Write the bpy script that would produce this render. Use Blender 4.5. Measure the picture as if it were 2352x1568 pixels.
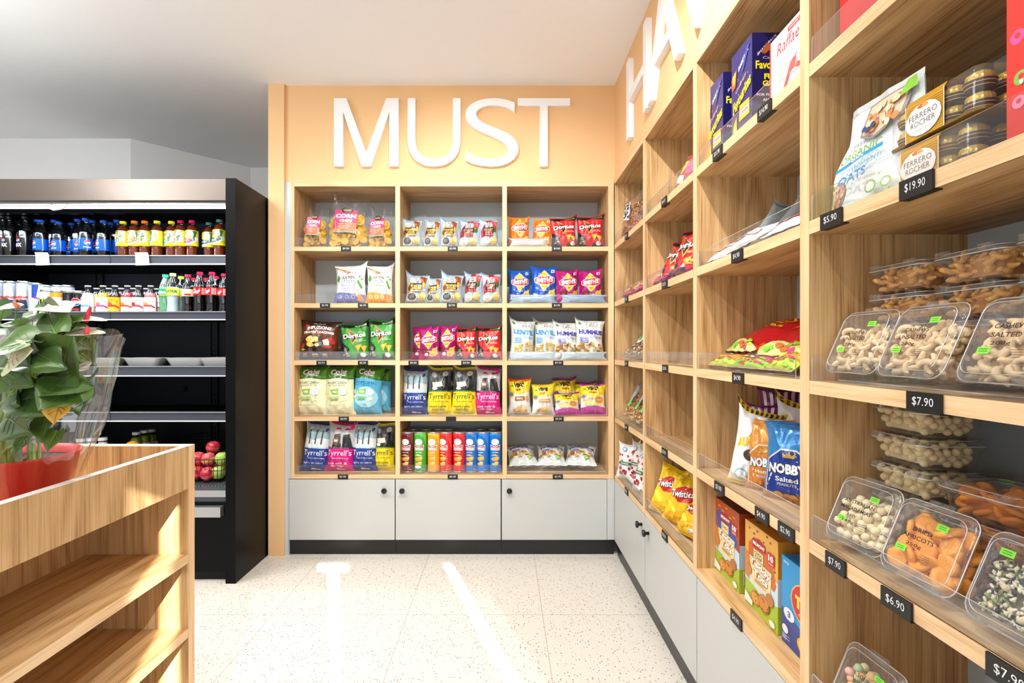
import bpy, math, random
from mathutils import Vector, Matrix, Euler, noise
R = math.radians; PI = math.pi
random.seed(7)
col = bpy.context.scene.collection
scene = bpy.context.scene
for o in list(bpy.data.objects): bpy.data.objects.remove(o)

# ------------------------------------------------------------------ camera
F, CX, CY, EYE = 1164.0, 1157.0, 798.0, 1.18
cam_d = bpy.data.cameras.new('camera'); cam = bpy.data.objects.new('camera', cam_d); col.objects.link(cam)
cam_d.sensor_width = 36; cam_d.lens = F/2352*36
cam_d.shift_x = (1176-CX)/2352; cam_d.shift_y = (CY-784)/2352
cam_d.clip_start = .02
cam.location = (0, 0, EYE); cam.rotation_euler = (R(90), 0, 0)
scene.camera = cam
# ------------------------------------------------------------------ world, sun, large lights, exposure
w = bpy.data.worlds.new('world'); scene.world = w; w.use_nodes = True
bg = w.node_tree.nodes['Background']; bg.inputs[0].default_value = (.88, .94, 1, 1); bg.inputs[1].default_value = 1.6
scene.view_settings.view_transform = 'Standard'; scene.view_settings.look = 'None'
scene.view_settings.exposure = 0.0; scene.view_settings.gamma = 1; scene.view_settings.use_curve_mapping = False
def lamp(name, kind, loc, rot, energy, color=(1, 1, 1), **kw):
    d = bpy.data.lights.new(name, kind); d.energy = energy; d.color = color
    for k, v in kw.items(): setattr(d, k, v)
    o = bpy.data.objects.new(name, d); col.objects.link(o); o.location = loc; o.rotation_euler = rot
    return o
SUN_EL = 26.0
sd = Vector((-.33*math.cos(R(SUN_EL)), .944*math.cos(R(SUN_EL)), -math.sin(R(SUN_EL))))
lamp('sun', 'SUN', (1, -4, 3), sd.to_track_quat('-Z', 'Y').to_euler(), 17.0, (1, .995, .98), angle=R(.3))
lamp('window_daylight', 'AREA', (-.9, -1.75, 1.45), (R(128), 0, 0), 78, (.93, .97, 1), shape='RECTANGLE', size=4.6, size_y=2.2)
lamp('added_ceiling_fill', 'AREA', (-.35, .75, 2.655), (0, 0, 0), 7, (1, .99, .97), shape='RECTANGLE', size=1.4, size_y=1.4)  # soft overhead fill, added without a fitting of its own
lamp('added_aisle_fill', 'AREA', (-2.2, 1.4, 2.655), (0, 0, 0), 24, (1, 1, .99), shape='RECTANGLE', size=1.0, size_y=1.0)  # added fill that brightens the fridge side of the room
SPOTS = [(-.75, 1.0, 80), (.2, 1.15, 80), (-.3, 1.95, 30), (-2.0, 2.1, 48), (-3.2, 2.4, 40), (-.3, .1, 34)]
for sx_, sy_, e_ in SPOTS:
    tx = Vector((.05, .62 if sy_ > .5 else .2, -1)) if sx_ > -1.5 else Vector((0, .3, -1))
    lamp('downlight_lamp', 'SPOT', (sx_, sy_, 2.6), tx.to_track_quat('-Z', 'Y').to_euler(), e_, (1, .992, .975),
         spot_size=R(125), spot_blend=.8, shadow_soft_size=.02)

lamp('added_fill_lamp', 'POINT', (-2.5, 1.5, 2.25), (0, 0, 0), 36, (1, 1, .99), shadow_soft_size=.12)  # unseen lamp added to brighten the wall and ceiling above the fridge
# ------------------------------------------------------------------ materials
def lin(h):
    if isinstance(h, tuple): return h
    h = h.lstrip('#'); out = []
    for i in (0, 2, 4):
        c = int(h[i:i+2], 16)/255; out.append(c/12.92 if c <= .04045 else ((c+.055)/1.055)**2.4)
    return tuple(out)
MATS = {}
def base_mat(name):
    m = bpy.data.materials.new(name); m.use_nodes = True; nt = m.node_tree
    MATS[name] = m
    return m, nt, nt.nodes['Principled BSDF'], nt.nodes, nt.links
def plain(name, c, rough=.5, metal=0, spec=.5, bump=0, bscale=200, emit=0, var=.03):
    m, nt, b, N, K = base_mat(name)
    rgb = lin(c)
    b.inputs['Roughness'].default_value = rough; b.inputs['Metallic'].default_value = metal
    b.inputs['Specular IOR Level'].default_value = spec
    tc = N.new('ShaderNodeTexCoord'); nz = N.new('ShaderNodeTexNoise'); nz.inputs['Scale'].default_value = bscale
    K.new(tc.outputs['Object'], nz.inputs['Vector'])
    mx = N.new('ShaderNodeMix'); mx.data_type = 'RGBA'
    mx.inputs[6].default_value = tuple(x*(1-var) for x in rgb)+(1,); mx.inputs[7].default_value = tuple(min(1, x*(1+var)) for x in rgb)+(1,)
    K.new(nz.outputs[0], mx.inputs[0]); K.new(mx.outputs[2], b.inputs['Base Color'])
    if bump:
        bp = N.new('ShaderNodeBump'); bp.inputs['Strength'].default_value = bump; bp.inputs['Distance'].default_value = .001
        K.new(nz.outputs[0], bp.inputs['Height']); K.new(bp.outputs[0], b.inputs['Normal'])
    if emit:
        b.inputs['Emission Color'].default_value = rgb+(1,); b.inputs['Emission Strength'].default_value = emit
    return m
def printed(name, rough, coat=0, bump=0, bscale=60, metal=0, dist=.002):
    """reads the printed colour of every face from the mesh's own colour attribute"""
    m, nt, b, N, K = base_mat(name)
    a = N.new('ShaderNodeAttribute'); a.attribute_name = 'Col'
    K.new(a.outputs['Color'], b.inputs['Base Color']); b.inputs['Roughness'].default_value = rough
    b.inputs['Coat Weight'].default_value = coat; b.inputs['Coat Roughness'].default_value = .12; b.inputs['Metallic'].default_value = metal
    if bump:
        tc = N.new('ShaderNodeTexCoord'); nz = N.new('ShaderNodeTexNoise'); nz.inputs['Scale'].default_value = bscale; nz.inputs['Detail'].default_value = 2
        K.new(tc.outputs['Object'], nz.inputs['Vector'])
        bp = N.new('ShaderNodeBump'); bp.inputs['Strength'].default_value = bump; bp.inputs['Distance'].default_value = dist
        K.new(nz.outputs[0], bp.inputs['Height']); K.new(bp.outputs[0], b.inputs['Normal'])
    return m
def clear(name, tint=(1, 1, 1), gl=.10, haze=.0, bump=0, bscale=25, rough=.05, edge=.55):
    m, nt, b, N, K = base_mat(name)
    N.remove(b); out = N['Material Output']
    tr = N.new('ShaderNodeBsdfTransparent'); tr.inputs[0].default_value = tint+(1,)
    g = N.new('ShaderNodeBsdfGlossy'); g.inputs['Roughness'].default_value = rough
    df = N.new('ShaderNodeBsdfDiffuse'); df.inputs[0].default_value = (.85, .86, .87, 1)
    lw = N.new('ShaderNodeLayerWeight'); lw.inputs[0].default_value = .35
    mr = N.new('ShaderNodeMapRange'); mr.inputs[3].default_value = gl; mr.inputs[4].default_value = edge
    K.new(lw.outputs['Facing'], mr.inputs[0])
    mp = N.new('ShaderNodeMath'); mp.operation = 'POWER'; mp.inputs[1].default_value = 2.0; K.new(lw.outputs['Facing'], mp.inputs[0]); K.new(mp.outputs[0], mr.inputs[0])
    m1 = N.new('ShaderNodeMixShader'); m1.inputs[0].default_value = haze; K.new(tr.outputs[0], m1.inputs[1]); K.new(df.outputs[0], m1.inputs[2])
    m2 = N.new('ShaderNodeMixShader'); K.new(mr.outputs[0], m2.inputs[0]); K.new(m1.outputs[0], m2.inputs[1]); K.new(g.outputs[0], m2.inputs[2])
    K.new(m2.outputs[0], out.inputs[0])
    if bump:
        tc = N.new('ShaderNodeTexCoord'); nz = N.new('ShaderNodeTexNoise'); nz.inputs['Scale'].default_value = bscale; nz.inputs['Detail'].default_value = 3
        K.new(tc.outputs['Object'], nz.inputs['Vector'])
        bp = N.new('ShaderNodeBump'); bp.inputs['Strength'].default_value = bump; bp.inputs['Distance'].default_value = .01
        K.new(nz.outputs[0], bp.inputs['Height']); K.new(bp.outputs[0], g.inputs['Normal']); K.new(bp.outputs[0], lw.inputs['Normal'])
    return m
def wood(name, axis, dark='#8f6335', mid='#c49559', light='#deb67c', seed=0):
    m, nt, b, N, K = base_mat(name)
    tc = N.new('ShaderNodeTexCoord')
    def mapped(along, across):
        mp = N.new('ShaderNodeMapping'); s = [across]*3; s[axis] = along
        mp.inputs['Scale'].default_value = s; mp.inputs['Location'].default_value = (seed*1.3, seed*.7, seed*2.1)
        K.new(tc.outputs['Object'], mp.inputs['Vector']); return mp
    fine = N.new('ShaderNodeTexNoise'); fine.inputs['Scale'].default_value = 1; fine.inputs['Detail'].default_value = 4; fine.inputs['Roughness'].default_value = .65
    K.new(mapped(5, 260).outputs[0], fine.inputs['Vector'])
    med = N.new('ShaderNodeTexNoise'); med.inputs['Scale'].default_value = 1; med.inputs['Detail'].default_value = 2
    K.new(mapped(.55, 5).outputs[0], med.inputs['Vector'])
    mul = N.new('ShaderNodeMath'); mul.operation = 'MULTIPLY'; mul.inputs[1].default_value = 80; K.new(med.outputs[0], mul.inputs[0])
    sn = N.new('ShaderNodeMath'); sn.operation = 'SINE'; K.new(mul.outputs[0], sn.inputs[0])
    ad = N.new('ShaderNodeMath'); ad.operation = 'MULTIPLY_ADD'; ad.inputs[1].default_value = .09; K.new(sn.outputs[0], ad.inputs[0]); K.new(fine.outputs[0], ad.inputs[2])
    band = N.new('ShaderNodeTexNoise'); band.inputs['Scale'].default_value = 1; K.new(mapped(.4, 14).outputs[0], band.inputs['Vector'])
    ad2 = N.new('ShaderNodeMath'); ad2.operation = 'MULTIPLY_ADD'; ad2.inputs[1].default_value = .28; K.new(band.outputs[0], ad2.inputs[0]); K.new(ad.outputs[0], ad2.inputs[2])
    cr = N.new('ShaderNodeValToRGB'); e = cr.color_ramp.elements
    e[0].position = .38; e[0].color = lin(dark)+(1,); e[1].position = .95; e[1].color = lin(light)+(1,)
    x = cr.color_ramp.elements.new(.60); x.color = lin(mid)+(1,)
    K.new(ad2.outputs[0], cr.inputs[0]); K.new(cr.outputs[0], b.inputs['Base Color'])
    b.inputs['Roughness'].default_value = .48
    bp = N.new('ShaderNodeBump'); bp.inputs['Strength'].default_value = .12; bp.inputs['Distance'].default_value = .0006
    K.new(fine.outputs[0], bp.inputs['Height']); K.new(bp.outputs[0], b.inputs['Normal'])
for i, a in enumerate('xyz'):
    wood('oak_'+a, i, '#946c40', '#c49b67', '#dfbc8a', i)
    wood('oak_edge_'+a, i, '#d0a474', '#e6bf8f', '#f2d2a8', 5+i)
def floor_mat():
    m, nt, b, N, K = base_mat('terrazzo')
    tc = N.new('ShaderNodeTexCoord')
    v = N.new('ShaderNodeTexVoronoi'); v.inputs['Scale'].default_value = 95; K.new(tc.outputs['Object'], v.inputs['Vector'])
    lt = N.new('ShaderNodeMath'); lt.operation = 'LESS_THAN'; lt.inputs[1].default_value = .28; K.new(v.outputs['Distance'], lt.inputs[0])
    sep = N.new('ShaderNodeSeparateColor'); K.new(v.outputs['Color'], sep.inputs[0])
    pk = N.new('ShaderNodeMath'); pk.operation = 'LESS_THAN'; pk.inputs[1].default_value = .42; K.new(sep.outputs[0], pk.inputs[0])
    mm = N.new('ShaderNodeMath'); mm.operation = 'MULTIPLY'; K.new(lt.outputs[0], mm.inputs[0]); K.new(pk.outputs[0], mm.inputs[1])
    nz = N.new('ShaderNodeTexNoise'); nz.inputs['Scale'].default_value = 260; K.new(tc.outputs['Object'], nz.inputs['Vector'])
    cr = N.new('ShaderNodeValToRGB'); cr.color_ramp.elements[0].color = lin('#c4bcae')+(1,); cr.color_ramp.elements[1].color = lin('#e4ded3')+(1,)
    cr.color_ramp.elements[0].position = .3; cr.color_ramp.elements[1].position = .6
    K.new(nz.outputs[0], cr.inputs[0])
    ch = N.new('ShaderNodeMix'); ch.data_type = 'RGBA'; ch.inputs[6].default_value = lin('#6f665a')+(1,); ch.inputs[7].default_value = lin('#a9a59e')+(1,)
    K.new(sep.outputs[1], ch.inputs[0])
    mx = N.new('ShaderNodeMix'); mx.data_type = 'RGBA'; K.new(mm.outputs[0], mx.inputs[0]); K.new(cr.outputs[0], mx.inputs[6]); K.new(ch.outputs[2], mx.inputs[7])
    sx = N.new('ShaderNodeSeparateXYZ'); K.new(tc.outputs['Object'], sx.inputs[0])
    def line(sock, off):
        a = N.new('ShaderNodeMath'); a.operation = 'SUBTRACT'; a.inputs[1].default_value = off; K.new(sock, a.inputs[0])
        f = N.new('ShaderNodeMath'); f.operation = 'FLOORED_MODULO'; f.inputs[1].default_value = .598; K.new(a.outputs[0], f.inputs[0])
        l = N.new('ShaderNodeMath'); l.operation = 'LESS_THAN'; l.inputs[1].default_value = .0024; K.new(f.outputs[0], l.inputs[0]); return l
    l1, l2 = line(sx.outputs[0], .171), line(sx.outputs[1], 2.237)
    mxm = N.new('ShaderNodeMath'); mxm.operation = 'MAXIMUM'; K.new(l1.outputs[0], mxm.inputs[0]); K.new(l2.outputs[0], mxm.inputs[1])
    m3 = N.new('ShaderNodeMix'); m3.data_type = 'RGBA'; m3.inputs[7].default_value = lin('#a59c8e')+(1,); K.new(mxm.outputs[0], m3.inputs[0]); K.new(mx.outputs[2], m3.inputs[6])
    K.new(m3.outputs[2], b.inputs['Base Color']); b.inputs['Roughness'].default_value = .38
floor_mat()
plain('orange_paint', '#eabf8c', .75, bump=.15, bscale=300)
plain('white_paint', '#ececeb', .8, bump=.1, bscale=300)
plain('ceiling_paint', '#f3f5f8', .85, bump=.1, bscale=200)
plain('grey_laminate', '#c4c5c2', .45, bump=.05)
plain('back_panel_grey', '#bcc7cd', .5)
plain('kick_black', '#17181a', .35)
plain('gap_dark', '#101010', .8)
plain('fridge_black', '#08090a', .32, spec=.12, bump=.1, bscale=900)
plain('fridge_header', '#6b625b', .36, metal=.75, spec=.5, bump=.2, bscale=700)
plain('fridge_interior', '#0b0e17', .5, spec=.2)
plain('rail_grey', '#4b4e58', .3, metal=.3)
plain('steel', '#c4c7c9', .3, metal=.9)
plain('white_plastic', '#f2f2ee', .35)
plain('letter_white', '#f6f6f6', .5)
plain('knob_black', '#131313', .35)
plain('tag_black', '#121314', .45)
plain('chalk_white', '#ececec', .7)
plain('led_white', '#f2f7ff', .4, emit=9, var=0)
plain('wire_black', '#1a1a1a', .3, metal=.6)
plain('chrome_wire', '#b9bdc2', .2, metal=.9)
plain('soil', '#3d2a1d', .9, bump=1, bscale=60, var=.5)
plain('red_pot', '#e00a22', .34)
printed('film', .32, .12, .55, 30, dist=.007); printed('foil', .28, .3, .6, 32, metal=.25, dist=.007)
printed('card', .38, .15); printed('matte', .6); printed('gloss', .15, .4); printed('nut', .55, 0, .25, 300)
printed('leaf', .35, .1, .2, 30); printed('fruit', .3, .3); printed('dried', .55, .05, .4, 120); printed('goldfoil', .3, 0, .8, 260, metal=.45)
clear('acrylic', (.98, .985, .985), .035, .02, edge=.30)
clear('acrylic_edge', (.95, .96, .96), .4, .8, edge=.8, rough=.2)
clear('tub_clear', (.97, .97, .97), .05, .05, .35, 18, .06, .6)
clear('film_clear', (.98, .98, .98), .04, .015, 1.0, 22, .10, .5)
clear('cellophane', (.97, .985, .98), .13, .0, 1.0, 5, .04, .6)
clear('bottle_clear', (.86, .9, .92), .04, .0, .12, 40, .04, .6)
clear('window_film', (.07, .078, .09), .05, .0, rough=.3)

# ------------------------------------------------------------------ mesh building
class MB:
    def __init__(s): s.v = []; s.f = []; s.c = []; s.m = []; s.s = []; s.mn = []
    def mi(s, n):
        if n not in s.mn: s.mn.append(n)
        return s.mn.index(n)
    def add(s, vs, fs, mat, c='#ffffff', smooth=False):
        b = len(s.v); s.v += [tuple(p) for p in vs]; mi = s.mi(mat); c = lin(c) if not isinstance(c, list) else [lin(q) for q in c]
        for k, f in enumerate(fs):
            s.f.append([b+i for i in f]); s.c.append(c[k] if isinstance(c, list) else c); s.m.append(mi); s.s.append(smooth)
    def box(s, x0, x1, y0, y1, z0, z1, mat, c='#ffffff', mats=None):
        vs = [(x, y, z) for z in (z0, z1) for y in (y0, y1) for x in (x0, x1)]
        fs = dict(B=(0, 2, 3, 1), T=(4, 5, 7, 6), S=(0, 1, 5, 4), N=(2, 6, 7, 3), W=(0, 4, 6, 2), E=(1, 3, 7, 5))
        for k, f in fs.items(): s.add([vs[i] for i in f], [(0, 1, 2, 3)], (mats or {}).get(k, mat), c)
    def rbox(s, x0, x1, y0, y1, z0, z1, r, mat, c='#ffffff', seg=3):
        """box with rounded vertical corners"""
        pts = rrect(x1-x0, y1-y0, r, seg); cx, cy = (x0+x1)/2, (y0+y1)/2
        n = len(pts); vs = [(cx+p[0], cy+p[1], z0) for p in pts]+[(cx+p[0], cy+p[1], z1) for p in pts]
        s.add(vs, [(i, (i+1) % n, n+(i+1) % n, n+i) for i in range(n)]+[tuple(range(n-1, -1, -1)), tuple(range(n, 2*n))], mat, c)
    def lathe(s, prof, n, mat, c='#ffffff', ctr=(0, 0, 0), smooth=True, caps=True):
        vs = []
        for r, z in prof:
            for i in range(n):
                a = 2*PI*i/n; vs.append((ctr[0]+r*math.cos(a), ctr[1]+r*math.sin(a), ctr[2]+z))
        fs = []; cs = []; m = len(prof)
        for j in range(m-1):
            for i in range(n):
                k = (i+1) % n; fs.append((j*n+i, j*n+k, (j+1)*n+k, (j+1)*n+i)); cs.append(c[j] if isinstance(c, list) else c)
        if caps:
            if prof[0][0] > 1e-4: fs.append(tuple(range(n-1, -1, -1))); cs.append(c[0] if isinstance(c, list) else c)
            if prof[-1][0] > 1e-4: fs.append(tuple((m-1)*n+i for i in range(n))); cs.append(c[-1] if isinstance(c, list) else c)
        s.add(vs, fs, mat, cs, smooth)
    def tube(s, pts, r, mat, c='#ffffff', n=6, closed=False, smooth=True):
        pts = [Vector(p) for p in pts]; L = len(pts); vs = []; up = Vector((0, 0, 1))
        for i, p in enumerate(pts):
            if closed: t = pts[(i+1) % L]-pts[i-1]
            else: t = pts[min(i+1, L-1)]-pts[max(i-1, 0)]
            t.normalize(); a = t.cross(up)
            if a.length < .1: a = t.cross(Vector((1, 0, 0)))
            a.normalize(); b = t.cross(a); rr = r[i] if isinstance(r, (list, tuple)) else r
            for k in range(n):
                an = 2*PI*k/n; vs.append(p+a*rr*math.cos(an)+b*rr*math.sin(an))
        fs = []
        for i in range(L if closed else L-1):
            for k in range(n):
                j = (i+1) % L; fs.append((i*n+k, i*n+(k+1) % n, j*n+(k+1) % n, j*n+k))
        if not closed: fs += [tuple(range(n)), tuple((L-1)*n+k for k in range(n-1, -1, -1))]
        s.add(vs, fs, mat, c, smooth)
    def ball(s, p, r, mat, c, nu=8, nv=6, M=None):
        r = r if isinstance(r, (tuple, list)) else (r, r, r); vs = [Vector((0, 0, -r[2]))]
        for j in range(1, nv):
            b = -PI/2+PI*j/nv
            for i in range(nu): a = 2*PI*i/nu; vs.append(Vector((r[0]*math.cos(a)*math.cos(b), r[1]*math.sin(a)*math.cos(b), r[2]*math.sin(b))))
        vs.append(Vector((0, 0, r[2]))); fs = []
        for i in range(nu):
            k = (i+1) % nu; fs.append((0, 1+k, 1+i)); fs.append((len(vs)-1, 1+(nv-2)*nu+i, 1+(nv-2)*nu+k))
            for j in range(nv-2): fs.append((1+j*nu+i, 1+j*nu+k, 1+(j+1)*nu+k, 1+(j+1)*nu+i))
        if M: vs = [M @ q for q in vs]
        s.add([q+Vector(p) for q in vs], fs, mat, c, True)
    def build(s, name, parent=None, loc=None):
        me = bpy.data.meshes.new(name); me.from_pydata(s.v, [], s.f)
        for n in s.mn: me.materials.append(MATS[n])
        me.polygons.foreach_set('material_index', s.m); me.polygons.foreach_set('use_smooth', s.s)
        at = me.color_attributes.new('Col', 'FLOAT_COLOR', 'CORNER'); buf = []
        for f, c in zip(s.f, s.c): buf += (c[0], c[1], c[2], 1.0)*len(f)
        at.data.foreach_set('color', buf); me.update()
        o = bpy.data.objects.new(name, me); col.objects.link(o)
        if parent: o.parent = parent
        if loc: o.location = loc
        return o
def rrect(w, h, r, seg=3):
    out = []
    for cx, cy, a0 in ((w/2-r, h/2-r, 0), (-w/2+r, h/2-r, 90), (-w/2+r, -h/2+r, 180), (w/2-r, -h/2+r, 270)):
        for k in range(seg+1):
            a = R(a0+90*k/seg); out.append((cx+r*math.cos(a), cy+r*math.sin(a)))
    return out
# ---- text and flat artwork
TXT = {}
def text_tris(body, bold=0, res=2):
    key = (body, bold, res)
    if key in TXT: return TXT[key]
    cu = bpy.data.curves.new('t', 'FONT'); cu.body = body; cu.size = 1; cu.offset = bold; cu.resolution_u = res; cu.fill_mode = 'FRONT'
    ob = bpy.data.objects.new('t', cu); col.objects.link(ob)
    dg = bpy.context.evaluated_depsgraph_get(); ev = ob.evaluated_get(dg); me = ev.to_mesh(); me.calc_loop_triangles()
    vs = [(v.co.x, v.co.y) for v in me.vertices]; tr = [[vs[i] for i in t.vertices] for t in me.loop_triangles]
    ev.to_mesh_clear(); bpy.data.objects.remove(ob); bpy.data.curves.remove(cu)
    if not tr: TXT[key] = []; return []
    xs = [p[0] for t in tr for p in t]; ys = [p[1] for t in tr for p in t]
    x0, x1, y0, y1 = min(xs), max(xs), min(ys), max(ys); W = max(x1-x0, 1e-6); H = max(y1-y0, 1e-6)
    TXT[key] = [[((p[0]-x0)/W-.5, (p[1]-y0)/H-.5) for p in t] for t in tr]
    return TXT[key]
def fan(pts):
    """triangulate a simple polygon by ear clipping"""
    pts = list(pts); A = sum(pts[i][0]*pts[(i+1) % len(pts)][1]-pts[(i+1) % len(pts)][0]*pts[i][1] for i in range(len(pts)))
    if A < 0: pts.reverse()
    idx = list(range(len(pts))); out = []
    cr = lambda a, b, c: (b[0]-a[0])*(c[1]-a[1])-(b[1]-a[1])*(c[0]-a[0])
    guard = 0
    while len(idx) > 3 and guard < 500:
        guard += 1
        for k in range(len(idx)):
            a, b, c = pts[idx[k-1]], pts[idx[k]], pts[idx[(k+1) % len(idx)]]
            if cr(a, b, c) <= 1e-12: continue
            if any(cr(a, b, pts[j]) > 0 and cr(b, c, pts[j]) > 0 and cr(c, a, pts[j]) > 0 for j in idx if j not in (idx[k-1], idx[k], idx[(k+1) % len(idx)])): continue
            out.append([a, b, c]); idx.pop(k); break
        else: break
    if len(idx) == 3: out.append([pts[i] for i in idx])
    return out
def shape_tris(it):
    k = it[0]
    if k == 'rect': _, x0, y0, x1, y1, c = it; return [[(x0, y0), (x1, y0), (x1, y1)], [(x0, y0), (x1, y1), (x0, y1)]], c
    if k == 'ell':
        _, cx, cy, rx, ry, c = it; n = 16; p = [(cx+rx*math.cos(2*PI*i/n), cy+ry*math.sin(2*PI*i/n)) for i in range(n)]
        return [[(cx, cy), p[i], p[(i+1) % n]] for i in range(n)], c
    if k == 'poly': return fan(it[1]), it[2]
    if k == 'txt':
        _, s, cx, cy, w_, h_, c = it[:7]; op = it[7] if len(it) > 7 else {}
        sh = op.get('shear', 0); ro = R(op.get('rot', 0)); arc = op.get('arc', 0); asp = op.get('asp', 1)
        out = []
        for t in text_tris(s, op.get('bold', .02), op.get('res', 2)):
            q = []
            for x, y in t:
                X = x*w_+sh*y*h_; Y = y*h_-arc*x*x*4
                X, Y = X*math.cos(ro)-Y*math.sin(ro)/asp, X*math.sin(ro)*asp+Y*math.cos(ro)
                q.append((cx+X, cy+Y))
            out.append(q)
        return out, c
def art(mb, items, fmap, sx, sy, mat, maxlen=.009, base=.0016, step=.00028):
    for k, it in enumerate(items):
        tr, c = shape_tris(it); off = base+k*step; vs = []; fs = []
        stack = list(tr)
        while stack:
            a, b, d = stack.pop(); e = []
            for p, q in ((a, b), (b, d), (d, a)): e.append(math.hypot((p[0]-q[0])*sx, (p[1]-q[1])*sy))
            m = max(e)
            if m > maxlen:
                i = e.index(m); T = (a, b, d); p, q, r = T[i], T[(i+1) % 3], T[(i+2) % 3]; h = ((p[0]+q[0])/2, (p[1]+q[1])/2)
                stack.append([p, h, r]); stack.append([h, q, r]); continue
            n = len(vs); vs += [fmap(x, y, off) for x, y in (a, b, d)]
            ar = (b[0]-a[0])*(d[1]-a[1])-(b[1]-a[1])*(d[0]-a[0])
            fs.append((n, n+1, n+2) if ar > 0 else (n, n+2, n+1))
        if vs: mb.add(vs, fs, mat, c, False)
def darker(c, f): return tuple(x*f for x in lin(c))

# ------------------------------------------------------------------ things
def empty(name, loc=(0, 0, 0)):
    o = bpy.data.objects.new(name, None); o.empty_display_size = .05; col.objects.link(o); o.location = loc; return o
LABELS = {}
def tag(o, label, cat, group=None):
    n = len(label.split())
    if not 4 <= n <= 16: print('LABEL LENGTH', n, label)
    if label in LABELS and not (group and LABELS[label] == group): print('DUPLICATE LABEL', label)
    LABELS[label] = group
    o['label'] = label; o['category'] = cat
    if group: o['group'] = group
    return o
def struct(o): o['kind'] = 'structure'; return o
def dup(root):
    r = root.copy(); col.objects.link(r)
    for ch in list(root.children):
        c = ch.copy(); col.objects.link(c); c.parent = r
        for g in list(ch.children):
            d = g.copy(); col.objects.link(d); d.parent = c
    return r
PROTO = {}; USED = set()
def proto(kind, fn, size): PROTO[kind] = [fn, size, None]
def put(kind, loc, label, cat, group=None, size=None, rz=0, lean=0, roll=0, rx=None):
    p = PROTO[kind]
    if p[2] is None: p[2] = p[0](); o = p[2]
    else: o = dup(p[2])
    o.location = loc
    o.rotation_euler = (R(rx if rx is not None else -lean), R(roll), R(rz))
    if size:
        n = p[1]; s = [size[i]/n[i] if i < len(size) and size[i] else None for i in range(3)]
        if s[2] is None: s[2] = s[0] or 1
        o.scale = (s[0] or 1, s[2], s[1] or 1)        # size = (width, height, depth)
    else: o.scale = (1, 1, 1)
    tag(o, label, cat, group); return o
def wx(px, Y): return (px-CX)*Y/F
def wz(py, Y): return EYE-(py-CY)*Y/F

# ------------------------------------------------------------------ packet (pillow bag) maker; front faces -Y, base at z=0
def bag_surface(w_, h_, d_, seed, sag=.0, ear=.02, wr=1.0, taper=0):
    def S(u, v, side=-1, off=0.0):
        vv = min(max((v-.03)/.94, 0), 1)
        prof = max(math.sin(PI*vv), 0)**.5*(1-.18*v+sag*(1-v))
        cross = max(1-abs(u)**2.6, 0)**.75
        wf = 1.02-.13*math.sin(PI*vv)**.6-taper*v-.05*v*(1-v**8)+.022*noise.noise(Vector((v*5+seed, (1 if u > 0 else -1)*3.1, seed)))
        x = u*w_/2*wf
        n1 = noise.noise(Vector((u*1.8+seed, v*3.1, seed*.7)))
        n2 = noise.noise(Vector((u*4.5, v*8+seed, seed)))
        endz = 1-math.sin(PI*vv)
        cre = math.sin(u*11+seed*3+v*4)*endz**2
        rid = 1-2.2*abs(noise.noise(Vector((u*2.6+v*1.5+seed*2, v*3.4-u*.8, seed*1.7))))
        y = side*d_*.62*prof*cross*(1+.2*n1*wr) + wr*(.05*d_*n2*min(1, prof*2) + .07*d_*cre*(.4+prof)) + side*wr*.14*d_*rid*min(1, prof*1.6+.15)*(.35+.65*endz)*(1-abs(u)**6)
        y += .10*d_*math.sin(u*3.3+seed)*v**7
        z = v*h_+1.5*ear*h_*(abs(u)**3)*(v**4)*(1+math.sin(seed*5+u*2)) + .012*h_*math.sin(u*3+seed)*v**3
        y += .06*d_*math.sin(u*2.2+seed*2)*v
        x += .012*w_*math.sin(v*6+seed)*v
        return Vector((x, y+side*off if off else y, z))
    return S
def make_bag(name, w_, h_, d_, seed, bands, items, mat='film', seal='#cfd3d8', nu=28, nv=36, body_name='packet_body', back=None, seals=True, **kw):
    S = bag_surface(w_, h_, d_, seed, **kw)
    root = empty(name); lo, hi = (.045, .955) if seals else (0, 1)
    vs_ = sorted(set([lo+(hi-lo)*j/nv for j in range(nv+1)]+[b for b, _ in bands if lo < b < hi]))
    def colat(v):
        c = bands[0][1]
        for b, cc in bands:
            if v >= b: c = cc
        return c
    mb = MB()
    for side in (-1, 1):
        vs = []; fs = []; cs = []
        for v in vs_:
            for i in range(nu+1): vs.append(S(-1+2*i/nu, v, side))
        for j in range(len(vs_)-1):
            c = colat((vs_[j]+vs_[j+1])/2)
            if side == 1 and back: c = back
            for i in range(nu):
                q = (j*(nu+1)+i, j*(nu+1)+i+1, (j+1)*(nu+1)+i+1, (j+1)*(nu+1)+i); fs.append(q if side == -1 else q[::-1]); cs.append(c)
        mb.add(vs, fs, mat, cs, True)
    fm = lambda x, y, off: S(2*x-1, lo+(hi-lo)*y if False else y, -1, off)
    art(mb, items, fm, w_, h_, mat)
    mb.build(body_name, root)
    if seals:
        for nm, a, b in (('bottom_seal', 0, .05), ('top_seal', .95, 1)):
            s2 = MB(); vs = []; fs = []; rows = 6
            for j in range(rows+1):
                v = a+(b-a)*j/rows
                for i in range(nu+1):
                    p = S(-1+2*i/nu, v, -1); q = S(-1+2*i/nu, v, 1); p = (p+q)/2 if (v < .03 or v > .97) else p
                    p.y += .0007*(-1)**j; vs.append(p)
            for j in range(rows):
                for i in range(nu): fs.append((j*(nu+1)+i, j*(nu+1)+i+1, (j+1)*(nu+1)+i+1, (j+1)*(nu+1)+i))
            s2.add(vs, fs, mat, seal if isinstance(seal, str) else seal[0 if a == 0 else 1], False)
            s2.build(nm, root)
    return root
T = lambda s, x, y, w_, h_, c, **o: ('txt', s, x, y, w_, h_, c, o)
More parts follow.
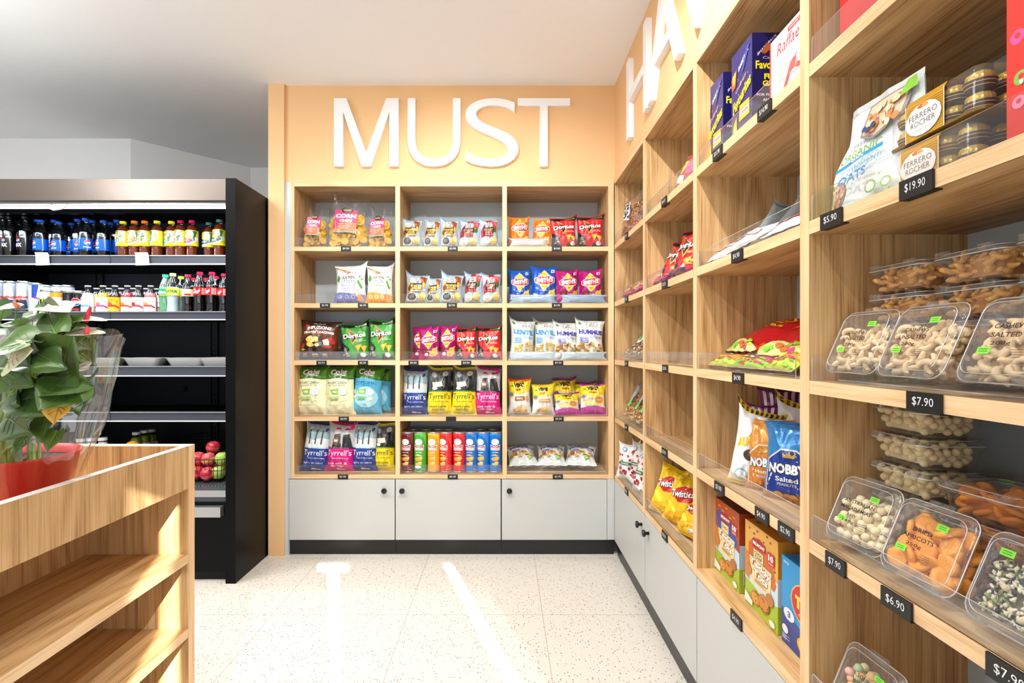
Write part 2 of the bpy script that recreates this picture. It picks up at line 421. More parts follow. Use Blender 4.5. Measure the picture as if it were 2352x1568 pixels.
def rnd_ells(seed, n, x0, x1, y0, y1, r, cols, asp=1.0):
    rn = random.Random(seed)
    return [('ell', rn.uniform(x0, x1), rn.uniform(y0, y1), r*rn.uniform(.7, 1.2), r*asp*rn.uniform(.6, 1.1), rn.choice(cols)) for _ in range(n)]
def smallprint(x0, x1, y, n, c, h_=.012):
    return [('rect', x0, y-k*h_*1.9, x1-(k % 2)*.08, y-k*h_*1.9+h_, c) for k in range(n)]

# ------------------------------------------------------------------ the room
CEIL = 2.672
m = MB(); m.box(-5, 2.2, -1.95, 4.6, -.06, 0, 'terrazzo'); struct(m.build('floor'))
m = MB(); m.box(-5, 2.2, -1.95, 4.6, CEIL, CEIL+.06, 'ceiling_paint'); struct(m.build('ceiling'))
m = MB(); m.box(-1.243, 1.2, 2.886, 3.3, 2.121, CEIL, 'orange_paint'); m.box(-1.333, -1.243, 2.868, 4.3, 0, CEIL, 'orange_paint')
m.box(-1.243, 1.2, 3.23, 3.3, 0, 2.121, 'white_paint'); struct(m.build('wall_back'))
m = MB(); m.box(.632, 1.2, .43, 2.886, 2.135, CEIL, 'orange_paint'); m.box(.985, 1.2, .43, 3.23, 0, 2.135, 'white_paint'); m.box(1.9, 2.1, -1.95, .43, 0, CEIL, 'white_paint'); struct(m.build('wall_right'))
m = MB(); pts = [(-4.7, 3.62), (-2.665, 3.62), (-2.1, 4.2), (-1.333, 4.2)]
for (a, b), (c, d) in zip(pts, pts[1:]):
    n = Vector((-(d-b), c-a)).normalized()*.08
    vs = [(a, b, 0), (c, d, 0), (c+n.x, d+n.y, 0), (a+n.x, b+n.y, 0)]; vs += [(x, y, CEIL) for x, y, z in vs]
    m.add(vs, [(0, 1, 5, 4), (1, 2, 6, 5), (2, 3, 7, 6), (3, 0, 4, 7)], 'white_paint')
struct(m.build('wall_back_left'))
m = MB(); m.box(-4.8, -4.7, -1.95, 3.62, 0, CEIL, 'white_paint'); struct(m.build('wall_left'))
# shopfront wall behind the camera: its film leaves open gaps through which the sun falls in stripes
YF = -1.9
def back_to_front(X, Y):                                       # floor point -> where its sun ray crosses the shopfront
    t = (Y-YF)/sd.y; return X-sd.x*t, -sd.z*t
def sheet_with_gaps(name, gaps):
    m = MB(); xs = sorted(set([-4.7, 1.9]+[g[i] for g in gaps for i in (0, 1)])); zs = sorted(set([0, CEIL]+[g[i] for g in gaps for i in (2, 3)]+[FILM_TOP]))
    for x0, x1 in zip(xs, xs[1:]):
        for z0, z1 in zip(zs, zs[1:]):
            cx, cz = (x0+x1)/2, (z0+z1)/2
            if any(g[0] < cx < g[1] and g[2] < cz < g[3] for g in gaps): continue
            film = cz < FILM_TOP
            m.add([(x0, YF, z0), (x1, YF, z0), (x1, YF, z1), (x0, YF, z1)], [(0, 1, 2, 3)], 'window_film' if film else 'white_paint')
    return m
gx1, gz = back_to_front(-.93, 2.765); gx2, _ = back_to_front(-.30, 2.74); gx3, gz3 = back_to_front(-.93, 2.735)
_, FILM_TOP = back_to_front(-.9, 2.46)
gx4 = .266
GW = .045
gaps = [(gx1-GW/2, gx1+GW/2, .9, gz), (gx1-.08, gx1+.08, gz-.045, gz), (gx2-GW/2, gx2+GW/2, .9, gz), (gx4-.022, gx4+.022, .9, 2.42)]
# the cross bar gap is cut as its own row of cells
struct(sheet_with_gaps('window_1', gaps).build('window_1'))

# ------------------------------------------------------------------ shelving, cabinets
ZB = [1.754, 1.432, 1.106, .788, .460]; ZR = [1.764, 1.440, 1.112, .786, .461]
YB = 2.880; XR = .629; DEP = .335; TH = .025
BX = [(-1.212, -1.190), (-.616, -.590), (-.008, .018), (.594, .626)]
root = tag(empty('shelving_unit', (-.29, YB, .435)), 'oak pigeonhole shelving built into the back wall under the word MUST', 'shelving')
def part(m, name, root): o = m.build(name, root); o.matrix_parent_inverse = Matrix.Translation(-Vector(root.location)); return o
for x0, x1 in BX:
    m = MB(); m.box(x0, x1, YB, YB+DEP, .435, 2.096 if -1<x0<.5 else 2.121, 'oak_z', mats={'S': 'oak_edge_z'}); part(m, 'upright', root)
m = MB(); m.box(-1.190, .594, YB, YB+DEP, 2.096, 2.1205, 'oak_x', mats={'S': 'oak_edge_x'}); part(m, 'top_board', root)
for k, z in enumerate(ZB):
    for j in range(3):
        m = MB(); m.box(BX[j][1], BX[j+1][0], YB+.0005, YB+DEP, z-TH, z, 'oak_x', mats={'S': 'oak_edge_x'}); part(m, 'shelf', root)
m = MB(); m.box(-1.19, .594, YB+DEP-.008, YB+DEP, .435, 2.096, 'back_panel_grey'); part(m, 'back_panel', root)
m = MB(); m.box(-1.243, -1.2125, YB+.002, YB+.3, .434, 2.121, 'back_panel_grey'); m.box(-1.243, -1.2225, YB+.002, YB+.3, 0, .434, 'back_panel_grey'); tag(m.build('side_filler'), 'narrow grey filler strip between the orange pier and the shelving', 'filler')
DY = [(2.290, 2.258), (1.684, 1.652), (1.076, 1.044), (.468, .436)]
rootR = tag(empty('shelving_unit', (XR, 1.6, .435)), 'oak pigeonhole shelving along the right wall under the letters HAV', 'shelving')
for a, b in DY:
    m = MB(); m.box(XR, XR+DEP, b, a, .435, 2.107, 'oak_z', mats={'W': 'oak_edge_z'}); part(m, 'upright', rootR)
m = MB(); m.box(XR, XR+DEP, .436, YB-.001, 2.107, 2.1345, 'oak_y', mats={'W': 'oak_edge_y'}); part(m, 'top_board', rootR)
RB = [(2.290, 2.8795), (1.684, 2.258), (1.076, 1.652), (.468, 1.044)]
for j, (a, b) in enumerate(RB):
    for z in ZR:
        m = MB(); m.box(XR+.0005, XR+DEP, a, b, z-TH-.002, z, 'oak_y', mats={'W': 'oak_edge_y'}); part(m, 'shelf', rootR)
m = MB(); m.box(XR+DEP-.008, XR+DEP, .468, 2.8795, .435, 2.107, 'back_panel_grey'); part(m, 'back_panel', rootR)
m = MB(); m.box(XR+.001, XR+DEP, 2.8765, 2.8795, .461, 2.107, 'oak_z'); part(m, 'end_panel', rootR)
# base cabinets
def cabinet(w_):
    r = empty('base_cabinet')                                  # local: x 0..w, front at y=0
    m = MB(); m.box(0, w_, .004, .33, .087, .433, 'grey_laminate', mats={'S': 'gap_dark'}); m.build('carcass', r)
    m = MB(); m.box(0, w_, .003, .30, 0, .087, 'kick_black'); m.build('kickboard', r)
    m = MB(); m.box(.002, w_-.002, -.014, .003, .088, .431, 'grey_laminate'); d = m.build('door', r); return r, d
def knob(d, x, z):
    m = MB(); m.lathe([(.007, 0), (.007, .017), (.015, .018), (.0155, .026), (.013, .028), (0, .028)], 20, 'knob_black')
    k = m.build('knob', d, (x, -.014, z)); k.rotation_euler = (R(90), 0, 0)
edges = [(-1.222, -.618, -.675), (-.616, -.015, -.574), (-.013, .588, .032)]
cl = ['left grey cupboard under the corn chip bay, knob at its right edge', 'middle grey cupboard under the bay of chip tubes, knob at its left', 'right grey cupboard on the back wall next to the corner']
for (a, b, kx), l in zip(edges, cl):
    r, d = cabinet(b-a); r.location = (a, YB+.014, 0); knob(d, kx-a, .371); tag(r, l, 'cupboard', 'grey cupboards under the back shelving')
m = MB(); m.box(.5885, .629, YB+.001, YB+.3, .088, .434, 'grey_laminate'); m.box(.5885, .629, YB+.016, YB+.3, 0, .087, 'kick_black'); tag(m.build('corner_filler'), 'grey filler strip in the corner between the two runs of cupboards', 'filler')
redges = [(2.877, 2.255, 2.306), (2.253, 1.652, 2.195), (1.650, 1.048, None), (1.046, .45, None)]
cl = ['grey cupboard on the right wall closest to the corner, knob at its right', 'grey cupboard below the yellow twisted snack bags, knob at its left',
      'grey cupboard without knob below the teddy biscuit boxes', 'nearest grey cupboard on the right wall, below the nut tubs']
for (a, b, ky), l in zip(redges, cl):
    r, d = cabinet(a-b); r.location = (XR+.014, a, 0); r.rotation_euler = (0, 0, R(-90))
    if ky: knob(d, a-ky, .376)
    tag(r, l, 'cupboard', 'grey cupboards under the right shelving')
# sign letters
def letter_m(w_, h_, t):
    s = .135*h_; d = s*1.12; P = [(0, 0), (s, 0), (s, h_*.80), (w_/2-s*.5, 0), (w_/2+s*.5, 0), (w_-s, h_*.80), (w_-s, 0), (w_, 0), (w_, h_), (w_-s*1.35, h_), (w_/2, h_*.2), (s*1.35, h_), (0, h_)]
    m = MB(); n = len(P); vs = [(x, -t/2, z) for x, z in P]+[(x, t/2, z) for x, z in P]; ix = {p: i for i, p in enumerate(P)}
    tr = [tuple(ix[q] for q in tri) for tri in fan(P)]
    m.add(vs, tr+[tuple(n+i for i in q[::-1]) for q in tr]+[(i, n+i, n+(i+1) % n, (i+1) % n) for i in range(n)], 'letter_white'); return m.build('sign_letter')
def letter(ch, w_, h_, t, name):
    cu = bpy.data.curves.new('t', 'FONT'); cu.body = ch; cu.size = 1; cu.extrude = .5; cu.offset = -.008; cu.resolution_u = 8
    ob = bpy.data.objects.new('t', cu); col.objects.link(ob); me = ob.evaluated_get(bpy.context.evaluated_depsgraph_get()).to_mesh()
    vs = [Vector(v.co) for v in me.vertices]; fs = [tuple(p.vertices) for p in me.polygons]
    x0, x1 = min(v.x for v in vs), max(v.x for v in vs); y0, y1 = min(v.y for v in vs), max(v.y for v in vs)
    vs = [((v.x-x0)/(x1-x0)*w_, -(v.z)*t, (v.y-y0)/(y1-y0)*h_) for v in vs]
    bpy.data.objects.remove(ob); m = MB(); m.add(vs, fs, 'letter_white'); return m.build(name)
LZ0, LZ1 = 2.204, 2.588
for ch, a, b in (('M', 768, 916), ('U', 937, 1058), ('S', 1069, 1191), ('T', 1189, 1309)):
    Y = 2.87; o = letter_m(wx(b, Y)-wx(a, Y), LZ1-LZ0, .024) if ch == 'M' else letter(ch, wx(b, Y)-wx(a, Y), LZ1-LZ0, .024, 'sign_letter'); o.location = (wx(a, Y), 2.874, LZ0)
    tag(o, 'large white raised letter %s on the orange wall above the back shelves' % ch, 'letter', 'white wall letters')
for ch, a, b in (('H', 2.516, 2.162), ('A', 2.149, 1.76), ('V', 1.81, 1.44)):
    o = letter(ch, a-b, LZ1-LZ0, .024, 'sign_letter'); o.location = (.620, a, LZ0); o.rotation_euler = (0, 0, R(-90))
    tag(o, 'large white raised letter %s on the orange wall above the right shelves' % ch, 'letter', 'white wall letters')

# ------------------------------------------------------------------ acrylic guards and price tags
def guard_mesh():
    W_, H_, r = 1.0, .052, .012; m = MB(); pts = [(0, 0), (W_, 0)]+[(W_-r*.6+r*.6*math.cos(R(a)), H_-r+r*math.sin(R(a))) for a in (0, 30, 60, 90)]+[(r*.6+r*.6*math.cos(R(a)), H_-r+r*math.sin(R(a))) for a in (90, 120, 150, 180)]
    n = len(pts); t = .0025
    vs = [(x, 0, z) for x, z in pts]+[(x, t, z) for x, z in pts]
    m.add(vs, [tuple(range(n)), tuple(range(2*n-1, n-1, -1))], 'acrylic'); m.add(vs, [(i, n+i, n+(i+1) % n, (i+1) % n) for i in range(n)], 'acrylic_edge')
    m.add([(0, t, .0006), (W_, t, .0006), (W_, .055, .0006), (0, .055, .0006)], [(0, 1, 2, 3)], 'acrylic')
    m.add([(0, .055, .0006), (W_, .055, .0006), (W_, .055, .0026), (0, .055, .0026)], [(0, 1, 2, 3)], 'acrylic_edge')
    o = m.build('acrylic_shelf_guard'); return o
proto('guard', guard_mesh, (1, 1, 1))
ROWN = ['top', 'second', 'middle', 'fourth', 'bottom']; BAYN = ['left', 'middle', 'right']; RBN = ['farthest', 'second-farthest', 'second-nearest', 'nearest']
for j in range(3):
    for k in range(5):
        o = put('guard', (BX[j][1]+.003, YB+.003, ZB[k]), 'clear acrylic shelf guard on the %s shelf of the back wall %s bay' % (ROWN[k], BAYN[j]), 'shelf guard', 'clear shelf guards')
        o.scale = (BX[j+1][0]-BX[j][1]-.006, 1, 1)
for j in range(4):
    for k in range(5):
        if (j, k) == (2, 4): continue
        a, b = RB[j]
        o = put('guard', (XR+.003, b-.003, ZR[k]), 'clear acrylic shelf guard on the %s shelf of the right wall %s bay' % (ROWN[k], RBN[j]), 'shelf guard', 'clear shelf guards', rz=-90)
        o.scale = (b-a-.006-(.02 if j == 2 and k == 2 else 0), 1, 1)
def price_tag(text, x, y, z, w_, h_, rz, label, n):
    r = empty('price_tag', (x, y, z)); r.rotation_euler = (0, 0, R(rz))
    m = MB(); m.box(-w_/2, w_/2, -.004, 0, -h_/2, h_/2, 'tag_black'); m.box(-w_/2, w_/2, -.004, .012, -h_/2-.0015, -h_/2, 'tag_black'); m.build('holder', r)
    if text:
        m = MB(); art(m, [T(text, 0, 0, w_*.62, h_*.5, '#e9e9e9', bold=0)], lambda u, v, off: Vector((u, -.004-off, v)), 1, 1, 'matte', 1, .0004); m.build('chalk_price', r)
    tag(r, label, 'price tag', 'black chalk price tags')
BT = [[(795, '$9.90'), (1040, '$3.90'), (1279, '$4.00')], [(747, '$5.90'), (834, '$6.50'), (1038, '$3.90'), (1279, '$4.00')],
      [(739, '$6.50'), (834, '$6.50'), (950, '$4.50'), (1071, '$4.50'), (1282, '$7.00')], [(790, '$6.00'), (1036, ''), (1283, '$5.00')], [(788, '$5.90'), (1040, '$5.00'), (1281, '$5.90')]]
for k, row in enumerate(BT):
    for i, (px, t) in enumerate(row):
        x = wx(px, YB); j = 0 if px < 915 else 1 if px < 1160 else 2; sib = [p for p, _ in row if (0 if p < 915 else 1 if p < 1160 else 2) == j]
        sd_ = '' if len(sib) == 1 else (' left end' if px == min(sib) else ' right end')
        price_tag(t, x, YB-.0005, ZB[k]-.0125, .057, .024, 0, 'black tag %s, back wall %s bay, %s shelf edge%s' % (('reading '+t) if t else 'left blank', BAYN[j], ROWN[k], sd_), 0)
RT = [(0, 0, 1440, '$3.50'), (0, 1, 1440, '$4.50'), (0, 2, 1440, '$6.90'), (0, 3, 1440, '$6.90'), (0, 4, 1440, '$5.90'),
      (1, 0, 1527, '$4.50'), (1, 1, 1528, '$2.50'), (1, 2, 1529, '$3.90'), (1, 3, 1528, '$2.90'), (1, 4, 1528, '$5.90'),
      (2, 0, 1650, '$15.90'), (2, 0, 1758, '$14.90'), (2, 1, 1695, '$4.90'), (2, 2, 1697, '$4.90'), (2, 3, 1654, '$3.90'), (2, 3, 1752, '$4.90'), (2, 3, 1808, '$2.90'), (2, 4, 1693, '$4.90'),
      (3, 1, 1912, '$5.90'), (3, 1, 2108, '$19.90'), (3, 2, 2126, '$7.90'), (3, 3, 1922, '$7.90'), (3, 3, 2062, '$6.90'), (3, 3, 2326, '$7.90')]
for j, k, px, t in RT:
    Y = XR*F/(px-CX)
    price_tag(t, XR-.0005, Y, ZR[k]-.0135, .062 if not (j == 3 and k == 3 and px < 2000) else .056, .029, -90, 'black tag reading %s, right wall %s bay, %s shelf edge%s' % (t, RBN[j], ROWN[k], ', right end' if (j, k, px) == (3, 3, 2326) else ''), 0)

# ------------------------------------------------------------------ packets of the back wall
def P_corn():
    root = empty('corn_chip_bag'); w_, h_, d_ = .20, .29, .09
    S0 = bag_surface(w_, h_, d_, 3.1, sag=.35, ear=.10, wr=2.2); m = MB()
    nu, nv = 16, 22
    for side in (-1, 1):
        vs = []
        for j in range(nv+1):
            v = j/nv
            for i in range(nu+1):
                p = S0(-1+2*i/nu, v, side)
                if v > .62: k = (v-.62)/.38; p.x *= 1-.15*math.sin(k*PI); p.y *= .6; p.y += .02*math.sin(i*1.3+v*9)*k; p.z += .012*math.sin(i*.9)*k
                vs.append(p)
        m.add(vs, [(j*(nu+1)+i, j*(nu+1)+i+1, (j+1)*(nu+1)+i+1, (j+1)*(nu+1)+i) for j in range(nv) for i in range(nu)], 'film_clear', '#ffffff', True)
    m.build('clear_bag', root)
    c = MB(); n = 10; vs = [(0, .002, 0)]
    for rr in (.5, 1):
        for i in range(n):
            a = 2*PI*i/n; r = .019*rr*(1+.1*math.sin(3*a)); vs.append((r*math.cos(a), .002-.005*rr*rr*math.cos(a)**2, r*math.sin(a)))
    c.add(vs, [(0, 1+i, 1+(i+1) % n) for i in range(n)]+[(1+i, 1+n+i, 1+n+(i+1) % n, 1+(i+1) % n) for i in range(n)], 'nut', '#e3b33c', True)
    c0 = c.build('corn_chip', root); rn = random.Random(4)
    for k in range(88):
        o = c0 if k == 0 else c0.copy()
        if k: col.objects.link(o)
        z = .015+.155*(k/88)+rn.uniform(0, .01); sp = .078*(1-.25*(z/.18)**2)
        o.location = (rn.uniform(-sp, sp), rn.uniform(-.034, -.012) if k % 4 else rn.uniform(0, .03), z); o.rotation_euler = (rn.uniform(-.7, .7), rn.uniform(-3, 3), rn.uniform(-.7, .7)); o.parent = root
    b = MB(); b.ball((0, .004, .09), (.078, .026, .085), 'nut', '#b98c2c', 12, 8); b.build('chip_filling', root)['kind'] = 'stuff'
    l = MB(); fm = lambda x, y, off: Vector((-.052+.1*x-.01*(1-y), -.040-off-.012*math.cos((x-.5)*2), .075+y*.125))
    l.add([fm(0, 0, 0), fm(.5, 0, 0), fm(1, 0, 0), fm(1, 1, 0), fm(.5, 1, 0), fm(0, 1, 0)], [(0, 1, 4, 5), (1, 2, 3, 4)], 'film', '#d8206a')
    art(l, [('poly', [(0, .0), (1, .0), (1, .42), (.45, .5), (0, .12)], '#e5662a'), ('rect', 0, 0, 1, .045, '#3fb8b0'), ('ell', .55, .98, .26, .13, '#15181a'), T('OASIS', .55, .98, .36, .08, '#d9b44a'),
            T('CORN', .5, .72, .9, .18, '#ffffff', bold=.05), T('CHIPS', .52, .52, .55, .12, '#ffffff', bold=.05), T('LIGHTLY SALTED', .5, .37, .62, .05, '#f7c9b0'), T('GLUTEN FREE', .5, .28, .5, .04, '#f7d9c0'), T('VEGAN', .5, .2, .3, .04, '#f7d9c0')], fm, .1, .125, 'film', .02, .0008)
    l.build('paper_label', root); return root
proto('corn', P_corn, (.2, .29, .09))
def small_crisp(kind):
    red = kind == 'chili'
    A = [('poly', [(.05, .55), (.3, .85), (.25, .3), (.08, .3)], '#e2a449' if not red else '#9d1f2b'), ('poly', [(.62, .93), (.95, .9), (.9, .55), (.68, .5)], '#a3572c' if not red else '#c34a55'),
         ('ell', .17, .5, .11, .09, '#8a4b27' if not red else '#b5303c'), ('ell', .83, .62, .09, .1, '#e5b04a' if not red else '#4d7a35')]
    if red: A += [('rect', .38, .82, .62, .985, '#c8142e')]
    A += [('ell', .5, .76, .21, .135, '#f2f2ee'), ('ell', .5, .76, .19, .12, '#2b2b2b'), ('ell', .5, .76, .17, .108, '#efefec')]
    A += [('rect', .5+.14*math.cos(a)-.012, .76+.09*math.sin(a)-.008, .5+.14*math.cos(a)+.012, .76+.09*math.sin(a)+.008, '#2b2b2b') for a in [i*PI/6 for i in range(12)]]
    A += [('ell', .5, .76, .08, .052, '#333333'), ('ell', .5, .76, .055, .035, '#f2f2ee'),
          ('rect', .2, .45, .76, .67, '#221d1c'), T('HONEY SOY' if not red else 'SWEET', .48, .58, .5, .09, '#e8c343' if not red else '#e79a7a', bold=.04), T('CHICKEN' if not red else 'CHILLI', .48, .49, .42, .06, '#e8c343' if not red else '#e79a7a', bold=.04)]
    A += [('rect', .22, .37, .74, .44, '#c98f5a' if not red else '#d2313f'), T('SALT' if not red else 'SEA SALT', .48, .405, .35, .03, '#f7e9d0')]
    A += [('ell', .28, .2, .24, .15, '#f1efe9'), ('ell', .28, .21, .2, .12, '#4b4a50' if not red else '#e8dccb'), ('ell', .28, .21, .11, .06, '#6b6a70' if not red else '#f6eee2'),
          ('ell', .68, .2, .15, .1, '#f0cf6a'), ('ell', .79, .26, .13, .09, '#f6dd84'), ('ell', .74, .15, .12, .06, '#e7bd4e')]
    return make_bag('crisp_packet', .115, .158, .05, 1.7 if red else .6, [(0, '#bccfe2'), (.93, '#a9c2dc')], A, 'foil', '#93abc4', ear=.07)
proto('honey', lambda: small_crisp('honey'), (.115, .158, .05)); proto('chili', lambda: small_crisp('chili'), (.115, .158, .05))
def potato(colr, dark_, seed, name='crisp_packet'):
    A = [('poly', [(.04, .3), (.1, .9), (.5, .95), (.9, .9), (.96, .35), (.5, .2)], dark_), ('poly', [(.5, .93), (.87, .62), (.5, .31), (.13, .62)], '#c9d6df'), ('poly', [(.5, .91), (.84, .62), (.5, .33), (.16, .62)], '#f4d21c'),
         ('poly', [(.1, .55), (.25, .5), (.75, .5), (.93, .58), (.9, .70), (.7, .75), (.3, .73), (.08, .66)], '#e9e9e9'),
         ('poly', [(.12, .56), (.25, .515), (.75, .515), (.91, .585), (.88, .69), (.7, .735), (.3, .715), (.11, .655)], '#cf1a24'),
         T("SMITH'S", .51, .622, .68, .13, '#ffffff', bold=.05, shear=.1, rot=4), T('POTATO CHIPS', .5, .8, .28, .025, '#6a4a10'), T('CRINKLE CUT', .5, .44, .26, .03, '#6a4a10'),
         T('Original' if dark_ != '#a30f66' else 'Salt & Vinegar', .47, .34 if dark_ == '#1550b4' else .26, .32, .04, '#ffffff'),
         ('ell', .74, .2, .2, .07, '#efc94e'), ('ell', .8, .26, .14, .1, '#f5d96c'), ('ell', .68, .14, .17, .05, '#e3b53c'), ('poly', [(.66, .2), (.9, .2), (.95, .42), (.84, .36)], '#f2d15f')]
    A += [('rect', .62+.05*i, .14, .628+.05*i, .3, '#d7a534') for i in range(6)]
    if dark_ == '#a30f66': A += [('ell', .27, .27, .14, .08, '#3d1a14'), ('ell', .27, .28, .1, .055, '#7a2a1d'), ('ell', .4, .16, .09, .05, '#efe8e6')]
    elif dark_ == '#1550b4': A += [('poly', [(.08, .1), (.3, .1), (.26, .24), (.1, .26)], '#e9dcc0'), ('ell', .2, .17, .09, .05, '#fbf7ee')]
    A += [('rect', .76, .82, .9, .9, '#dfe6ee'), ('rect', .78, .835, .88, .885, dark_)]
    return make_bag(name, .145, .20, .06, seed, [(0, colr)], A, 'film', colr, ear=.05)
SZP = (.145, .2, .06)
proto('sm_orange', lambda: potato('#f0912a', '#e47c14', 2.3), SZP); proto('sm_blue', lambda: potato('#1c5fc4', '#1550b4', 4.1), SZP); proto('sm_pink', lambda: potato('#bf1677', '#a30f66', 5.2), SZP)
def corn_tri(base, dk, sp, seed, green=False):
    A = [('poly', [(0, .96), (1, .96), (1, .84), (.55, .90), (.3, .86), (0, .90)], '#161313'), T('NO ARTIFICIAL', .72, .92, .4, .04, '#7ec24a' if not green else '#d5e8c0'),
         ('poly', [(0, .0), (0, .5), (.12, .42), (.3, .3), (.2, .12), (.5, 0)], '#1b1a1a'), ('poly', [(.5, 0), (.62, .16), (.95, .1), (.95, .03)], '#26211f'),
         ('poly', [(.22, .86), (.66, .62), (.42, .40)], '#f0a43a'), ('poly', [(.26, .82), (.60, .63), (.42, .46)], '#171414'),
         ('poly', [(.30, .77), (.53, .64), (.42, .53)], '#e25d1c'), ('poly', [(.32, .75), (.51, .64), (.42, .55)], '#171414'),
         T('Doritos', .49, .645, .86, .135, '#111111', bold=.13, rot=3), T('Doritos', .49, .648, .84, .125, '#ffffff', bold=.04, rot=3),
         T('CHEESE SUPREME' if not green else 'Original', .72, .5, .36, .05, sp)]
    A += [('poly', [(.5, .36), (.78, .42), (.62, .2)], '#e9a83a'), ('poly', [(.7, .36), (.95, .36), (.82, .18)], '#f3c04d'), ('poly', [(.56, .35), (.74, .39), (.64, .25)], '#f5cb62')]
    A += rnd_ells(8, 12, .1, .35, .08, .32, .05, ['#6d675e', '#8f897c', '#4a463f', '#b4ad9e'], .5)
    A += [('ell', .78, .12, .1, .06, '#eceae4')]
    return make_bag('crisp_packet', .16, .20, .06, seed, [(0, base)], A, 'film', dk, ear=.06)
proto('dor_red', lambda: corn_tri('#d8232a', '#b0181f', '#f4b7a4', 7.7), (.16, .2, .06)); proto('dor_green', lambda: corn_tri('#3f9a3a', '#24702a', '#cfd6d2', 3.9, True), (.16, .2, .06))
def P_sticks(bt, lt, seed):
    A = [('rect', .24, .44, .72, .80, bt), ('rect', .26, .452, .70, .788, '#f6f5f1'), T('OFF THE', .48, .75, .34, .028, '#6b625c'), T('EATEN', .48, .66, .40, .085, '#5a3c30', bold=.03), T('Path', .5, .56, .34, .09, '#2f6f8a', shear=.3, bold=0),
         T('ROASTED VEG CO', .48, .475, .36, .022, '#8b847c'), T('pea & pinto', .5, .37, .44, .05, lt, bold=0), T('bean sticks', .5, .315, .42, .045, lt, bold=0),
         ('poly', [(.0, .93), (.06, .95), (.5, .82), (.46, .78)], '#c98b52'), ('ell', .44, .8, .1, .03, '#b9764a'), ('poly', [(.05, .6), (.12, .74), (.2, .66), (.14, .55)], '#4f9a34'), ('poly', [(.78, .56), (.83, .6), (.95, .4), (.9, .36)], '#58a53a'),
         ('ell', .86, .68, .03, .02, '#4f9a34'), ('ell', .93, .62, .03, .02, '#4f9a34'), ('ell', .8, .32, .03, .02, '#5aa83c'), ('ell', .77, .86, .07, .05, '#9fb0bd'), ('ell', .77, .86, .06, .042, '#eef0f0'),
         ('poly', [(0, 0), (1, 0), (1, .22), (.6, .24), (.3, .27), (0, .27)], bt)]
    for x in (.2, .42, .64): A += [('ell', x, .16, .065, .045, '#e9e7ee'), ('ell', x, .16, .05, .034, bt)]
    A += [('poly', [(.7, .2), (.82, .27), (.95, .1), (.85, .07)], '#d8a066'), ('poly', [(.72, .08), (.8, .12), (.98, .04), (.85, .02)], '#e2b47a')]
    return make_bag('snack_bag', .175, .215, .06, seed, [(0, '#f1f1ef')], A, 'film', (bt, '#e7e9eb'), ear=.05)
proto('eaten_blue', lambda: P_sticks('#7d86c4', '#7c86b6', 1.2), (.175, .215, .06)); proto('eaten_orange', lambda: P_sticks('#f0a92c', '#cf9a6a', 6.2), (.175, .215, .06))
def P_prawn():
    A = [('poly', [(0, .5), (.2, .8), (.8, .8), (1, .5), (.8, .3), (.2, .3)], '#6a3415'), T('INFUZIONS', .5, .83, .62, .09, '#ffffff', bold=.04, arc=.03), T('DELI STYLE', .5, .925, .3, .03, '#e8d8c8'), ('ell', .2, .86, .05, .025, '#d7232b'),
         T('PRAWN CRACKERS', .5, .71, .8, .06, '#f4efe9', bold=.05, arc=.03), T('BARBECUE', .52, .665, .35, .025, '#e58a2c'),
         ('ell', .38, .44, .3, .2, '#22160f'), ('ell', .38, .46, .26, .17, '#4a2a18'), ('poly', [(.62, .5), (.8, .55), (.8, .36), (.66, .38)], '#e0d5c5'), ('ell', .84, .52, .07, .06, '#b51f22'), ('ell', .9, .44, .05, .05, '#cc2b25'), ('poly', [(.02, .24), (.1, .42), (.16, .36), (.08, .22)], '#b6211f'), ('ell', .12, .25, .05, .03, '#7fb32f'), ('ell', .78, .33, .08, .04, '#c42a25')]
    A += rnd_ells(3, 16, .24, .52, .36, .56, .07, ['#f4d777', '#eec45a', '#f9e5a0'], .7)
    A += [T('57', .2, .125, .11, .05, '#e9dccb'), T('30%', .45, .125, .15, .05, '#e9dccb'), T('NO', .69, .125, .11, .05, '#e9dccb'), ('rect', .14, .07, .28, .08, '#c9b8a4'), ('rect', .38, .07, .53, .08, '#c9b8a4'), ('rect', .62, .07, .76, .08, '#c9b8a4')]
    return make_bag('cracker_bag', .21, .225, .075, 2.9, [(0, '#4d2412'), (.3, '#5a2a14'), (.86, '#341a10')], A, 'film', '#2d170d', ear=.04)
proto('prawn', P_prawn, (.21, .225, .075))
def P_real(word, ink, seed):
    A = [('ell', .62, .88, .27, .085, '#9d988f'), ('ell', .62, .88, .26, .078, '#f4f4f0'), T('Eat', .6, .915, .14, .04, '#3a3532', bold=0), T('Real', .62, .865, .3, .07, '#3a3532', bold=0), ('ell', .14, .9, .06, .03, '#4f9a3f'),
         T(word, .53, .69, .88, .12, ink, bold=.05, rot=-2), T('Chips', .7, .56, .42, .1, ink, shear=.35, bold=0, rot=-3), ('rect', .12, .42, .42, .56, ink), ('rect', .14, .435, .40, .545, '#cfdcf2'), ('rect', .16, .45, .38, .53, ink), T('VEGAN', .27, .49, .16, .035, '#ffffff')]
    A += rnd_ells(int(seed*9), 34, .06, .96, .2, .4, .055, ['#d9a64c', '#b98146', '#e8c46c', '#9b6b3c'] if word == 'HUMMUS' else ['#e0b24a', '#eec86a', '#cf9a3a', '#f0dca6'], .6)
    A += [('rect', x, .02, x+.006, .17, '#9fd0d6') for x in (.1, .2, .3, .42, .5, .63, .8, .9)]+[('rect', .02, y, .98, y+.006, '#a8c9cf') for y in (.05, .1, .15)]+[('poly', [(.6, .14), (.72, .17), (.78, .1), (.66, .06)], '#7fb54e')]
    return make_bag('chip_bag', .16, .225, .07, seed, [(0, '#eef0ec')], A, 'film', '#e2e6e6', ear=.05)
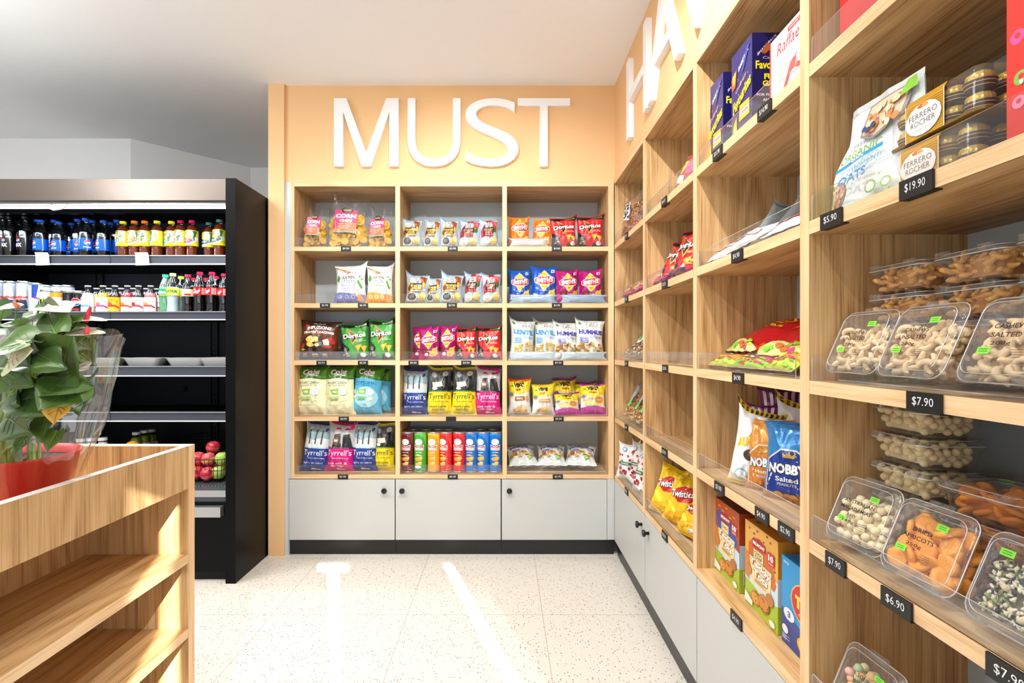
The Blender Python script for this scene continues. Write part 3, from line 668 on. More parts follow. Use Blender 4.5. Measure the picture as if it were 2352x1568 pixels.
proto('lentil', lambda: P_real('LENTIL', '#3f9fd6', 4.4), (.16, .225, .07)); proto('hummus', lambda: P_real('HUMMUS', '#3b3f9e', 1.9), (.16, .225, .07))
def P_cobs(base, pale, seed):
    A = [('poly', [(0, .97), (1, .97), (1, .735), (.5, .775), (0, .765)], '#4b8a1d'), ('poly', [(0, .765), (.5, .775), (1, .735), (1, .72), (.5, .76), (0, .75)], '#14301a'),
         T('Cobs', .46, .885, .58, .13, '#14301a', bold=.16, shear=.15), T('Cobs', .46, .888, .56, .12, '#ffffff', bold=.05, shear=.15), ('poly', [(.3, .82), (.7, .8), (.74, .815), (.5, .835)], '#ffffff'), T('NATURAL', .4, .757, .32, .014, '#ffffff'),
         T('POPCORN', .44, .66, .66, .055, '#4d4a38' if pale != '#a8dcf0' else '#12466b', bold=.0), T('BEST EVER BUTTER', .44, .605, .6, .022, '#8c886c' if pale != '#a8dcf0' else '#1d5f8a')]
    if pale == '#a8dcf0': A.insert(3, ('ell', .5, .36, .42, .22, pale))
    A += [('poly', [(.2, .52), (.52, .54), (.48, .42), (.26, .43)], '#8cc540'), T('Oh!', .36, .475, .16, .045, '#ffffff', bold=.06), ('ell', .66, .47, .15, .07, '#a9bcd0'), ('ell', .66, .47, .14, .065, '#f7f7f5'), T('SALT', .66, .47, .16, .025, '#7a93b0'),
          ('poly', [(.22, .31), (.5, .33), (.5, .3), (.22, .29)], '#6fae35'), ('ell', .62, .31, .06, .03, '#f1e2b2'), ('ell', .7, .33, .05, .03, '#f6edcc'), ('ell', .09, .47, .05, .05, '#efdb94'), ('ell', .1, .36, .04, .03, '#f2e2a6')]+smallprint(.16, .56, .36, 2, '#9fbe6a')+[('rect', .14, .2, .56, .206, '#9a977f')]
    return make_bag('popcorn_bag', .17, .28, .075, seed, [(0, base), (.75, '#4b8a1d')], A, 'film', (base, '#417a18'), ear=.03)
proto('cobs_cream', lambda: P_cobs('#f0edc4', '#f7f5dc', 1.1), (.17, .28, .075)); proto('cobs_blue', lambda: P_cobs('#58b6dd', '#a8dcf0', 8.3), (.17, .28, .075))
def P_tyr(bottom, txt_, band, pic, seed, l1, l2):
    A = []
    if pic == 'sea': A += [('poly', [(0, .5), (1, .5), (1, .66), (.7, .7), (.4, .64), (0, .7)], '#e9ecec'), ('poly', [(0, .7), (.4, .64), (.7, .7), (1, .66), (1, .9), (0, .93)], '#9db9c2')]+[('poly', [(x, .56), (x+.05, .56), (x+.045, .8), (x+.07, .86), (x+.02, .88), (x-.005, .8)], '#3c4850') for x in (.2, .44, .68)]+[('ell', x+.03, .88, .045, .03, '#cfd6d8') for x in (.2, .44, .68)]
    elif pic == 'cheese': A += [('rect', 0, .5, 1, .94, '#55585a'), ('poly', [(.05, .5), (.2, .78), (.45, .8), (.62, .5)], '#2d2f31'), ('poly', [(.55, .5), (.7, .82), (.95, .8), (1, .5)], '#1f2123'), ('ell', .3, .84, .1, .06, '#a9abac'), ('ell', .76, .86, .11, .055, '#c3c5c6'), ('poly', [(.2, .68), (.6, .7), (.66, .6), (.22, .57)], '#ecdcc2'), ('poly', [(.22, .57), (.4, .6), (.34, .52)], '#e1b97f'), ('ell', .3, .55, .12, .03, '#e9e5de')]
    else: A += [('rect', 0, .5, 1, .94, '#c3c4c6'), ('poly', [(.2, .5), (.28, .76), (.48, .78), (.56, .5)], '#3a3a3d'), ('poly', [(.58, .5), (.6, .76), (.84, .78), (.96, .5)], '#2a2a2d'), ('ell', .4, .83, .08, .05, '#dcdcdc'), ('ell', .72, .83, .08, .05, '#dcdcdc'), ('poly', [(.3, .86), (.5, .86), (.46, .9), (.34, .9)], '#c2186f'), ('poly', [(.62, .86), (.82, .86), (.78, .9), (.66, .9)], '#c2186f'), ('ell', .34, .63, .12, .08, '#8a6242'), ('rect', .27, .61, .41, .66, '#ece6dc'), ('ell', .88, .9, .08, .04, bottom)]
    A += [('poly', [(0, 0), (1, 0), (1, .49), (0, .49)], bottom), ('rect', 0, .475, 1, .5, band), T('The British Potato Crisps', .5, .488, .7, .012, '#e9efe6'),
          T("Tyrrell's", .5, .37, .9, .15, txt_, bold=.0), T('slow-cooked crisps', .56, .275, .62, .035, txt_, shear=.3, bold=0), T(l1, .46, .175, .7, .045, txt_, bold=0), T(l2, .46, .115, .5, .045, txt_, bold=0), ('ell', .5, .05, .09, .022, '#e6e6e6'), ('ell', .66, .045, .1, .015, '#dcdcdc')]
    if pic == 'sea': A += [('ell', .84, .86, .08, .05, '#e8eef5'), ('ell', .84, .86, .07, .043, '#24408c')]
    return make_bag('crisp_bag', .15, .285, .07, seed, [(0, bottom), (.49, '#aab4b8')], A, 'film', (bottom, bottom), ear=.05)
ST = (.15, .285, .07)
proto('ty_blue', lambda: P_tyr('#23408f', '#ffffff', '#a8dbe0', 'sea', 2.2, 'lightly sea salted', ''), ST)
proto('ty_yellow', lambda: P_tyr('#efdb1f', '#3a3a2a', '#3f7d35', 'cheese', 5.6, 'mature cheddar', 'cheese & chives'), ST)
proto('ty_pink', lambda: P_tyr('#d4187f', '#ffffff', '#26232b', 'men', 3.3, 'sea salt &', 'cider vinegar'), ST)
def P_vege(kind, seed):
    A = [('poly', [(0, .96), (1, .96), (1, .66), (.5, .58), (0, .64)], '#f2d81f'), ('poly', [(0, .97), (.25, .96), (.5, .93), (.8, .97), (1, .97), (1, .93), (.6, .91), (.3, .93), (0, .92)], {'bbq': '#cf4a23', 'natural': '#e5c93a', 'purple': '#8d2a86'}[kind]),
         T('VEGE', .48, .84, .46, .12, '#231d14', bold=.08), T('CHIPS', .5, .71, .36, .055, '#b23320', bold=.06), ('ell', .12, .58, .12, .085, '#f0b32c'), ('ell', .12, .58, .08, .055, '#4f7fae'), ('ell', .86, .75, .07, .05, '#f3cf5a'), ('poly', [(.1, .78), (.22, .8), (.2, .84), (.1, .82)], '#5aa33a')]
    if kind == 'bbq': A += [('poly', [(.26, .4), (.76, .42), (.74, .53), (.28, .52)], '#a96a32'), T('BBQ', .5, .465, .3, .07, '#f7efe0', bold=.05), ('ell', .86, .46, .08, .07, '#dcae5e')]
    elif kind == 'natural': A += [('poly', [(.26, .41), (.84, .43), (.82, .53), (.28, .52)], '#d98f33'), T('NATURAL', .55, .47, .5, .055, '#f7efe0', bold=.04)]
    else:
        A += [('ell', .5, .42, .44, .18, '#f0d98a'), ('ell', .74, .47, .2, .13, '#f2a82c'), ('ell', .74, .47, .14, .09, '#c77f62'), T('VEGAN', .74, .47, .2, .03, '#fff2d8'), ('poly', [(.1, .43), (.5, .47), (.5, .53), (.1, .49)], '#c487a8'), T('sweet sour', .3, .48, .34, .03, '#ffffff'), ('poly', [(0, 0), (1, 0), (1, .22), (.6, .28), (.3, .26), (0, .2)], '#c2379b'), ('rect', .2, .26, .7, .29, '#7fb6d6')]
    if kind != 'purple': A += [('ell', .5, .18, .16, .07, '#e6b873'), ('ell', .62, .2, .15, .09, '#f1cf92'), ('ell', .35, .14, .14, .05, '#e0a95e'), ('ell', .68, .12, .14, .05, '#eabf7d'), ('ell', .62, .67, .1, .06, '#ecc665')]
    return make_bag('veggie_chip_bag', .14, .20, .06, seed, [(0, '#eeeeea' if kind != 'purple' else '#c2379b'), (.22, '#eeeeea'), (.66, '#f2d81f')], A, 'film', ('#e6e6e2' if kind != 'purple' else '#a32a82', {'bbq': '#c8401f', 'natural': '#dcc22e', 'purple': '#86277f'}[kind]), ear=.06)
for k_, s_ in (('bbq', 6.6), ('natural', 1.5), ('purple', 2.7)): proto('vege_'+k_, lambda k_=k_, s_=s_: P_vege(k_, s_), (.14, .2, .06))
def P_tube(base, word, seed):
    root = empty('crisp_tube'); r, h_ = .0365, .235; n = 32; m = MB()
    m.lathe([(r, .006), (r, h_-.008)], n, 'gloss', base, caps=False)
    fm = lambda x, y, off: Vector(((r+off)*math.sin((x-.5)*PI), -(r+off)*math.cos((x-.5)*PI), .006+y*(h_-.014)))
    lt = tuple(min(1, c*1.5+.03) for c in lin(base))
    A = [('poly', [(0, 1), (0, .86), (.2, .94), (.45, .96), (.7, .88), (.9, .6), (1, .5), (1, 1)], lt), ('ell', .42, .77, .2, .085, '#f5f5f2'),
         ('poly', [(.16, .70), (.18, .555), (.68, .555), (.70, .70), (.43, .655)], '#f2f2f2'), ('poly', [(.19, .68), (.20, .57), (.66, .57), (.67, .68), (.43, .64)], '#c81b2a'), T('PRINGLES', .43, .605, .42, .055, '#ffffff', bold=.04),
         T(word, .43, .50, .3, .022, '#ffffff', bold=.03), ('poly', [(.2, .42), (.42, .46), (.66, .40), (.44, .41)], '#e7b25a' if seed != 2 else '#d9d3a0'), ('ell', .42, .33, .2, .05, '#f0a33a'), ('ell', .52, .36, .12, .03, '#f7c568'), ('ell', .42, .2, .17, .035, '#eab85d'), ('ell', .5, .24, .1, .025, '#f5d188'), T('134g', .68, .06, .14, .018, '#ffffff')]
    if seed == 2: A += [('ell', .4, .12, .2, .05, '#2c5f9a'), ('ell', .4, .125, .17, .04, '#f4f6f4')]
    art(m, A, fm, PI*r, h_, 'gloss', .008, .0003, .00012); m.build('tube_body', root)
    m = MB(); m.lathe([(r-.002, 0), (r+.0012, .001), (r+.0012, .006), (r, .008)], n, 'steel'); m.build('metal_base', root)
    m = MB(); m.lathe([(r+.0004, h_-.010), (r+.0018, h_-.009), (r+.0018, h_-.003), (r, h_-.001), (r-.002, h_-.002), (0, h_-.003)], n, 'steel', '#ffffff'); m.build('lid', root)
    return root
for k_, c_, w_, s_ in (('maroon', '#6d1526', 'BBQ', 1), ('green', '#3faa2c', 'SOUR CREAM', 2), ('orange', '#f2a116', 'CHEESE', 3), ('red', '#d81e22', 'ORIGINAL', 4), ('blue', '#0c6fc2', 'SALT & VINEGAR', 5)):
    proto('tube_'+k_, lambda c_=c_, w_=w_, s_=s_: P_tube(c_, w_, s_), (.075, .235, .075))

ORD = ['first', 'second', 'third', 'fourth', 'fifth', 'sixth', 'seventh', 'eighth']
def back(kind, px0, px1, top, row, desc, where, cat='packet', group=None, Y=2.945, rz=0, lean=7, roll=0, extra_d=0):
    """stand a packet on a back wall shelf by the pixel box it fills"""
    z = ZB[row]; d_ = PROTO[kind][1][2]; x = (wx(px0, Y)+wx(px1, Y))/2; w_ = wx(px1, Y)-wx(px0, Y); h_ = wz(top, Y)-z; h_ = h_/math.cos(R(lean))
    return put(kind, (x, Y+d_*.12, z+.0012), desc+', '+where, cat, group, (w_*1.04, h_*.985, d_*min(1.1, h_/PROTO[kind][1][1]+.1)), rz=rz, lean=lean, roll=roll)
gcorn = 'clear bags of corn chips'
back('corn', 693, 752, 470, 0, 'clear bag of corn chips with red label', 'leftmost on top left shelf', 'chip bag', gcorn, roll=2)
back('corn', 750, 846, 447, 0, 'largest clear bag of corn chips with red label', 'in front of the others', 'chip bag', gcorn, Y=2.95, rz=8)
back('corn', 842, 906, 472, 0, 'clear corn chip bag with tilted red label', 'against the first divider', 'chip bag', gcorn, Y=2.98, rz=-8, roll=-3)
gs = 'silver-blue small crisp packets'
for row, lst in ((0, [('honey', 923, 970, 502), ('honey', 972, 1012, 503), ('honey', 1012, 1054, 503), ('chili', 1051, 1103, 505), ('chili', 1101, 1146, 503)]), (1, [('honey', 931, 984, 630), ('honey', 979, 1016, 637), ('honey', 1011, 1062, 629), ('chili', 1065, 1109, 627), ('chili', 1107, 1153, 629)])):
    for i, (k, a, b, t) in enumerate(lst):
        sil = 'silver-blue packet, black honey label' if k == 'honey' else 'silver-blue packet, red chilli ribbon'
        n = [q for q in lst if q[0] == k].index((k, a, b, t)); tot = sum(q[0] == k for q in lst)
        pos = (['left', 'middle', 'right'] if tot == 3 else ['left', 'right'])[n]
        back(k, a, b, t, row, sil, '%s one of its %d on %s middle shelf' % (pos, tot, ('top', 'second')[row]), 'crisp packet', gs, Y=2.94+.008*(i % 2), rz=[6, -4, 7, -6, 3][i]-row*2, roll=[-2, 1, -1, 2, -1][(i+row) % 5], lean=8)
gp = 'potato crisp packets with red oval logo'
back('sm_orange', 1168, 1219, 497, 0, 'orange crisp packet with red oval logo', 'at left of top right shelf', 'crisp packet', gp, Y=2.96, rz=10)
back('sm_orange', 1220, 1266, 501, 0, 'crumpled smaller orange crisp packet', 'beside the red triangle-logo packets', 'crisp packet', gp, Y=2.97, rz=-14, roll=3)
gd = 'corn crisp packets with triangle logo'
back('dor_red', 1266, 1328, 498, 0, 'red packet with black triangle logo', 'left one on top right shelf', 'crisp packet', gd, rz=6, roll=-2)
back('dor_red', 1325, 1388, 495, 0, 'red packet with black triangle logo', 'right end of top right shelf', 'crisp packet', gd, Y=2.95, rz=-3)
back('eaten_blue', 768, 841, 608, 1, 'white snack bag with lilac-blue base and peas', 'second left shelf', 'snack bag', 'white bean stick bags', roll=-1)
back('eaten_orange', 840, 901, 609, 1, 'white snack bag with orange base', 'second left shelf beside the lilac one', 'snack bag', 'white bean stick bags', roll=1, rz=4)
back('eaten_orange', 872, 908, 615, 1, 'white snack bag half hidden behind the orange-based one', 'second left shelf', 'snack bag', 'white bean stick bags', Y=3.03, rz=-30)
back('sm_blue', 1167, 1220, 619, 1, 'blue crisp packet with yellow diamond', 'left one on second right shelf', 'crisp packet', gp, rz=4)
back('sm_blue', 1217, 1279, 612, 1, 'taller blue crisp packet with yellow diamond', 'beside the magenta ones', 'crisp packet', gp, Y=2.96, roll=2)
back('sm_pink', 1277, 1331, 620, 1, 'magenta crisp packet with yellow diamond', 'left one on second right shelf', 'crisp packet', gp, rz=5)
back('sm_pink', 1329, 1386, 620, 1, 'magenta crisp packet with yellow diamond', 'right end of second right shelf', 'crisp packet', gp, rz=-6, roll=-1)
back('prawn', 686, 777, 738, 2, 'dark brown prawn cracker bag with bowl picture', 'middle left shelf', 'cracker bag', None, Y=2.955, rz=5, roll=1)
back('dor_green', 784, 850, 742, 2, 'dark green packet with triangle logo', 'left one on middle left shelf', 'crisp packet', gd, Y=2.97, roll=-3, rz=8)
back('dor_green', 845, 906, 734, 2, 'bright green packet with triangle logo', 'against the divider on middle left shelf', 'crisp packet', gd, Y=2.94)
back('sm_pink', 943, 990, 751, 2, 'magenta packet with yellow diamond half hidden at left', 'centre of back wall', 'crisp packet', gp, Y=3.0, rz=-12)
back('sm_pink', 962, 1010, 754, 2, 'magenta packet with yellow diamond in front', 'of the half hidden one', 'crisp packet', gp, Y=2.935, roll=-2)
back('sm_pink', 1004, 1048, 748, 2, 'magenta packet with yellow diamond touching the red triangle-logo packet', 'centre bay', 'crisp packet', gp, Y=2.965, rz=-5, roll=2)
back('dor_red', 1046, 1096, 753, 2, 'red triangle-logo packet', 'middle shelf of centre bay next to magenta packet', 'crisp packet', gd, rz=5)
back('dor_red', 1094, 1152, 751, 2, 'red triangle-logo packet', 'right end of middle shelf of centre bay', 'crisp packet', gd, rz=-8)
gr = 'white lentil and chickpea chip bags'
back('lentil', 1170, 1228, 736, 2, 'white bag with pale blue lettering', 'left one on middle right shelf', 'chip bag', gr, Y=2.935, rz=8, roll=2)
back('lentil', 1224, 1279, 737, 2, 'white bag with pale blue lettering', 'right one on middle right shelf', 'chip bag', gr, Y=2.975, rz=-8)
back('hummus', 1273, 1330, 741, 2, 'white bag with dark blue lettering', 'left one on middle right shelf', 'chip bag', gr, Y=2.96, rz=6, roll=-1)
back('hummus', 1322, 1388, 736, 2, 'white bag with dark blue lettering', 'right end of middle right shelf', 'chip bag', gr, Y=2.94, rz=-4)
gc = 'tall popcorn bags'
back('cobs_cream', 679, 753, 842, 3, 'cream popcorn bag with green top', 'left one on fourth left shelf', 'popcorn bag', gc, Y=2.95, lean=6)
back('cobs_cream', 745, 814, 842, 3, 'cream popcorn bag with green top', 'right one beside the blue bag', 'popcorn bag', gc, Y=2.945, rz=5, lean=6)
back('cobs_blue', 806, 876, 842, 3, 'sky blue popcorn bag with green top in front', 'fourth left shelf', 'popcorn bag', gc, Y=2.965, roll=2, lean=6)
back('cobs_blue', 852, 900, 847, 3, 'sky blue popcorn bag behind the other blue one', 'fourth left shelf', 'popcorn bag', gc, Y=3.06, rz=-20, lean=4)
gt = 'tall crisp bags with black and white pictures'
back('ty_blue', 922, 983, 848, 3, 'tall dark blue crisp bag with seaside picture', 'left end of fourth middle shelf', 'crisp bag', gt)
back('ty_yellow', 980, 1038, 844, 3, 'tall yellow crisp bag', 'left one on fourth middle shelf', 'crisp bag', gt, Y=2.95, rz=4)
back('ty_yellow', 1036, 1094, 843, 3, 'tall yellow crisp bag', 'between another yellow and a pink one', 'crisp bag', gt, Y=2.945, rz=-5)
back('ty_yellow', 1010, 1060, 846, 3, 'tall yellow crisp bag standing behind the two yellow ones', 'fourth middle shelf', 'crisp bag', gt, Y=3.06, rz=3)
back('ty_pink', 1090, 1151, 844, 3, 'tall hot pink crisp bag', 'right end of fourth middle shelf', 'crisp bag', gt, rz=-3)
gv = 'yellow topped veggie chip bags'
back('vege_bbq', 1167, 1220, 871, 3, 'white veggie chip bag with brown stripe and orange top', 'fourth right shelf', 'chip bag', gv, lean=4)
back('vege_natural', 1222, 1274, 884, 3, 'white veggie chip bag with orange stripe', 'fourth right shelf', 'chip bag', gv, rz=3)
back('vege_purple', 1270, 1325, 870, 3, 'purple-based veggie chip bag behind the lower one', 'fourth right shelf', 'chip bag', gv, Y=3.03, rz=5)
back('vege_purple', 1275, 1334, 905, 3, 'lowest purple-based veggie chip bag in front', 'fourth right shelf', 'chip bag', gv, Y=2.93, rz=4, lean=22)
back('vege_purple', 1318, 1368, 879, 3, 'purple-based veggie chip bag hidden behind the right end one', 'back wall', 'chip bag', gv, Y=3.04, rz=-8)
back('vege_purple', 1333, 1392, 883, 3, 'purple-based veggie chip bag at right end', 'fourth right shelf', 'chip bag', gv, Y=2.945, rz=-6, lean=12)
back('ty_blue', 690, 752, 972, 4, 'tall dark blue crisp bag', 'left end of bottom left shelf', 'crisp bag', gt, roll=5, rz=6, lean=8)
back('ty_pink', 747, 812, 972, 4, 'tall hot pink crisp bag', 'between two dark blue ones, bottom left shelf', 'crisp bag', gt, roll=2, lean=7)
back('ty_blue', 806, 866, 972, 4, 'tall dark blue crisp bag', 'between pink and yellow, bottom left shelf', 'crisp bag', gt, roll=1, Y=2.955)
back('ty_yellow', 856, 906, 973, 4, 'tall yellow crisp bag', 'against the divider on bottom left shelf', 'crisp bag', gt, Y=2.97, rz=-6)
gg = 'upright cardboard tubes of stacked crisps'
tubes = [('maroon', 936.5), ('green', 966), ('orange', 996.5), ('red', 1025), ('red', 1055), ('blue', 1083), ('blue', 1110), ('blue', 1138)]
td = ['maroon crisp tube at the left end of the bottom middle shelf', 'green crisp tube in the front row beside the maroon one', 'orange-yellow crisp tube in the front row', 'red crisp tube in the front row next to the orange one', 'red crisp tube in the front row next to the blue ones',
      'blue crisp tube in the front row beside the red one', 'blue crisp tube in the middle of the three front blue ones', 'blue crisp tube at the right end against the divider']
def tube(k, px, Y, l, rz=0):
    put('tube_'+k, (wx(px, Y), Y, ZB[4]+.001), l, 'crisp tube', gg, rz=rz)
for i, (k, px) in enumerate(tubes): tube(k, px, 2.945, td[i], [0, 3, 0, -18, 2, -2, -16, 12][i])
for k, px, l in (('maroon', 950, 'dark crisp tube lid showing behind the maroon front tube'), ('green', 978, 'green crisp tube standing behind the green and orange ones'), ('orange', 1008, 'orange crisp tube hidden behind the front row, lid showing'), ('red', 1032, 'red crisp tube standing in the second row'), ('blue', 1104, 'blue crisp tube in the second row, left of its pair'), ('blue', 1133, 'blue crisp tube in the second row at the right')):
    tube(k, px, 3.05, l)
def lying(kind, px0, px1, Y, z, label, group, w_=None, h_=None, rz=0, rx=-78, cat='chip bag', yaw=0):
    x = (wx(px0, Y)+wx(px1, Y))/2; n = PROTO[kind][1]; W_ = w_ or (wx(px1, Y)-wx(px0, Y))
    return put(kind, (x, Y, z+n[2]*.5), label, cat, group, (W_, h_ or n[1], n[2]), rz=rz, rx=rx)
for a, b, l, rz in ((1169, 1240, 'white chip bag lying flat, leftmost on the bottom right shelf', 8), (1234, 1303, 'white chip bag lying flat in the middle of three, bottom right shelf', -2), (1296, 1370, 'white chip bag lying flat, rightmost of three on bottom right shelf', -10)):
    lying('hummus', a, b, 2.93, ZB[4]+.004, l, gr, rz=rz, h_=.2, rx=-70)
def P_flat(base, line, seed): return make_bag('flat_packet', .28, .052, .016, seed, [(0, base)], [('poly', [(0, y+.03*math.sin(3*k)), (.25, y+.05), (.5, y-.04), (.75, y+.04), (1, y), (1, y+.045), (.75, y+.085), (.5, y+.005), (.25, y+.095), (0, y+.045+.03*math.sin(3*k))], line) for k, y in enumerate((.12, .28, .44, .6, .76))], 'foil', base, ear=.0, nu=24, nv=8)
proto('flat_blue', lambda: P_flat('#c9dcec', '#6f9fc8', 1.4), (.28, .052, .016)); proto('flat_white', lambda: P_flat('#e3e9ea', '#a9c9d2', 2.4), (.28, .052, .016)); proto('flat_pink', lambda: P_flat('#e6dcd8', '#e2b9a0', 3.4), (.28, .052, .016))
gf = 'thin striped packets lying behind the guards'
for k, a, b, row, l in (('flat_pink', 1168, 1262, 0, 'flat silver packet lying behind the guard below the orange packets'), ('flat_blue', 1168, 1282, 1, 'flat pale blue striped packet below the blue packets'), ('flat_blue', 1284, 1396, 1, 'flat pale blue striped packet below the magenta packets'),
                        ('flat_white', 1168, 1282, 2, 'flat white striped packet below the lentil chip bags'), ('flat_white', 1284, 1396, 2, 'flat white striped packet below the chickpea chip bags')):
    put(k, ((wx(a, 2.9)+wx(b, 2.9))/2, 2.902, ZB[row]+.003), l, 'packet', gf, (wx(b, 2.9)-wx(a, 2.9)-.004, .047, .016))

# ------------------------------------------------------------------ goods on the right wall
def P_box(name, w_, h_, d_, base, front, left=None, top=None, side=None, topc=None, pname='carton'):
    """upright carton, front on -Y, its left end on -X"""
    root = empty(name); m = MB()
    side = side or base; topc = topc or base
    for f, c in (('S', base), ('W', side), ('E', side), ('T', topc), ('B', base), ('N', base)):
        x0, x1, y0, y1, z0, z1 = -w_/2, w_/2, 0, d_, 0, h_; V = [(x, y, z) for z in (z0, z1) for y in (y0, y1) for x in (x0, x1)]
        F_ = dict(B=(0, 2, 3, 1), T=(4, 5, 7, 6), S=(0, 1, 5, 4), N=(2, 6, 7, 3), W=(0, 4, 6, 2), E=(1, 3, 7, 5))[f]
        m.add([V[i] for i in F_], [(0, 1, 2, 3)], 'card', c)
    art(m, front, lambda x, y, o: Vector(((x-.5)*w_, -o, y*h_)), w_, h_, 'card', 1, .0003, .0001)
    if left: art(m, left, lambda x, y, o: Vector((w_/2+o, x*d_, y*h_)), d_, h_, 'card', 1, .0003, .0001)
    if top: art(m, top, lambda x, y, o: Vector(((x-.5)*w_, y*d_, h_+o)), w_, d_, 'card', 1, .0003, .0001)
    m.build(pname, root)
    f = MB(); f.box(-w_/2+.002, w_/2-.002, .001, d_*.55, h_, h_+.0007, 'card', topc if isinstance(topc, tuple) else darker(topc, .85)); f.build('top_flap', root)
    return root
def right(kind, px, row, desc, cat, group=None, size=None, X=.665, rz=-90, lean=0, roll=0, rx=None, dz=0.001):
    Y = X*F/(px-CX)
    return put(kind, (X, Y, ZR[row]+dz), desc, cat, group, size, rz=rz, lean=lean, roll=roll, rx=rx)
def P_fav():
    sp = rnd_ells(5, 14, .05, .95, .1, .8, .02, ['#e0a33c', '#c9782c'], .6)
    fr = sp+[T('SHARE PACK', .62, .83, .5, .05, '#e9e6f2', bold=.04, rot=14), ('poly', [(.5, .7), (.62, .72), (.92, .93), (.78, .93)], '#3a4a9a'), ('poly', [(.02, .74), (.3, .8), (.24, .62), (.06, .6)], '#c8502a'), ('poly', [(.08, .76), (.26, .79), (.2, .66), (.1, .66)], '#e7b03c'),
             T('Cadbury', .5, .6, .52, .05, '#d9c79a', bold=0, shear=.3, rot=12), T('Favourites', .55, .475, .86, .13, '#f6dd1c', bold=.03, rot=12),
             ('poly', [(.42, .2), (.92, .2), (.9, .36), (.45, .37)], '#f0c526'), ('rect', .46, .245, .86, .31, '#f7f2ea'), T('Crunchie', .66, .278, .38, .045, '#c2202c', bold=.04), ('poly', [(.1, .03), (.32, .12), (.3, .28), (.14, .2)], '#f3d024'),
             ('poly', [(.45, .0), (.98, .0), (.98, .1), (.5, .08)], '#c4532c'), T('CHERRY', .72, .045, .42, .04, '#f0cf4a', bold=.03)]
    si = [T('SHARE PACK', .35, .88, .5, .03, '#e9e6f2', rot=25), ('poly', [(.2, .8), (.35, .9), (.5, .86), (.3, .78)], '#a8562a'), T('Cadbury', .5, .74, .5, .035, '#d9c79a', bold=0, shear=.3), T('Favourites', .5, .67, .84, .085, '#f6dd1c', bold=.03), T('FUN', .46, .55, .36, .06, '#f6dd1c', bold=.05), T('&', .76, .56, .1, .06, '#d1202c', bold=.05), T('GAMES', .52, .48, .56, .06, '#f6dd1c', bold=.05),
          T('VISIT', .5, .42, .2, .02, '#e8e8f0'), T('FOR FUN, GAMES', .5, .36, .8, .03, '#e8e8f0', bold=.03), T('AND TRIVIA', .5, .31, .5, .03, '#e8e8f0', bold=.03)]
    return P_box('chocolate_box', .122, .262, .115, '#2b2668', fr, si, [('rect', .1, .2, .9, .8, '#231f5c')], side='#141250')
proto('fav', P_fav, (.122, .262, .115))
right('fav', 1642, 0, 'purple chocolate box with yellow writing, farther one against the divider', 'chocolate box', 'purple chocolate boxes', X=.674)
right('fav', 1703, 0, 'purple chocolate box with yellow writing, nearer one beside the white box', 'chocolate box', 'purple chocolate boxes', X=.668)
def P_raf():
    fr = [('rect', 0, 0, .035, 1, '#e5482e'), ('poly', [(.48, .88), (.95, .88), (.95, .95), (.48, .95)], '#d9302a'), T('CONFETTERIA', .72, .915, .42, .03, '#ffe9e6'), T('Raffaello', .6, .77, .78, .17, '#cf3a3a', bold=-.005, shear=.2), ('poly', [(.2, .30), (.22, .62), (.98, .62), (.98, .2)], '#d5d3d2'),
          ('ell', .5, .5, .16, .08, '#f2efec'), ('ell', .8, .45, .14, .08, '#f5f2ef'), ('ell', .35, .42, .1, .06, '#dfc3c0'), ('poly', [(.3, .02), (.38, .02), (.62, .4), (.55, .42)], '#c63a36'), ('poly', [(.45, .26), (.66, .3), (.7, .48), (.56, .42)], '#cc4a42'), ('poly', [(.66, .28), (.9, .2), (.88, .27), (.7, .34)], '#c8403a')]
    return P_box('confectionery_box', .165, .160, .05, '#f1f0ee', fr, side='#e2532f', topc='#efeeec')
proto('raf', P_raf, (.165, .16, .05))
right('raf', 1812, 0, 'white confectionery box with red script beside the purple chocolate boxes', 'confectionery box', X=.655)
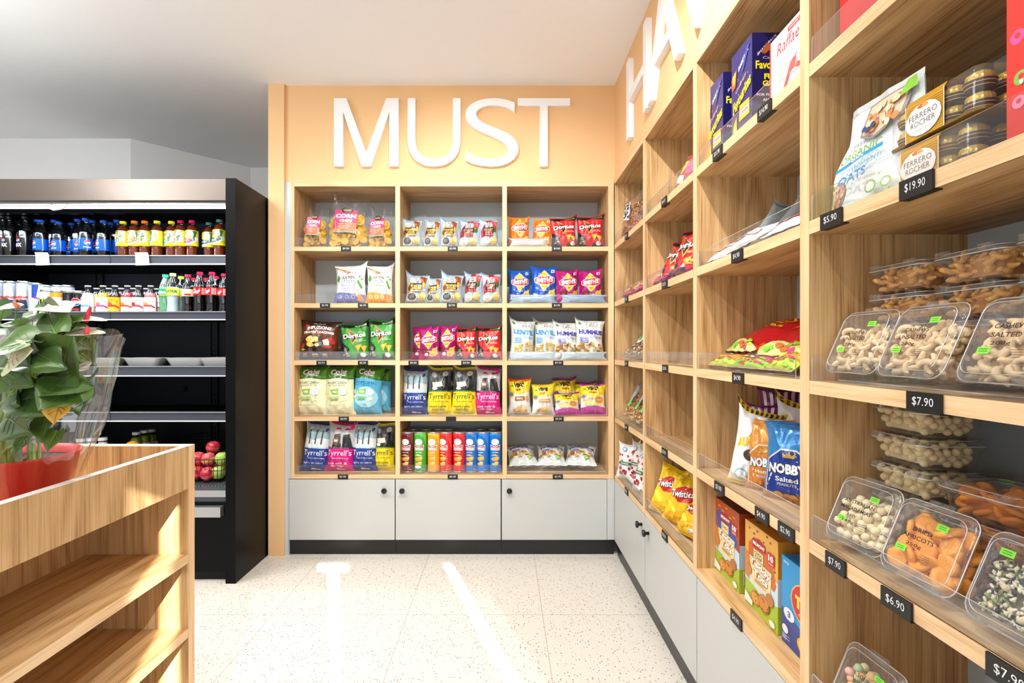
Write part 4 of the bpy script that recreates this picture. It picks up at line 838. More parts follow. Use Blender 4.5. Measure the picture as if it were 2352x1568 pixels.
def P_teddy(choc):
    bgc, top_, sky = ('#a8431a', '#5b2414', '#e9a04a') if choc else ('#e9ae4e', '#b8711f', '#e9ae4e')
    fr = [('poly', [(0, 0), (1, 0), (1, .30), (.6, .22), (.3, .3), (0, .34)], '#a9c23c'), ('poly', [(0, .3), (.3, .28), (.6, .22), (1, .3), (1, .55), (0, .6)], '#cfe3ef'), ('poly', [(.0, .34), (.15, .3), (.2, .62), (.0, .64)], '#d9822c')]
    if choc: fr += [('poly', [(0, .62), (1, .5), (1, 1), (0, 1)], '#b54a1c'), ('poly', [(.1, .8), (.2, .88), (.7, .82), (.95, .6), (.8, .5), (.12, .6)], '#2f56a8')]+[('ell', x, y, .06, .012, '#e3934a') for x, y in ((.2, .92), (.5, .95), (.8, .9), (.35, .88), (.65, .86), (.9, .8))]
    else: fr += [('poly', [(.12, .75), (.3, .86), (.8, .78), (.96, .5), (.9, .42), (.12, .6)], '#cf6a26')]+[('ell', x, y, .022, .012, '#7d3d17') for x, y in ((.15, .93), (.4, .95), (.6, .88), (.8, .93), (.9, .8), (.92, .65), (.3, .9), (.7, .97))]
    fr += [('poly', [(.16, .62), (.84, .6), (.8, .36), (.7, .3), (.25, .33)], '#f5dfa8'), ('poly', [(.26, .74), (.66, .76), (.66, .84), (.46, .875), (.26, .84)], '#b01f26'), T('BELMONT', .46, .80, .36, .04, '#ffffff', bold=.04), ('rect', .3, .62, .6, .73, '#f0d9a0'),
           T('CHOC', .45, .695 if not choc else .675, .24, .035, '#5a3214', bold=.02)]+([T('CHIP', .45, .65, .22, .035, '#5a3214', bold=.02)] if not choc else [])
    fr += [('rect', .72, .68, .92, .82, '#cc2f22'), T('10', .82, .765, .14, .07, '#ffffff', bold=.05), T('PACK', .82, .705, .12, .02, '#ffffff'), T('Teddy', .5, .545, .66, .1, '#a9651f', bold=.12, rot=-4), T('Teddy', .5, .548, .64, .09, '#ffffff', bold=.04, rot=-4), T('Tots', .52, .45, .44, .09, '#a9651f', bold=.12, rot=-4), T('Tots', .52, .453, .42, .08, '#ffffff', bold=.04, rot=-4)]
    fr += smallprint(.34, .7, .385, 3, '#b98a4a', .008)
    # plain biscuit shapes instead of the printed mascots
    fr += [('ell', .62, .19, .17, .10, '#b06a2a'), ('ell', .62, .195, .14, .08, '#cf8a3e'), ('ell', .36, .16, .14, .08, '#c07a34'), ('ell', .36, .163, .11, .06, '#dc9c50'), ('ell', .8, .3, .11, .07, '#b9722f'), ('ell', .16, .44, .09, .06, '#c98238')]+rnd_ells(3, 9, .28, .75, .12, .25, .014, ['#6b3515'], .7)
    fr += [('poly', [(.03, .04), (.28, .04), (.3, .1), (.05, .16)], '#eef0e8'), ('ell', .88, .07, .08, .035, '#f2f2ee')]
    tp = [T('Teddy Tots', .6, .5, .5, .4, '#e9d6bd', bold=.02), ('rect', .08, .2, .26, .8, '#d9cfc6')]+[('rect', .08+.02*i, .2, .088+.02*i, .8, '#4a2a1a') for i in range(9)]
    sd = [('rect', 0, 0, 1, .3, '#a9c23c'), ('rect', 0, .3, 1, .6, '#bcd6e6'), ('rect', .15, .1, .85, .28, '#f2f2f2')]+[('rect', .18, .1+.016*i, .82, .108+.016*i, '#2a2a2a') for i in range(11)]+[('ell', .5, .36, .25, .03, '#b9722f')]
    return P_box('biscuit_box', .178, .232, .072, bgc, fr, sd, tp, side=bgc if choc else '#d8922e', topc=top_)
proto('teddy_choc', lambda: P_teddy(True), (.178, .232, .072)); proto('teddy_chip', lambda: P_teddy(False), (.178, .232, .072))
right('teddy_choc', 1669, 4, 'tall reddish-brown biscuit box with white bubbly lettering', 'biscuit box', 'biscuit boxes', X=.690, rz=-91)
right('teddy_chip', 1747, 4, 'tall caramel-yellow biscuit box with white bubbly lettering', 'biscuit box', 'biscuit boxes', X=.686, rz=-91)
def P_tonk():
    fr = [('poly', [(0, 0), (1, 0), (1, .22), (0, .4)], '#1c3f8f'), T('200g', .12, .94, .14, .03, '#ffffff'), ('ell', .66, .60, .42, .24, '#f0c63a'), ('ell', .66, .60, .40, .225, '#cf1f27'), ('ell', .66, .8, .2, .07, '#cf1f27'), T('TONK', .68, .60, .66, .14, '#f6dc26', bold=.08), T('CRACKERS', .68, .47, .5, .03, '#f4e9c0'),
          ('ell', .2, .37, .14, .07, '#e6ecf5'), T('3', .2, .37, .08, .07, '#1c6bb8', bold=.05), ('ell', .1, .17, .08, .05, '#e6ecf5'), ('ell', .62, .16, .22, .1, '#e9b23c'), ('ell', .62, .165, .17, .07, '#f5d67a')]+smallprint(.03, .22, .1, 4, '#c9d3ea', .008)
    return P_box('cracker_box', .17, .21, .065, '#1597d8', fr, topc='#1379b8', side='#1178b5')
proto('tonk', P_tonk, (.17, .21, .065))
right('tonk', 1841, 4, 'bright blue cracker box with red oval badge beside the biscuit boxes', 'cracker box', X=.684, rz=-91)
def P_red():
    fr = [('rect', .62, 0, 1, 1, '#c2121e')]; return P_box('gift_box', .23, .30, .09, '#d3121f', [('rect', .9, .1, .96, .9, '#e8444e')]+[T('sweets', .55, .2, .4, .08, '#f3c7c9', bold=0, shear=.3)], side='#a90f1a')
proto('redbox', P_red, (.23, .3, .09))
right('redbox', 2030, 0, 'glossy red box on the top shelf of the nearest bay', 'box', X=.662)
def P_cereal():
    fr = []
    for x, y, r, c, c2 in ((.075, .45, .05, '#e85aa0', 0), (.10, .27, .05, '#8cc257', 0), (.085, .17, .045, '#f08fb0', 0), (.2, .56, .05, '#f2c23c', 0), (.24, .74, .13, '#e85aa0', '#d11f2c'), (.4, .44, .13, '#8cc257', '#d11f2c'), (.4, .7, .12, '#f2c23c', '#d11f2c'), (.5, .35, .13, '#6fb6dd', '#d11f2c'), (.4, .15, .12, '#8cc257', '#d11f2c'), (.75, .5, .13, '#e85aa0', '#d11f2c'), (.22, .9, .1, '#8a5bb5', '#d11f2c')):
        fr += [('ell', x, y, r, r*.62, c), ('ell', x, y+.005, r*.4, r*.25, '#e53a2e')]
    fr += [('ell', .11, .25, .014, .01, '#f4f4f4')]
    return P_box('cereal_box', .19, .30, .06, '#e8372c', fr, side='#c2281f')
proto('cereal', P_cereal, (.19, .3, .06))
put('cereal', (.655, .565, ZR[1]+.001), 'bright red box printed with coloured rings at the right edge of the photo', 'box', None, rz=-90)
# oats pouch
def P_oats():
    root = empty('oats_pouch'); w_, h_, d_ = .215, .19, .06
    def S(u, v, side=-1, off=0.0):
        wf = 1-.30*max(0, v-.45)/.55 if u < 0 else 1-.10*v
        if u < 0: wf = 1-.36*(max(0, min(1, (v-.38)/.3))**1.3)
        return Vector((u*w_/2*wf, side*(d_/2*(1-v)**.55*(1-abs(u)**3)**.6+.001+off)+.0015*math.sin(u*7+v*9), v*h_))
    m = MB(); nu, nv = 16, 16
    for side in (-1, 1):
        vs = [S(-1+2*i/nu, j/nv, side) for j in range(nv+1) for i in range(nu+1)]
        cs = ['#84bf2f' if i < 3 and j < 6-i else '#e4ecee' for j in range(nv) for i in range(nu)]
        m.add(vs, [(j*(nu+1)+i, j*(nu+1)+i+1, (j+1)*(nu+1)+i+1, (j+1)*(nu+1)+i) for j in range(nv) for i in range(nu)], 'film', cs, True)
    A = [('poly', [(.0, 0), (.0, .34), (.1, .28), (.2, .1), (.5, .07), (1, .1), (1, 0)], '#84bf2f'), ('poly', [(.16, .02), (.2, .3), (.55, .34), (1, .4), (1, .05), (.3, .02)], '#dfe5e3'), ('ell', .22, .16, .12, .15, '#8b837c'), ('ell', .22, .16, .105, .135, '#caa184')]
    A += rnd_ells(12, 22, .15, .29, .06, .26, .02, ['#e6c7ab', '#b98b6a', '#f0dcc6'], 1.2)
    A += [('poly', [(.42, .66), (.46, .96), (.95, .98), (.9, .7), (.6, .6)], '#8f8680'), ('poly', [(.45, .68), (.49, .94), (.92, .96), (.87, .72), (.6, .63)], '#e0c3a6')]+rnd_ells(2, 26, .5, .86, .68, .93, .035, ['#cf8a4e', '#f0dcc0', '#b96c34', '#e9c79c'], 1)+[('ell', x, y, .03, .03, '#2f3f6c') for x, y in ((.5, .72), (.55, .7), (.6, .73))]
    A += [('poly', [(.86, .86), (1, .9), (1, 1), (.9, 1)], '#84c22d'), T('CEREAL', .5, .575, .26, .04, '#6b6f70', bold=0, rot=4), T('ORGANIC', .5, .5, .5, .075, '#6aa626', bold=.01, rot=4), ('poly', [(.22, .38), (.76, .46), (.76, .5), (.22, .42)], '#2a93c8'), T('QUICK', .5, .445, .16, .025, '#ffffff', rot=5),
          T('AUSTRALIAN', .5, .375, .42, .03, '#4b9cc4', bold=0, rot=4), T('OATS', .46, .28, .34, .09, '#1f86bf', bold=.03, rot=4), T('500 g', .72, .2, .14, .035, '#6aa626', bold=0), ('ell', .7, .1, .06, .06, '#8abf5a'), ('ell', .7, .1, .045, .045, '#e7efe5'), ('ell', .84, .1, .04, .05, '#8abf5a'), ('ell', .84, .1, .03, .035, '#e7efe5')]
    art(m, A, lambda x, y, o: S(2*x-1, y, -1, o), w_, h_, 'film', .014, .0008, .0002)
    m.build('pouch', root); s = MB(); s.add([S(u, 1, -1)+Vector((0, .001*(-1)**k, dz)) for dz in (0, .012) for k, u in enumerate([-1+.25*i for i in range(9)])], [(i, i+1, 10+i, 9+i) for i in range(8)], 'film', '#e9eeee'); s.build('top_seal', root)
    return root
proto('oats', P_oats, (.215, .19, .06))
put('oats', (.680, .93, ZR[1]+.001), 'white and green pouch of oats leaning in the corner of the nearest bay', 'oats pouch', None, rz=-88, lean=3)
# boxed gold wrapped chocolates
def P_fer():
    root = empty('chocolate_tray_box'); w_, d_, h_ = .172, .125, .066; m = MB()
    pts = rrect(w_, d_, .014, 4); n = len(pts)
    for z0, z1, k0, k1 in ((0, h_*.9, 1, .985), (h_*.9, h_, .985, .93)):
        vs = [(p[0]*k0, p[1]*k0, z0) for p in pts]+[(p[0]*k1, p[1]*k1, z1) for p in pts]; m.add(vs, [(i, (i+1) % n, n+(i+1) % n, n+i) for i in range(n)], 'tub_clear', '#ffffff', True)
    m.add([(p[0]*.93, p[1]*.93, h_) for p in pts], [tuple(range(n))], 'tub_clear'); m.build('clear_box', root)
    b = MB(); b.add([(p[0], p[1], .001) for p in pts]+[(p[0]*1.01, p[1]*1.01, .004) for p in pts], [tuple(range(n-1, -1, -1))]+[(i, (i+1) % n, n+(i+1) % n, n+i) for i in range(n)], 'card', '#8a6a2a'); b.build('base_tray', root)
    # chocolate: gold ball in a pleated brown cup with fine gold lines
    c = MB(); prof = [(.0105, 0), (.0135, .004), (.0138, .005), (.0145, .009), (.0148, .010), (.0152, .0135)]; c.lathe(prof, 26, 'matte', ['#3a1a12', '#d9b97a', '#3a1a12', '#d9b97a', '#3a1a12'])
    rn = random.Random(2); vs = []; nu, nv = 12, 6
    for j in range(nv+1):
        b_ = -.3+(PI/2+.3)*j/nv
        for i in range(nu):
            a = 2*PI*i/nu; r = .0140*(1+rn.uniform(-.05, .05)); vs.append((r*math.cos(a)*math.cos(b_), r*math.sin(a)*math.cos(b_), .0165+r*.9*math.sin(b_)))
    c.add(vs, [(j*nu+i, j*nu+(i+1) % nu, (j+1)*nu+(i+1) % nu, (j+1)*nu+i) for j in range(nv) for i in range(nu)], 'goldfoil', '#e6c25a')
    c0 = c.build('wrapped_chocolate', root); k = 0
    for lz in (0, 1):
        for iy in range(3):
            for ix in range(4):
                if 0 < ix < 3 and 0 < iy < 2: continue
                o = c0 if k == 0 else c0.copy()
                if k: col.objects.link(o)
                k += 1; o.parent = root; o.location = (-.062+.0413*ix, -.0405+.0405*iy, .004+lz*.030); o.scale = (1.27, 1.27, 1.0)
    g = MB(); x0, x1 = -.045, .030; A = [('rect', 0, 0, 1, 1, '#c8962a'), ('rect', 0, 0, .02, 1, '#f0efe9'), ('rect', .98, 0, 1, 1, '#f0efe9')]+[('rect', .02, .06*i, .98, .06*i+.02, '#d9aa3c') for i in range(1, 16)]+[('ell', .5, .46, .46, .42, '#eeeef0'), ('ell', .5, .86, .08, .05, '#d9934a'), ('ell', .44, .8, .08, .05, '#c47a34'), ('ell', .56, .8, .08, .05, '#e3a65c'),
        T('FERRERO', .5, .58, .72, .15, '#6b5f5a', bold=-.012), T('ROCHER', .5, .38, .62, .15, '#6b5f5a', bold=-.012), T('the golden experience', .5, .2, .5, .05, '#8a807a', bold=-.01, shear=.3)]
    yy = -d_/2-.0012; g.add([(x0, yy, .001), (x1, yy, .001), (x1, yy, h_*.88), (x0, yy, h_*.88), (x1, yy*.93, h_+.001), (x0, yy*.93, h_+.001), (x1, .05, h_+.001), (x0, .05, h_+.001)], [(0, 1, 2, 3), (3, 2, 4, 5), (5, 4, 6, 7)], 'gloss', '#c8962a')
    art(g, A, lambda x, y, o: Vector((x0+(x1-x0)*x, yy-o, .001+y*h_*.9)), .075, .06, 'gloss', 1, .0004, .0001); g.build('gold_sleeve', root)
    return root
proto('fer', P_fer, (.172, .125, .066))
put('fer', (.725, .800, ZR[1]+.002), 'clear box of gold wrapped chocolates, lower one of the two stacked', 'chocolate box', 'clear boxes of gold chocolates', rz=-90)
put('fer', (.722, .785, ZR[1]+.071), 'clear box of gold wrapped chocolates lying on top of the other', 'chocolate box', 'clear boxes of gold chocolates', rz=-91)

# ------------------------------------------------------------------ clear tubs
TW, TL, TD = .134, .126, .046
def shell(m, zs_, mat='tub_clear', r=.02):
    n = 0; rings = []
    for (sx, sy, z) in zs_: rings.append([(p[0]*sx, p[1]*sy, z) for p in rrect(TW, TL, r, 4)])
    n = len(rings[0]); vs = [p for g in rings for p in g]
    m.add(vs, [(j*n+i, j*n+(i+1) % n, (j+1)*n+(i+1) % n, (j+1)*n+i) for j in range(len(rings)-1) for i in range(n)], mat, '#ffffff', True); return rings
def cashew_mb(c='#e2bd8c'):
    m = MB(); pts = []; rr = []
    for i in range(9):
        a = R(-95+190*i/8); pts.append((.0088*math.cos(a)-.003, .0105*math.sin(a), .0015*math.sin(i))); rr.append(.0052*(math.sin(PI*(i+.22)/8.44)**.45)*(1.12 if i < 4 else .95))
    m.tube(pts, rr, 'nut', c, 7); return m
def fill(root, proto_ob, n, seed, zone, r, jit=1.0, shrink=1):
    rn = random.Random(seed); x0, x1, y0, y1, z0, z1 = zone; got = []; k = 0; tries = 0
    while k < n and tries < 14000:
        tries += 1; p = (rn.uniform(x0, x1), rn.uniform(y0, y1), rn.uniform(z0, z1))
        hx, hy = TW/2*(.80+.14*min(1, p[2]/.036))-r*.62, TL/2*(.80+.14*min(1, p[2]/.036))-r*.62
        if abs(p[0]) > hx or abs(p[1]) > hy: continue
        if any((p[0]-q[0])**2+(p[1]-q[1])**2+(1.7*(p[2]-q[2]))**2 < r*r for q in got): continue
        if min(p[2]-z0, z1-p[2]) > .010 and min(hx-abs(p[0]), hy-abs(p[1]), y1-p[1]) > .012: continue
        got.append(p); o = proto_ob if k == 0 else proto_ob.copy()
        if k: col.objects.link(o)
        o.location = p; o.rotation_euler = (rn.uniform(-.9, .9), rn.uniform(-.9, .9), rn.uniform(0, 6.28)); s = rn.uniform(.88, 1.12)*shrink; o.scale = (s, s, s); o.parent = root; k += 1
def P_tub(kind, text, tilt, seed):
    root = empty('clear_tub'); m = MB()
    r1 = shell(m, [(.80, .80, .001), (.84, .84, .004), (.93, .93, .036), (.98, .98, .038), (1, 1, .040), (1.0, 1.0, .043)]); m.add(r1[0], [tuple(range(len(r1[0]))[::-1])], 'tub_clear'); m.build('tub_base', root)
    l = MB(); r2 = shell(l, [(1.0, 1.0, .0435), (1.012, 1.012, .0455), (.97, .97, .047), (.90, .90, .047), (.87, .87, .052), (.80, .80, .0545)]); l.add(r2[-1], [tuple(range(len(r2[-1])))], 'tub_clear')
    l.rbox(-.022, .022, TL/2-.006, TL/2+.008, .044, .0462, .004, 'tub_clear'); 
    for s in (-1, 1): l.rbox(s*TW*.3-.012, s*TW*.3+.012, -TL/2-.004, -TL/2+.006, .046, .056, .003, 'tub_clear')
    l.build('lid', root)
    rim = MB(); rim.tube([(p[0]*1.012, p[1]*1.012, .0445) for p in rrect(TW, TL, .02, 4)], .0011, 'acrylic_edge', n=5, closed=True); rim.tube([(p[0]*.86, p[1]*.86, .053) for p in rrect(TW, TL, .02, 4)], .0007, 'acrylic_edge', n=4, closed=True); rim.build('rolled_rim', root)
    hy = TL*.42; zone = (-TW*.38, TW*.38, -TL*.39, (TL*.22 if tilt else TL*.39), .008, .043)
    core = lambda c: None
    def block(c):
        b = MB(); b.rbox(zone[0]+.008, zone[1]-.008, zone[2]+.006, zone[3]-.008, .008, .033, .012, 'nut', c); b.build('filling', root)['kind'] = 'stuff'
    if kind == 'cashew': c = cashew_mb('#ecd0a2' if tilt else '#e6ad5c').build('cashew_nut', root); fill(root, c, 95, seed, zone, .0135); block('#b98d58' if tilt else '#b98040')
    elif kind == 'macadamia':
        mm = MB(); mm.ball((0, 0, 0), (.0078, .0078, .0072), 'nut', '#f1e0b8' if tilt else '#ecd6a2', 9, 6); fill(root, mm.build('macadamia_nut', root), 99, seed, zone, .0135); block('#d5c196')
    elif kind == 'apricot':
        mm = MB(); nn = 12; vs = [(0, 0, .003)]
        for rr, z in ((.5, .005), (.85, .0045), (1, 0), (.8, -.004)):
            for i in range(nn): a = 2*PI*i/nn; q = 1+.08*math.sin(3*a+rr); vs.append((.0195*rr*q*math.cos(a), .0175*rr*q*math.sin(a), z))
        vs.append((0, 0, -.005)); mm.add(vs, [(0, 1+i, 1+(i+1) % nn) for i in range(nn)]+[(1+j*nn+i, 1+(j+1)*nn+i, 1+(j+1)*nn+(i+1) % nn, 1+j*nn+(i+1) % nn) for j in range(3) for i in range(nn)]+[(1+3*nn+i, 1+4*nn, 1+3*nn+(i+1) % nn) for i in range(nn)], 'dried', '#f0a03c' if tilt else '#e38a2c', True)
        fill(root, mm.build('dried_apricot', root), 42, seed, (-TW*.33, TW*.33, -TL*.33, TL*(.25 if tilt else .33), .01, .040), .0215); block('#b5651c')
    elif kind == 'gummy':
        for q, (c_, n_) in enumerate((('#b9d7b0', 26), ('#f0c08a', 26), ('#f3e3a8', 16), ('#f2b9b4', 10))):
            mm = MB(); mm.ball((0, 0, 0), (.0088, .0088, .008), 'matte', c_, 9, 6); fill(root, mm.build('sugared_sweet', root), n_, seed+q, zone, .016)
        block('#cfc39a')
    else:
        b = MB(); rn = random.Random(seed)
        for k in range(520):
            p = (rn.uniform(zone[0], zone[1]), rn.uniform(zone[2], zone[3]), rn.choice([rn.uniform(.036, .043), rn.uniform(.01, .043)])); c_, sz = rn.choice([('#8d9a5a', (.0055, .003, .0016)), ('#6f7a48', (.005, .003, .0016)), ('#ded8c8', (.0045, .0025, .0015)), ('#cfc9b8', (.0045, .0025, .0015)), ('#2d2733', (.0045, .0035, .003)), ('#e9dfc4', (.005, .003, .0016))])
            b.ball(p, sz, 'nut', c_, 5, 4, Euler((rn.uniform(-.8, .8), rn.uniform(-.8, .8), rn.uniform(0, 6))).to_matrix())
        b.build('seed_mix', root)['kind'] = 'stuff'; fill(root, cashew_mb('#e6d6b4').build('cashew_nut', root), 30, seed, zone, .026); block('#8f8c74')
    # printed lid and green stickers
    t = MB(); zt = .0546; fm = lambda x, y, o: Vector(((x-.5)*TW*.8, (y-.5)*TL*.8, zt+o))
    A = [T(s, .46-.03*i, .66-.13*i, .09*len(s)*.72, .07, '#201c1a', bold=.01) for i, s in enumerate(text)]+[('rect', .56, .2+.035*i, .72, .207+.035*i, '#4a4542') for i in range(4)]
    art(t, A, fm, TW, TL, 'matte', 1, .0002, .00005); t.build('lid_lettering', root) if text else None
    for cx, cy in (((.72, .82), (.22, .3)) if text else ((.2, .86),)):
        g = MB(); art(g, [('rect', cx-.09, cy-.05, cx+.09, cy+.05, '#7fd63a'), ('rect', cx-.06, cy-.02, cx+.06, cy-.008, '#3f8a2a'), ('rect', cx-.06, cy+.012, cx+.05, cy+.024, '#3f8a2a')], fm, TW, TL, 'matte', 1, .0003, .0001); g.build('green_sticker', root)
    return root
def ptub(k, kind, text, tilt, seed): proto(k, lambda: P_tub(kind, text, tilt, seed), (1, 1, 1))
ptub('cashT', 'cashew', ['CASHEWS', 'UNSALTED', '200g'], 1, 1); ptub('cashS', 'cashew', ['CASHEWS', 'SALTED', '200g'], 1, 6); ptub('cash', 'cashew', [], 0, 2); ptub('macT', 'macadamia', ['AUSTRALIAN', 'MACADAMIAS', 'RAW', '140g'], 1, 3); ptub('mac', 'macadamia', [], 0, 4)
ptub('aprT', 'apricot', ['DRIED', 'APRICOTS', '250g'], 1, 5); ptub('apr', 'apricot', [], 0, 6); ptub('seedT', 'seeds', [], 1, 7); ptub('seed', 'seeds', [], 0, 8); ptub('gumT', 'gummy', ['SOUR', 'WORMS', '200g'], 1, 9); ptub('gum', 'gummy', [], 0, 10)
def tilted(kind, Yc, row, label, rz=-90, X=.652, ang=66):
    th = R(ang); z = ZR[row]+.003+TL/2*math.sin(th)
    # bottom edge sits behind the guard, the back leans into the shelf
    x = X+TL/2*math.cos(th)+.045*math.sin(th)
    o = put(kind, (x, Yc, z), label, 'tub', 'clear tubs of snacks', rz=rz, rx=ang); return o
tilted('cashT', .964, 2, 'tilted clear tub of unsalted cashews beside the oak divider', rz=-88)
tilted('cashT', .823, 2, 'tilted clear tub of unsalted cashews between the other two tilted tubs', rz=-91)
tilted('cashS', .668, 2, 'tilted clear tub of salted cashews at the right edge of the photo', rz=-90)
tilted('macT', .962, 3, 'tilted clear tub of pale macadamias beside the oak divider', rz=-84)
tilted('aprT', .815, 3, 'tilted clear tub of orange dried apricots in front', rz=-86)
tilted('seedT', .655, 3, 'tilted clear tub of mixed seeds and nuts at the right edge', rz=-88)
tilted('gumT', .95, 4, 'tilted clear tub of pastel sour sweets on the lowest shelf', rz=-85)
def stack(kind, X, Y, row, n, what, where, rz=-90, z0=0):
    nm = ['lowest', 'second from bottom', 'third from bottom', 'fourth from bottom', 'fifth from bottom', 'topmost']
    for k in range(n):
        q = 'topmost' if k == n-1 else nm[k]
        put(kind, (X+.003*math.sin(k*2.1), Y+.003*math.cos(k*1.7), ZR[row]+.001+k*.0575+z0), '%s tub, %s %s' % (what, q, where), 'tub', 'clear tubs of snacks', rz=rz+2*math.sin(k*1.3))
stack('cash', .800, .965, 2, 4, 'flat roasted cashew', 'in the stack beside the divider', rz=-86)
stack('cash', .808, .820, 2, 4, 'flat roasted cashew', 'in the stack behind the middle tilted tub', rz=-90)
stack('cash', .892+.06, .80, 2, 0, '', '')
stack('cash', .800, .670, 2, 4, 'flat roasted cashew', 'in the stack at the right edge', rz=-92)
stack('mac', .802, .962, 3, 5, 'flat macadamia', 'in the tall stack beside the divider', rz=-87)
stack('apr', .810, .812, 3, 3, 'flat dried apricot', 'in the stack behind the tilted apricots', rz=-84)
stack('seed', .805, .660, 3, 5, 'flat mixed seed', 'in the stack at the right edge', rz=-90)
stack('gum', .82, .80, 4, 1, 'flat pastel sour sweet', 'beside the tilted one', rz=-88)

# ------------------------------------------------------------------ bags on the right wall
def P_clearbag(name, w_, h_, d_, seed, cols_, shape, label_art, lab=(.1, .55, .35, .9), n=110):
    root = empty(name); S = bag_surface(w_, h_, d_, seed, wr=2); m = MB(); nu, nv = 14, 16
    for side in (-1, 1): m.add([S(-1+2*i/nu, j/nv, side) for j in range(nv+1) for i in range(nu+1)], [(j*(nu+1)+i, j*(nu+1)+i+1, (j+1)*(nu+1)+i+1, (j+1)*(nu+1)+i) for j in range(nv) for i in range(nu)], 'film_clear', '#ffffff', True)
    m.build('clear_bag', root); b = MB(); rn = random.Random(seed)
    for k in range(n):
        v = rn.uniform(.06, .72); u = rn.uniform(-.85, .85); p = S(u, v, -1)*1; p.y *= rn.uniform(.3, .8)
        b.ball(p, shape, 'nut', rn.choice(cols_), 6, 4, Euler((rn.uniform(0, 3), rn.uniform(0, 3), rn.uniform(0, 3))).to_matrix())
    b.build('filling', root)['kind'] = 'stuff'
    l = MB(); fm = lambda x, y, o: S(2*(lab[0]+x*(lab[2]-lab[0]))-1, lab[1]+y*(lab[3]-lab[1]), -1, o+.0015)
    art(l, label_art, fm, w_*.3, h_*.3, 'matte', .012, .0003, .0003); l.build('paper_label', root); return root
proto('pretzel', lambda: P_clearbag('pretzel_bag', .17, .23, .07, 2.2, ['#a9682c', '#8f4f1f', '#c07a38'], (.011, .004, .007), [('rect', 0, 0, 1, 1, '#e9e9ea'), ('rect', .06, .06, .94, .94, '#33343a'), T('PRETZELS', .5, .5, .7, .12, '#dcdcdc')], (.1, .35, .5, .75)), (.17, .23, .07))
proto('nutbag', lambda: P_clearbag('nut_bag', .15, .22, .06, 5.5, ['#c99552', '#b87f3e', '#dcb274', '#8f5a2c'], (.008, .006, .006), [('rect', 0, 0, 1, 1, '#9b9fa3'), ('rect', 0, 0, 1, .28, '#6db33a'), T('NUTS', .5, .14, .5, .12, '#2d6a1a')], (.04, .3, .34, .96)), (.15, .22, .06))
proto('greenbag', lambda: P_clearbag('nut_bag', .16, .2, .05, 7.5, ['#b98a52', '#d9d2c0', '#8b5a34'], (.008, .005, .005), [('rect', 0, 0, 1, 1, '#dfe9df'), ('rect', .2, .2, .8, .8, '#3f9a4a')], (.05, .3, .5, .7)), (.16, .2, .05))
gb = 'clear nut bags in the farthest right bay'
put('pretzel', (.675, 2.63, ZR[0]+.001), 'clear bag of brown pretzels on the top shelf by the corner', 'snack bag', None, (.2, .235, .07), rz=-70, lean=12, roll=-8)
put('pretzel', (.665, 2.74, ZR[0]+.03), 'flat clear bag of pretzels lying beside the upright one', 'snack bag', None, (.2, .2, .05), rz=-75, rx=-72)
put('sm_pink', (.665, 2.74, ZR[1]+.026), 'magenta crisp packet lying flat in the farthest right bay', 'crisp packet', gp, (.2, .17, .045), rz=-85, rx=-72)
put('sm_pink', (.665, 2.55, ZR[1]+.026), 'magenta crisp packet lying flat nearer the first right divider', 'crisp packet', gp, (.18, .17, .045), rz=-95, rx=-70)
put('greenbag', (.665, 2.73, ZR[2]+.022), 'clear nut bag with green label lying flat, farther one', 'nut bag', gb, rz=-80, rx=-66)
put('greenbag', (.675, 2.56, ZR[2]+.026), 'clear nut bag with green label propped up, nearer one', 'nut bag', gb, rz=-70, rx=-42)
put('nutbag', (.675, 2.70, ZR[3]+.002), 'clear nut bag with grey label leaning, farthest of three', 'nut bag', gb, rz=-62, rx=-30, roll=8)
put('nutbag', (.675, 2.56, ZR[3]+.002), 'clear nut bag with grey label leaning, middle of three', 'nut bag', gb, rz=-66, rx=-32, roll=8)
put('nutbag', (.68, 2.44, ZR[3]+.002), 'clear nut bag with grey label, nearest of three to the divider', 'nut bag', gb, rz=-66, rx=-30)
def P_lolly():
    A = rnd_ells(9, 9, .2, .9, .12, .4, .08, ['#b81f35', '#d13048', '#8e1426'], .6)+rnd_ells(4, 8, .15, .85, .5, .85, .06, ['#c8203a', '#5c9a3c', '#a3142c'], .6)+[('rect', .15, .42, .8, .5, '#2c5d3a'), T('sweets', .48, .46, .4, .045, '#e9efe6'), ('ell', .4, .86, .14, .06, '#7fa9c9'), ('ell', .4, .86, .1, .04, '#d8e6ef')]
    return make_bag('sweet_bag', .13, .20, .05, 4.9, [(0, '#eceae6')], A, 'film', '#d6d4d0', ear=.08)
proto('lolly', P_lolly, (.13, .2, .05)); gl = 'white and red sweet bags'
for i, (Y, X, rz, rx, l) in enumerate(((2.76, .672, -45, -8, 'white and red sweet bag standing farthest from the camera'), (2.72, .72, -60, -6, 'crumpled white sweet bag standing second in the row'), (2.62, .73, -60, -8, 'white sweet bag showing its grey back, third in the row'), (2.52, .68, -70, -14, 'white and red sweet bag standing nearest the divider'))):
    put('lolly', (X, Y, ZR[4]+.001), l, 'sweet bag', gl, (.14, .19+.015*(i % 2), .05), rz=rz, rx=rx)
put('lolly', (.66, 2.64, ZR[4]+.02), 'white sweet bag lying flat in front of the standing ones', 'sweet bag', gl, (.3, .1, .035), rz=-90, rx=-80)
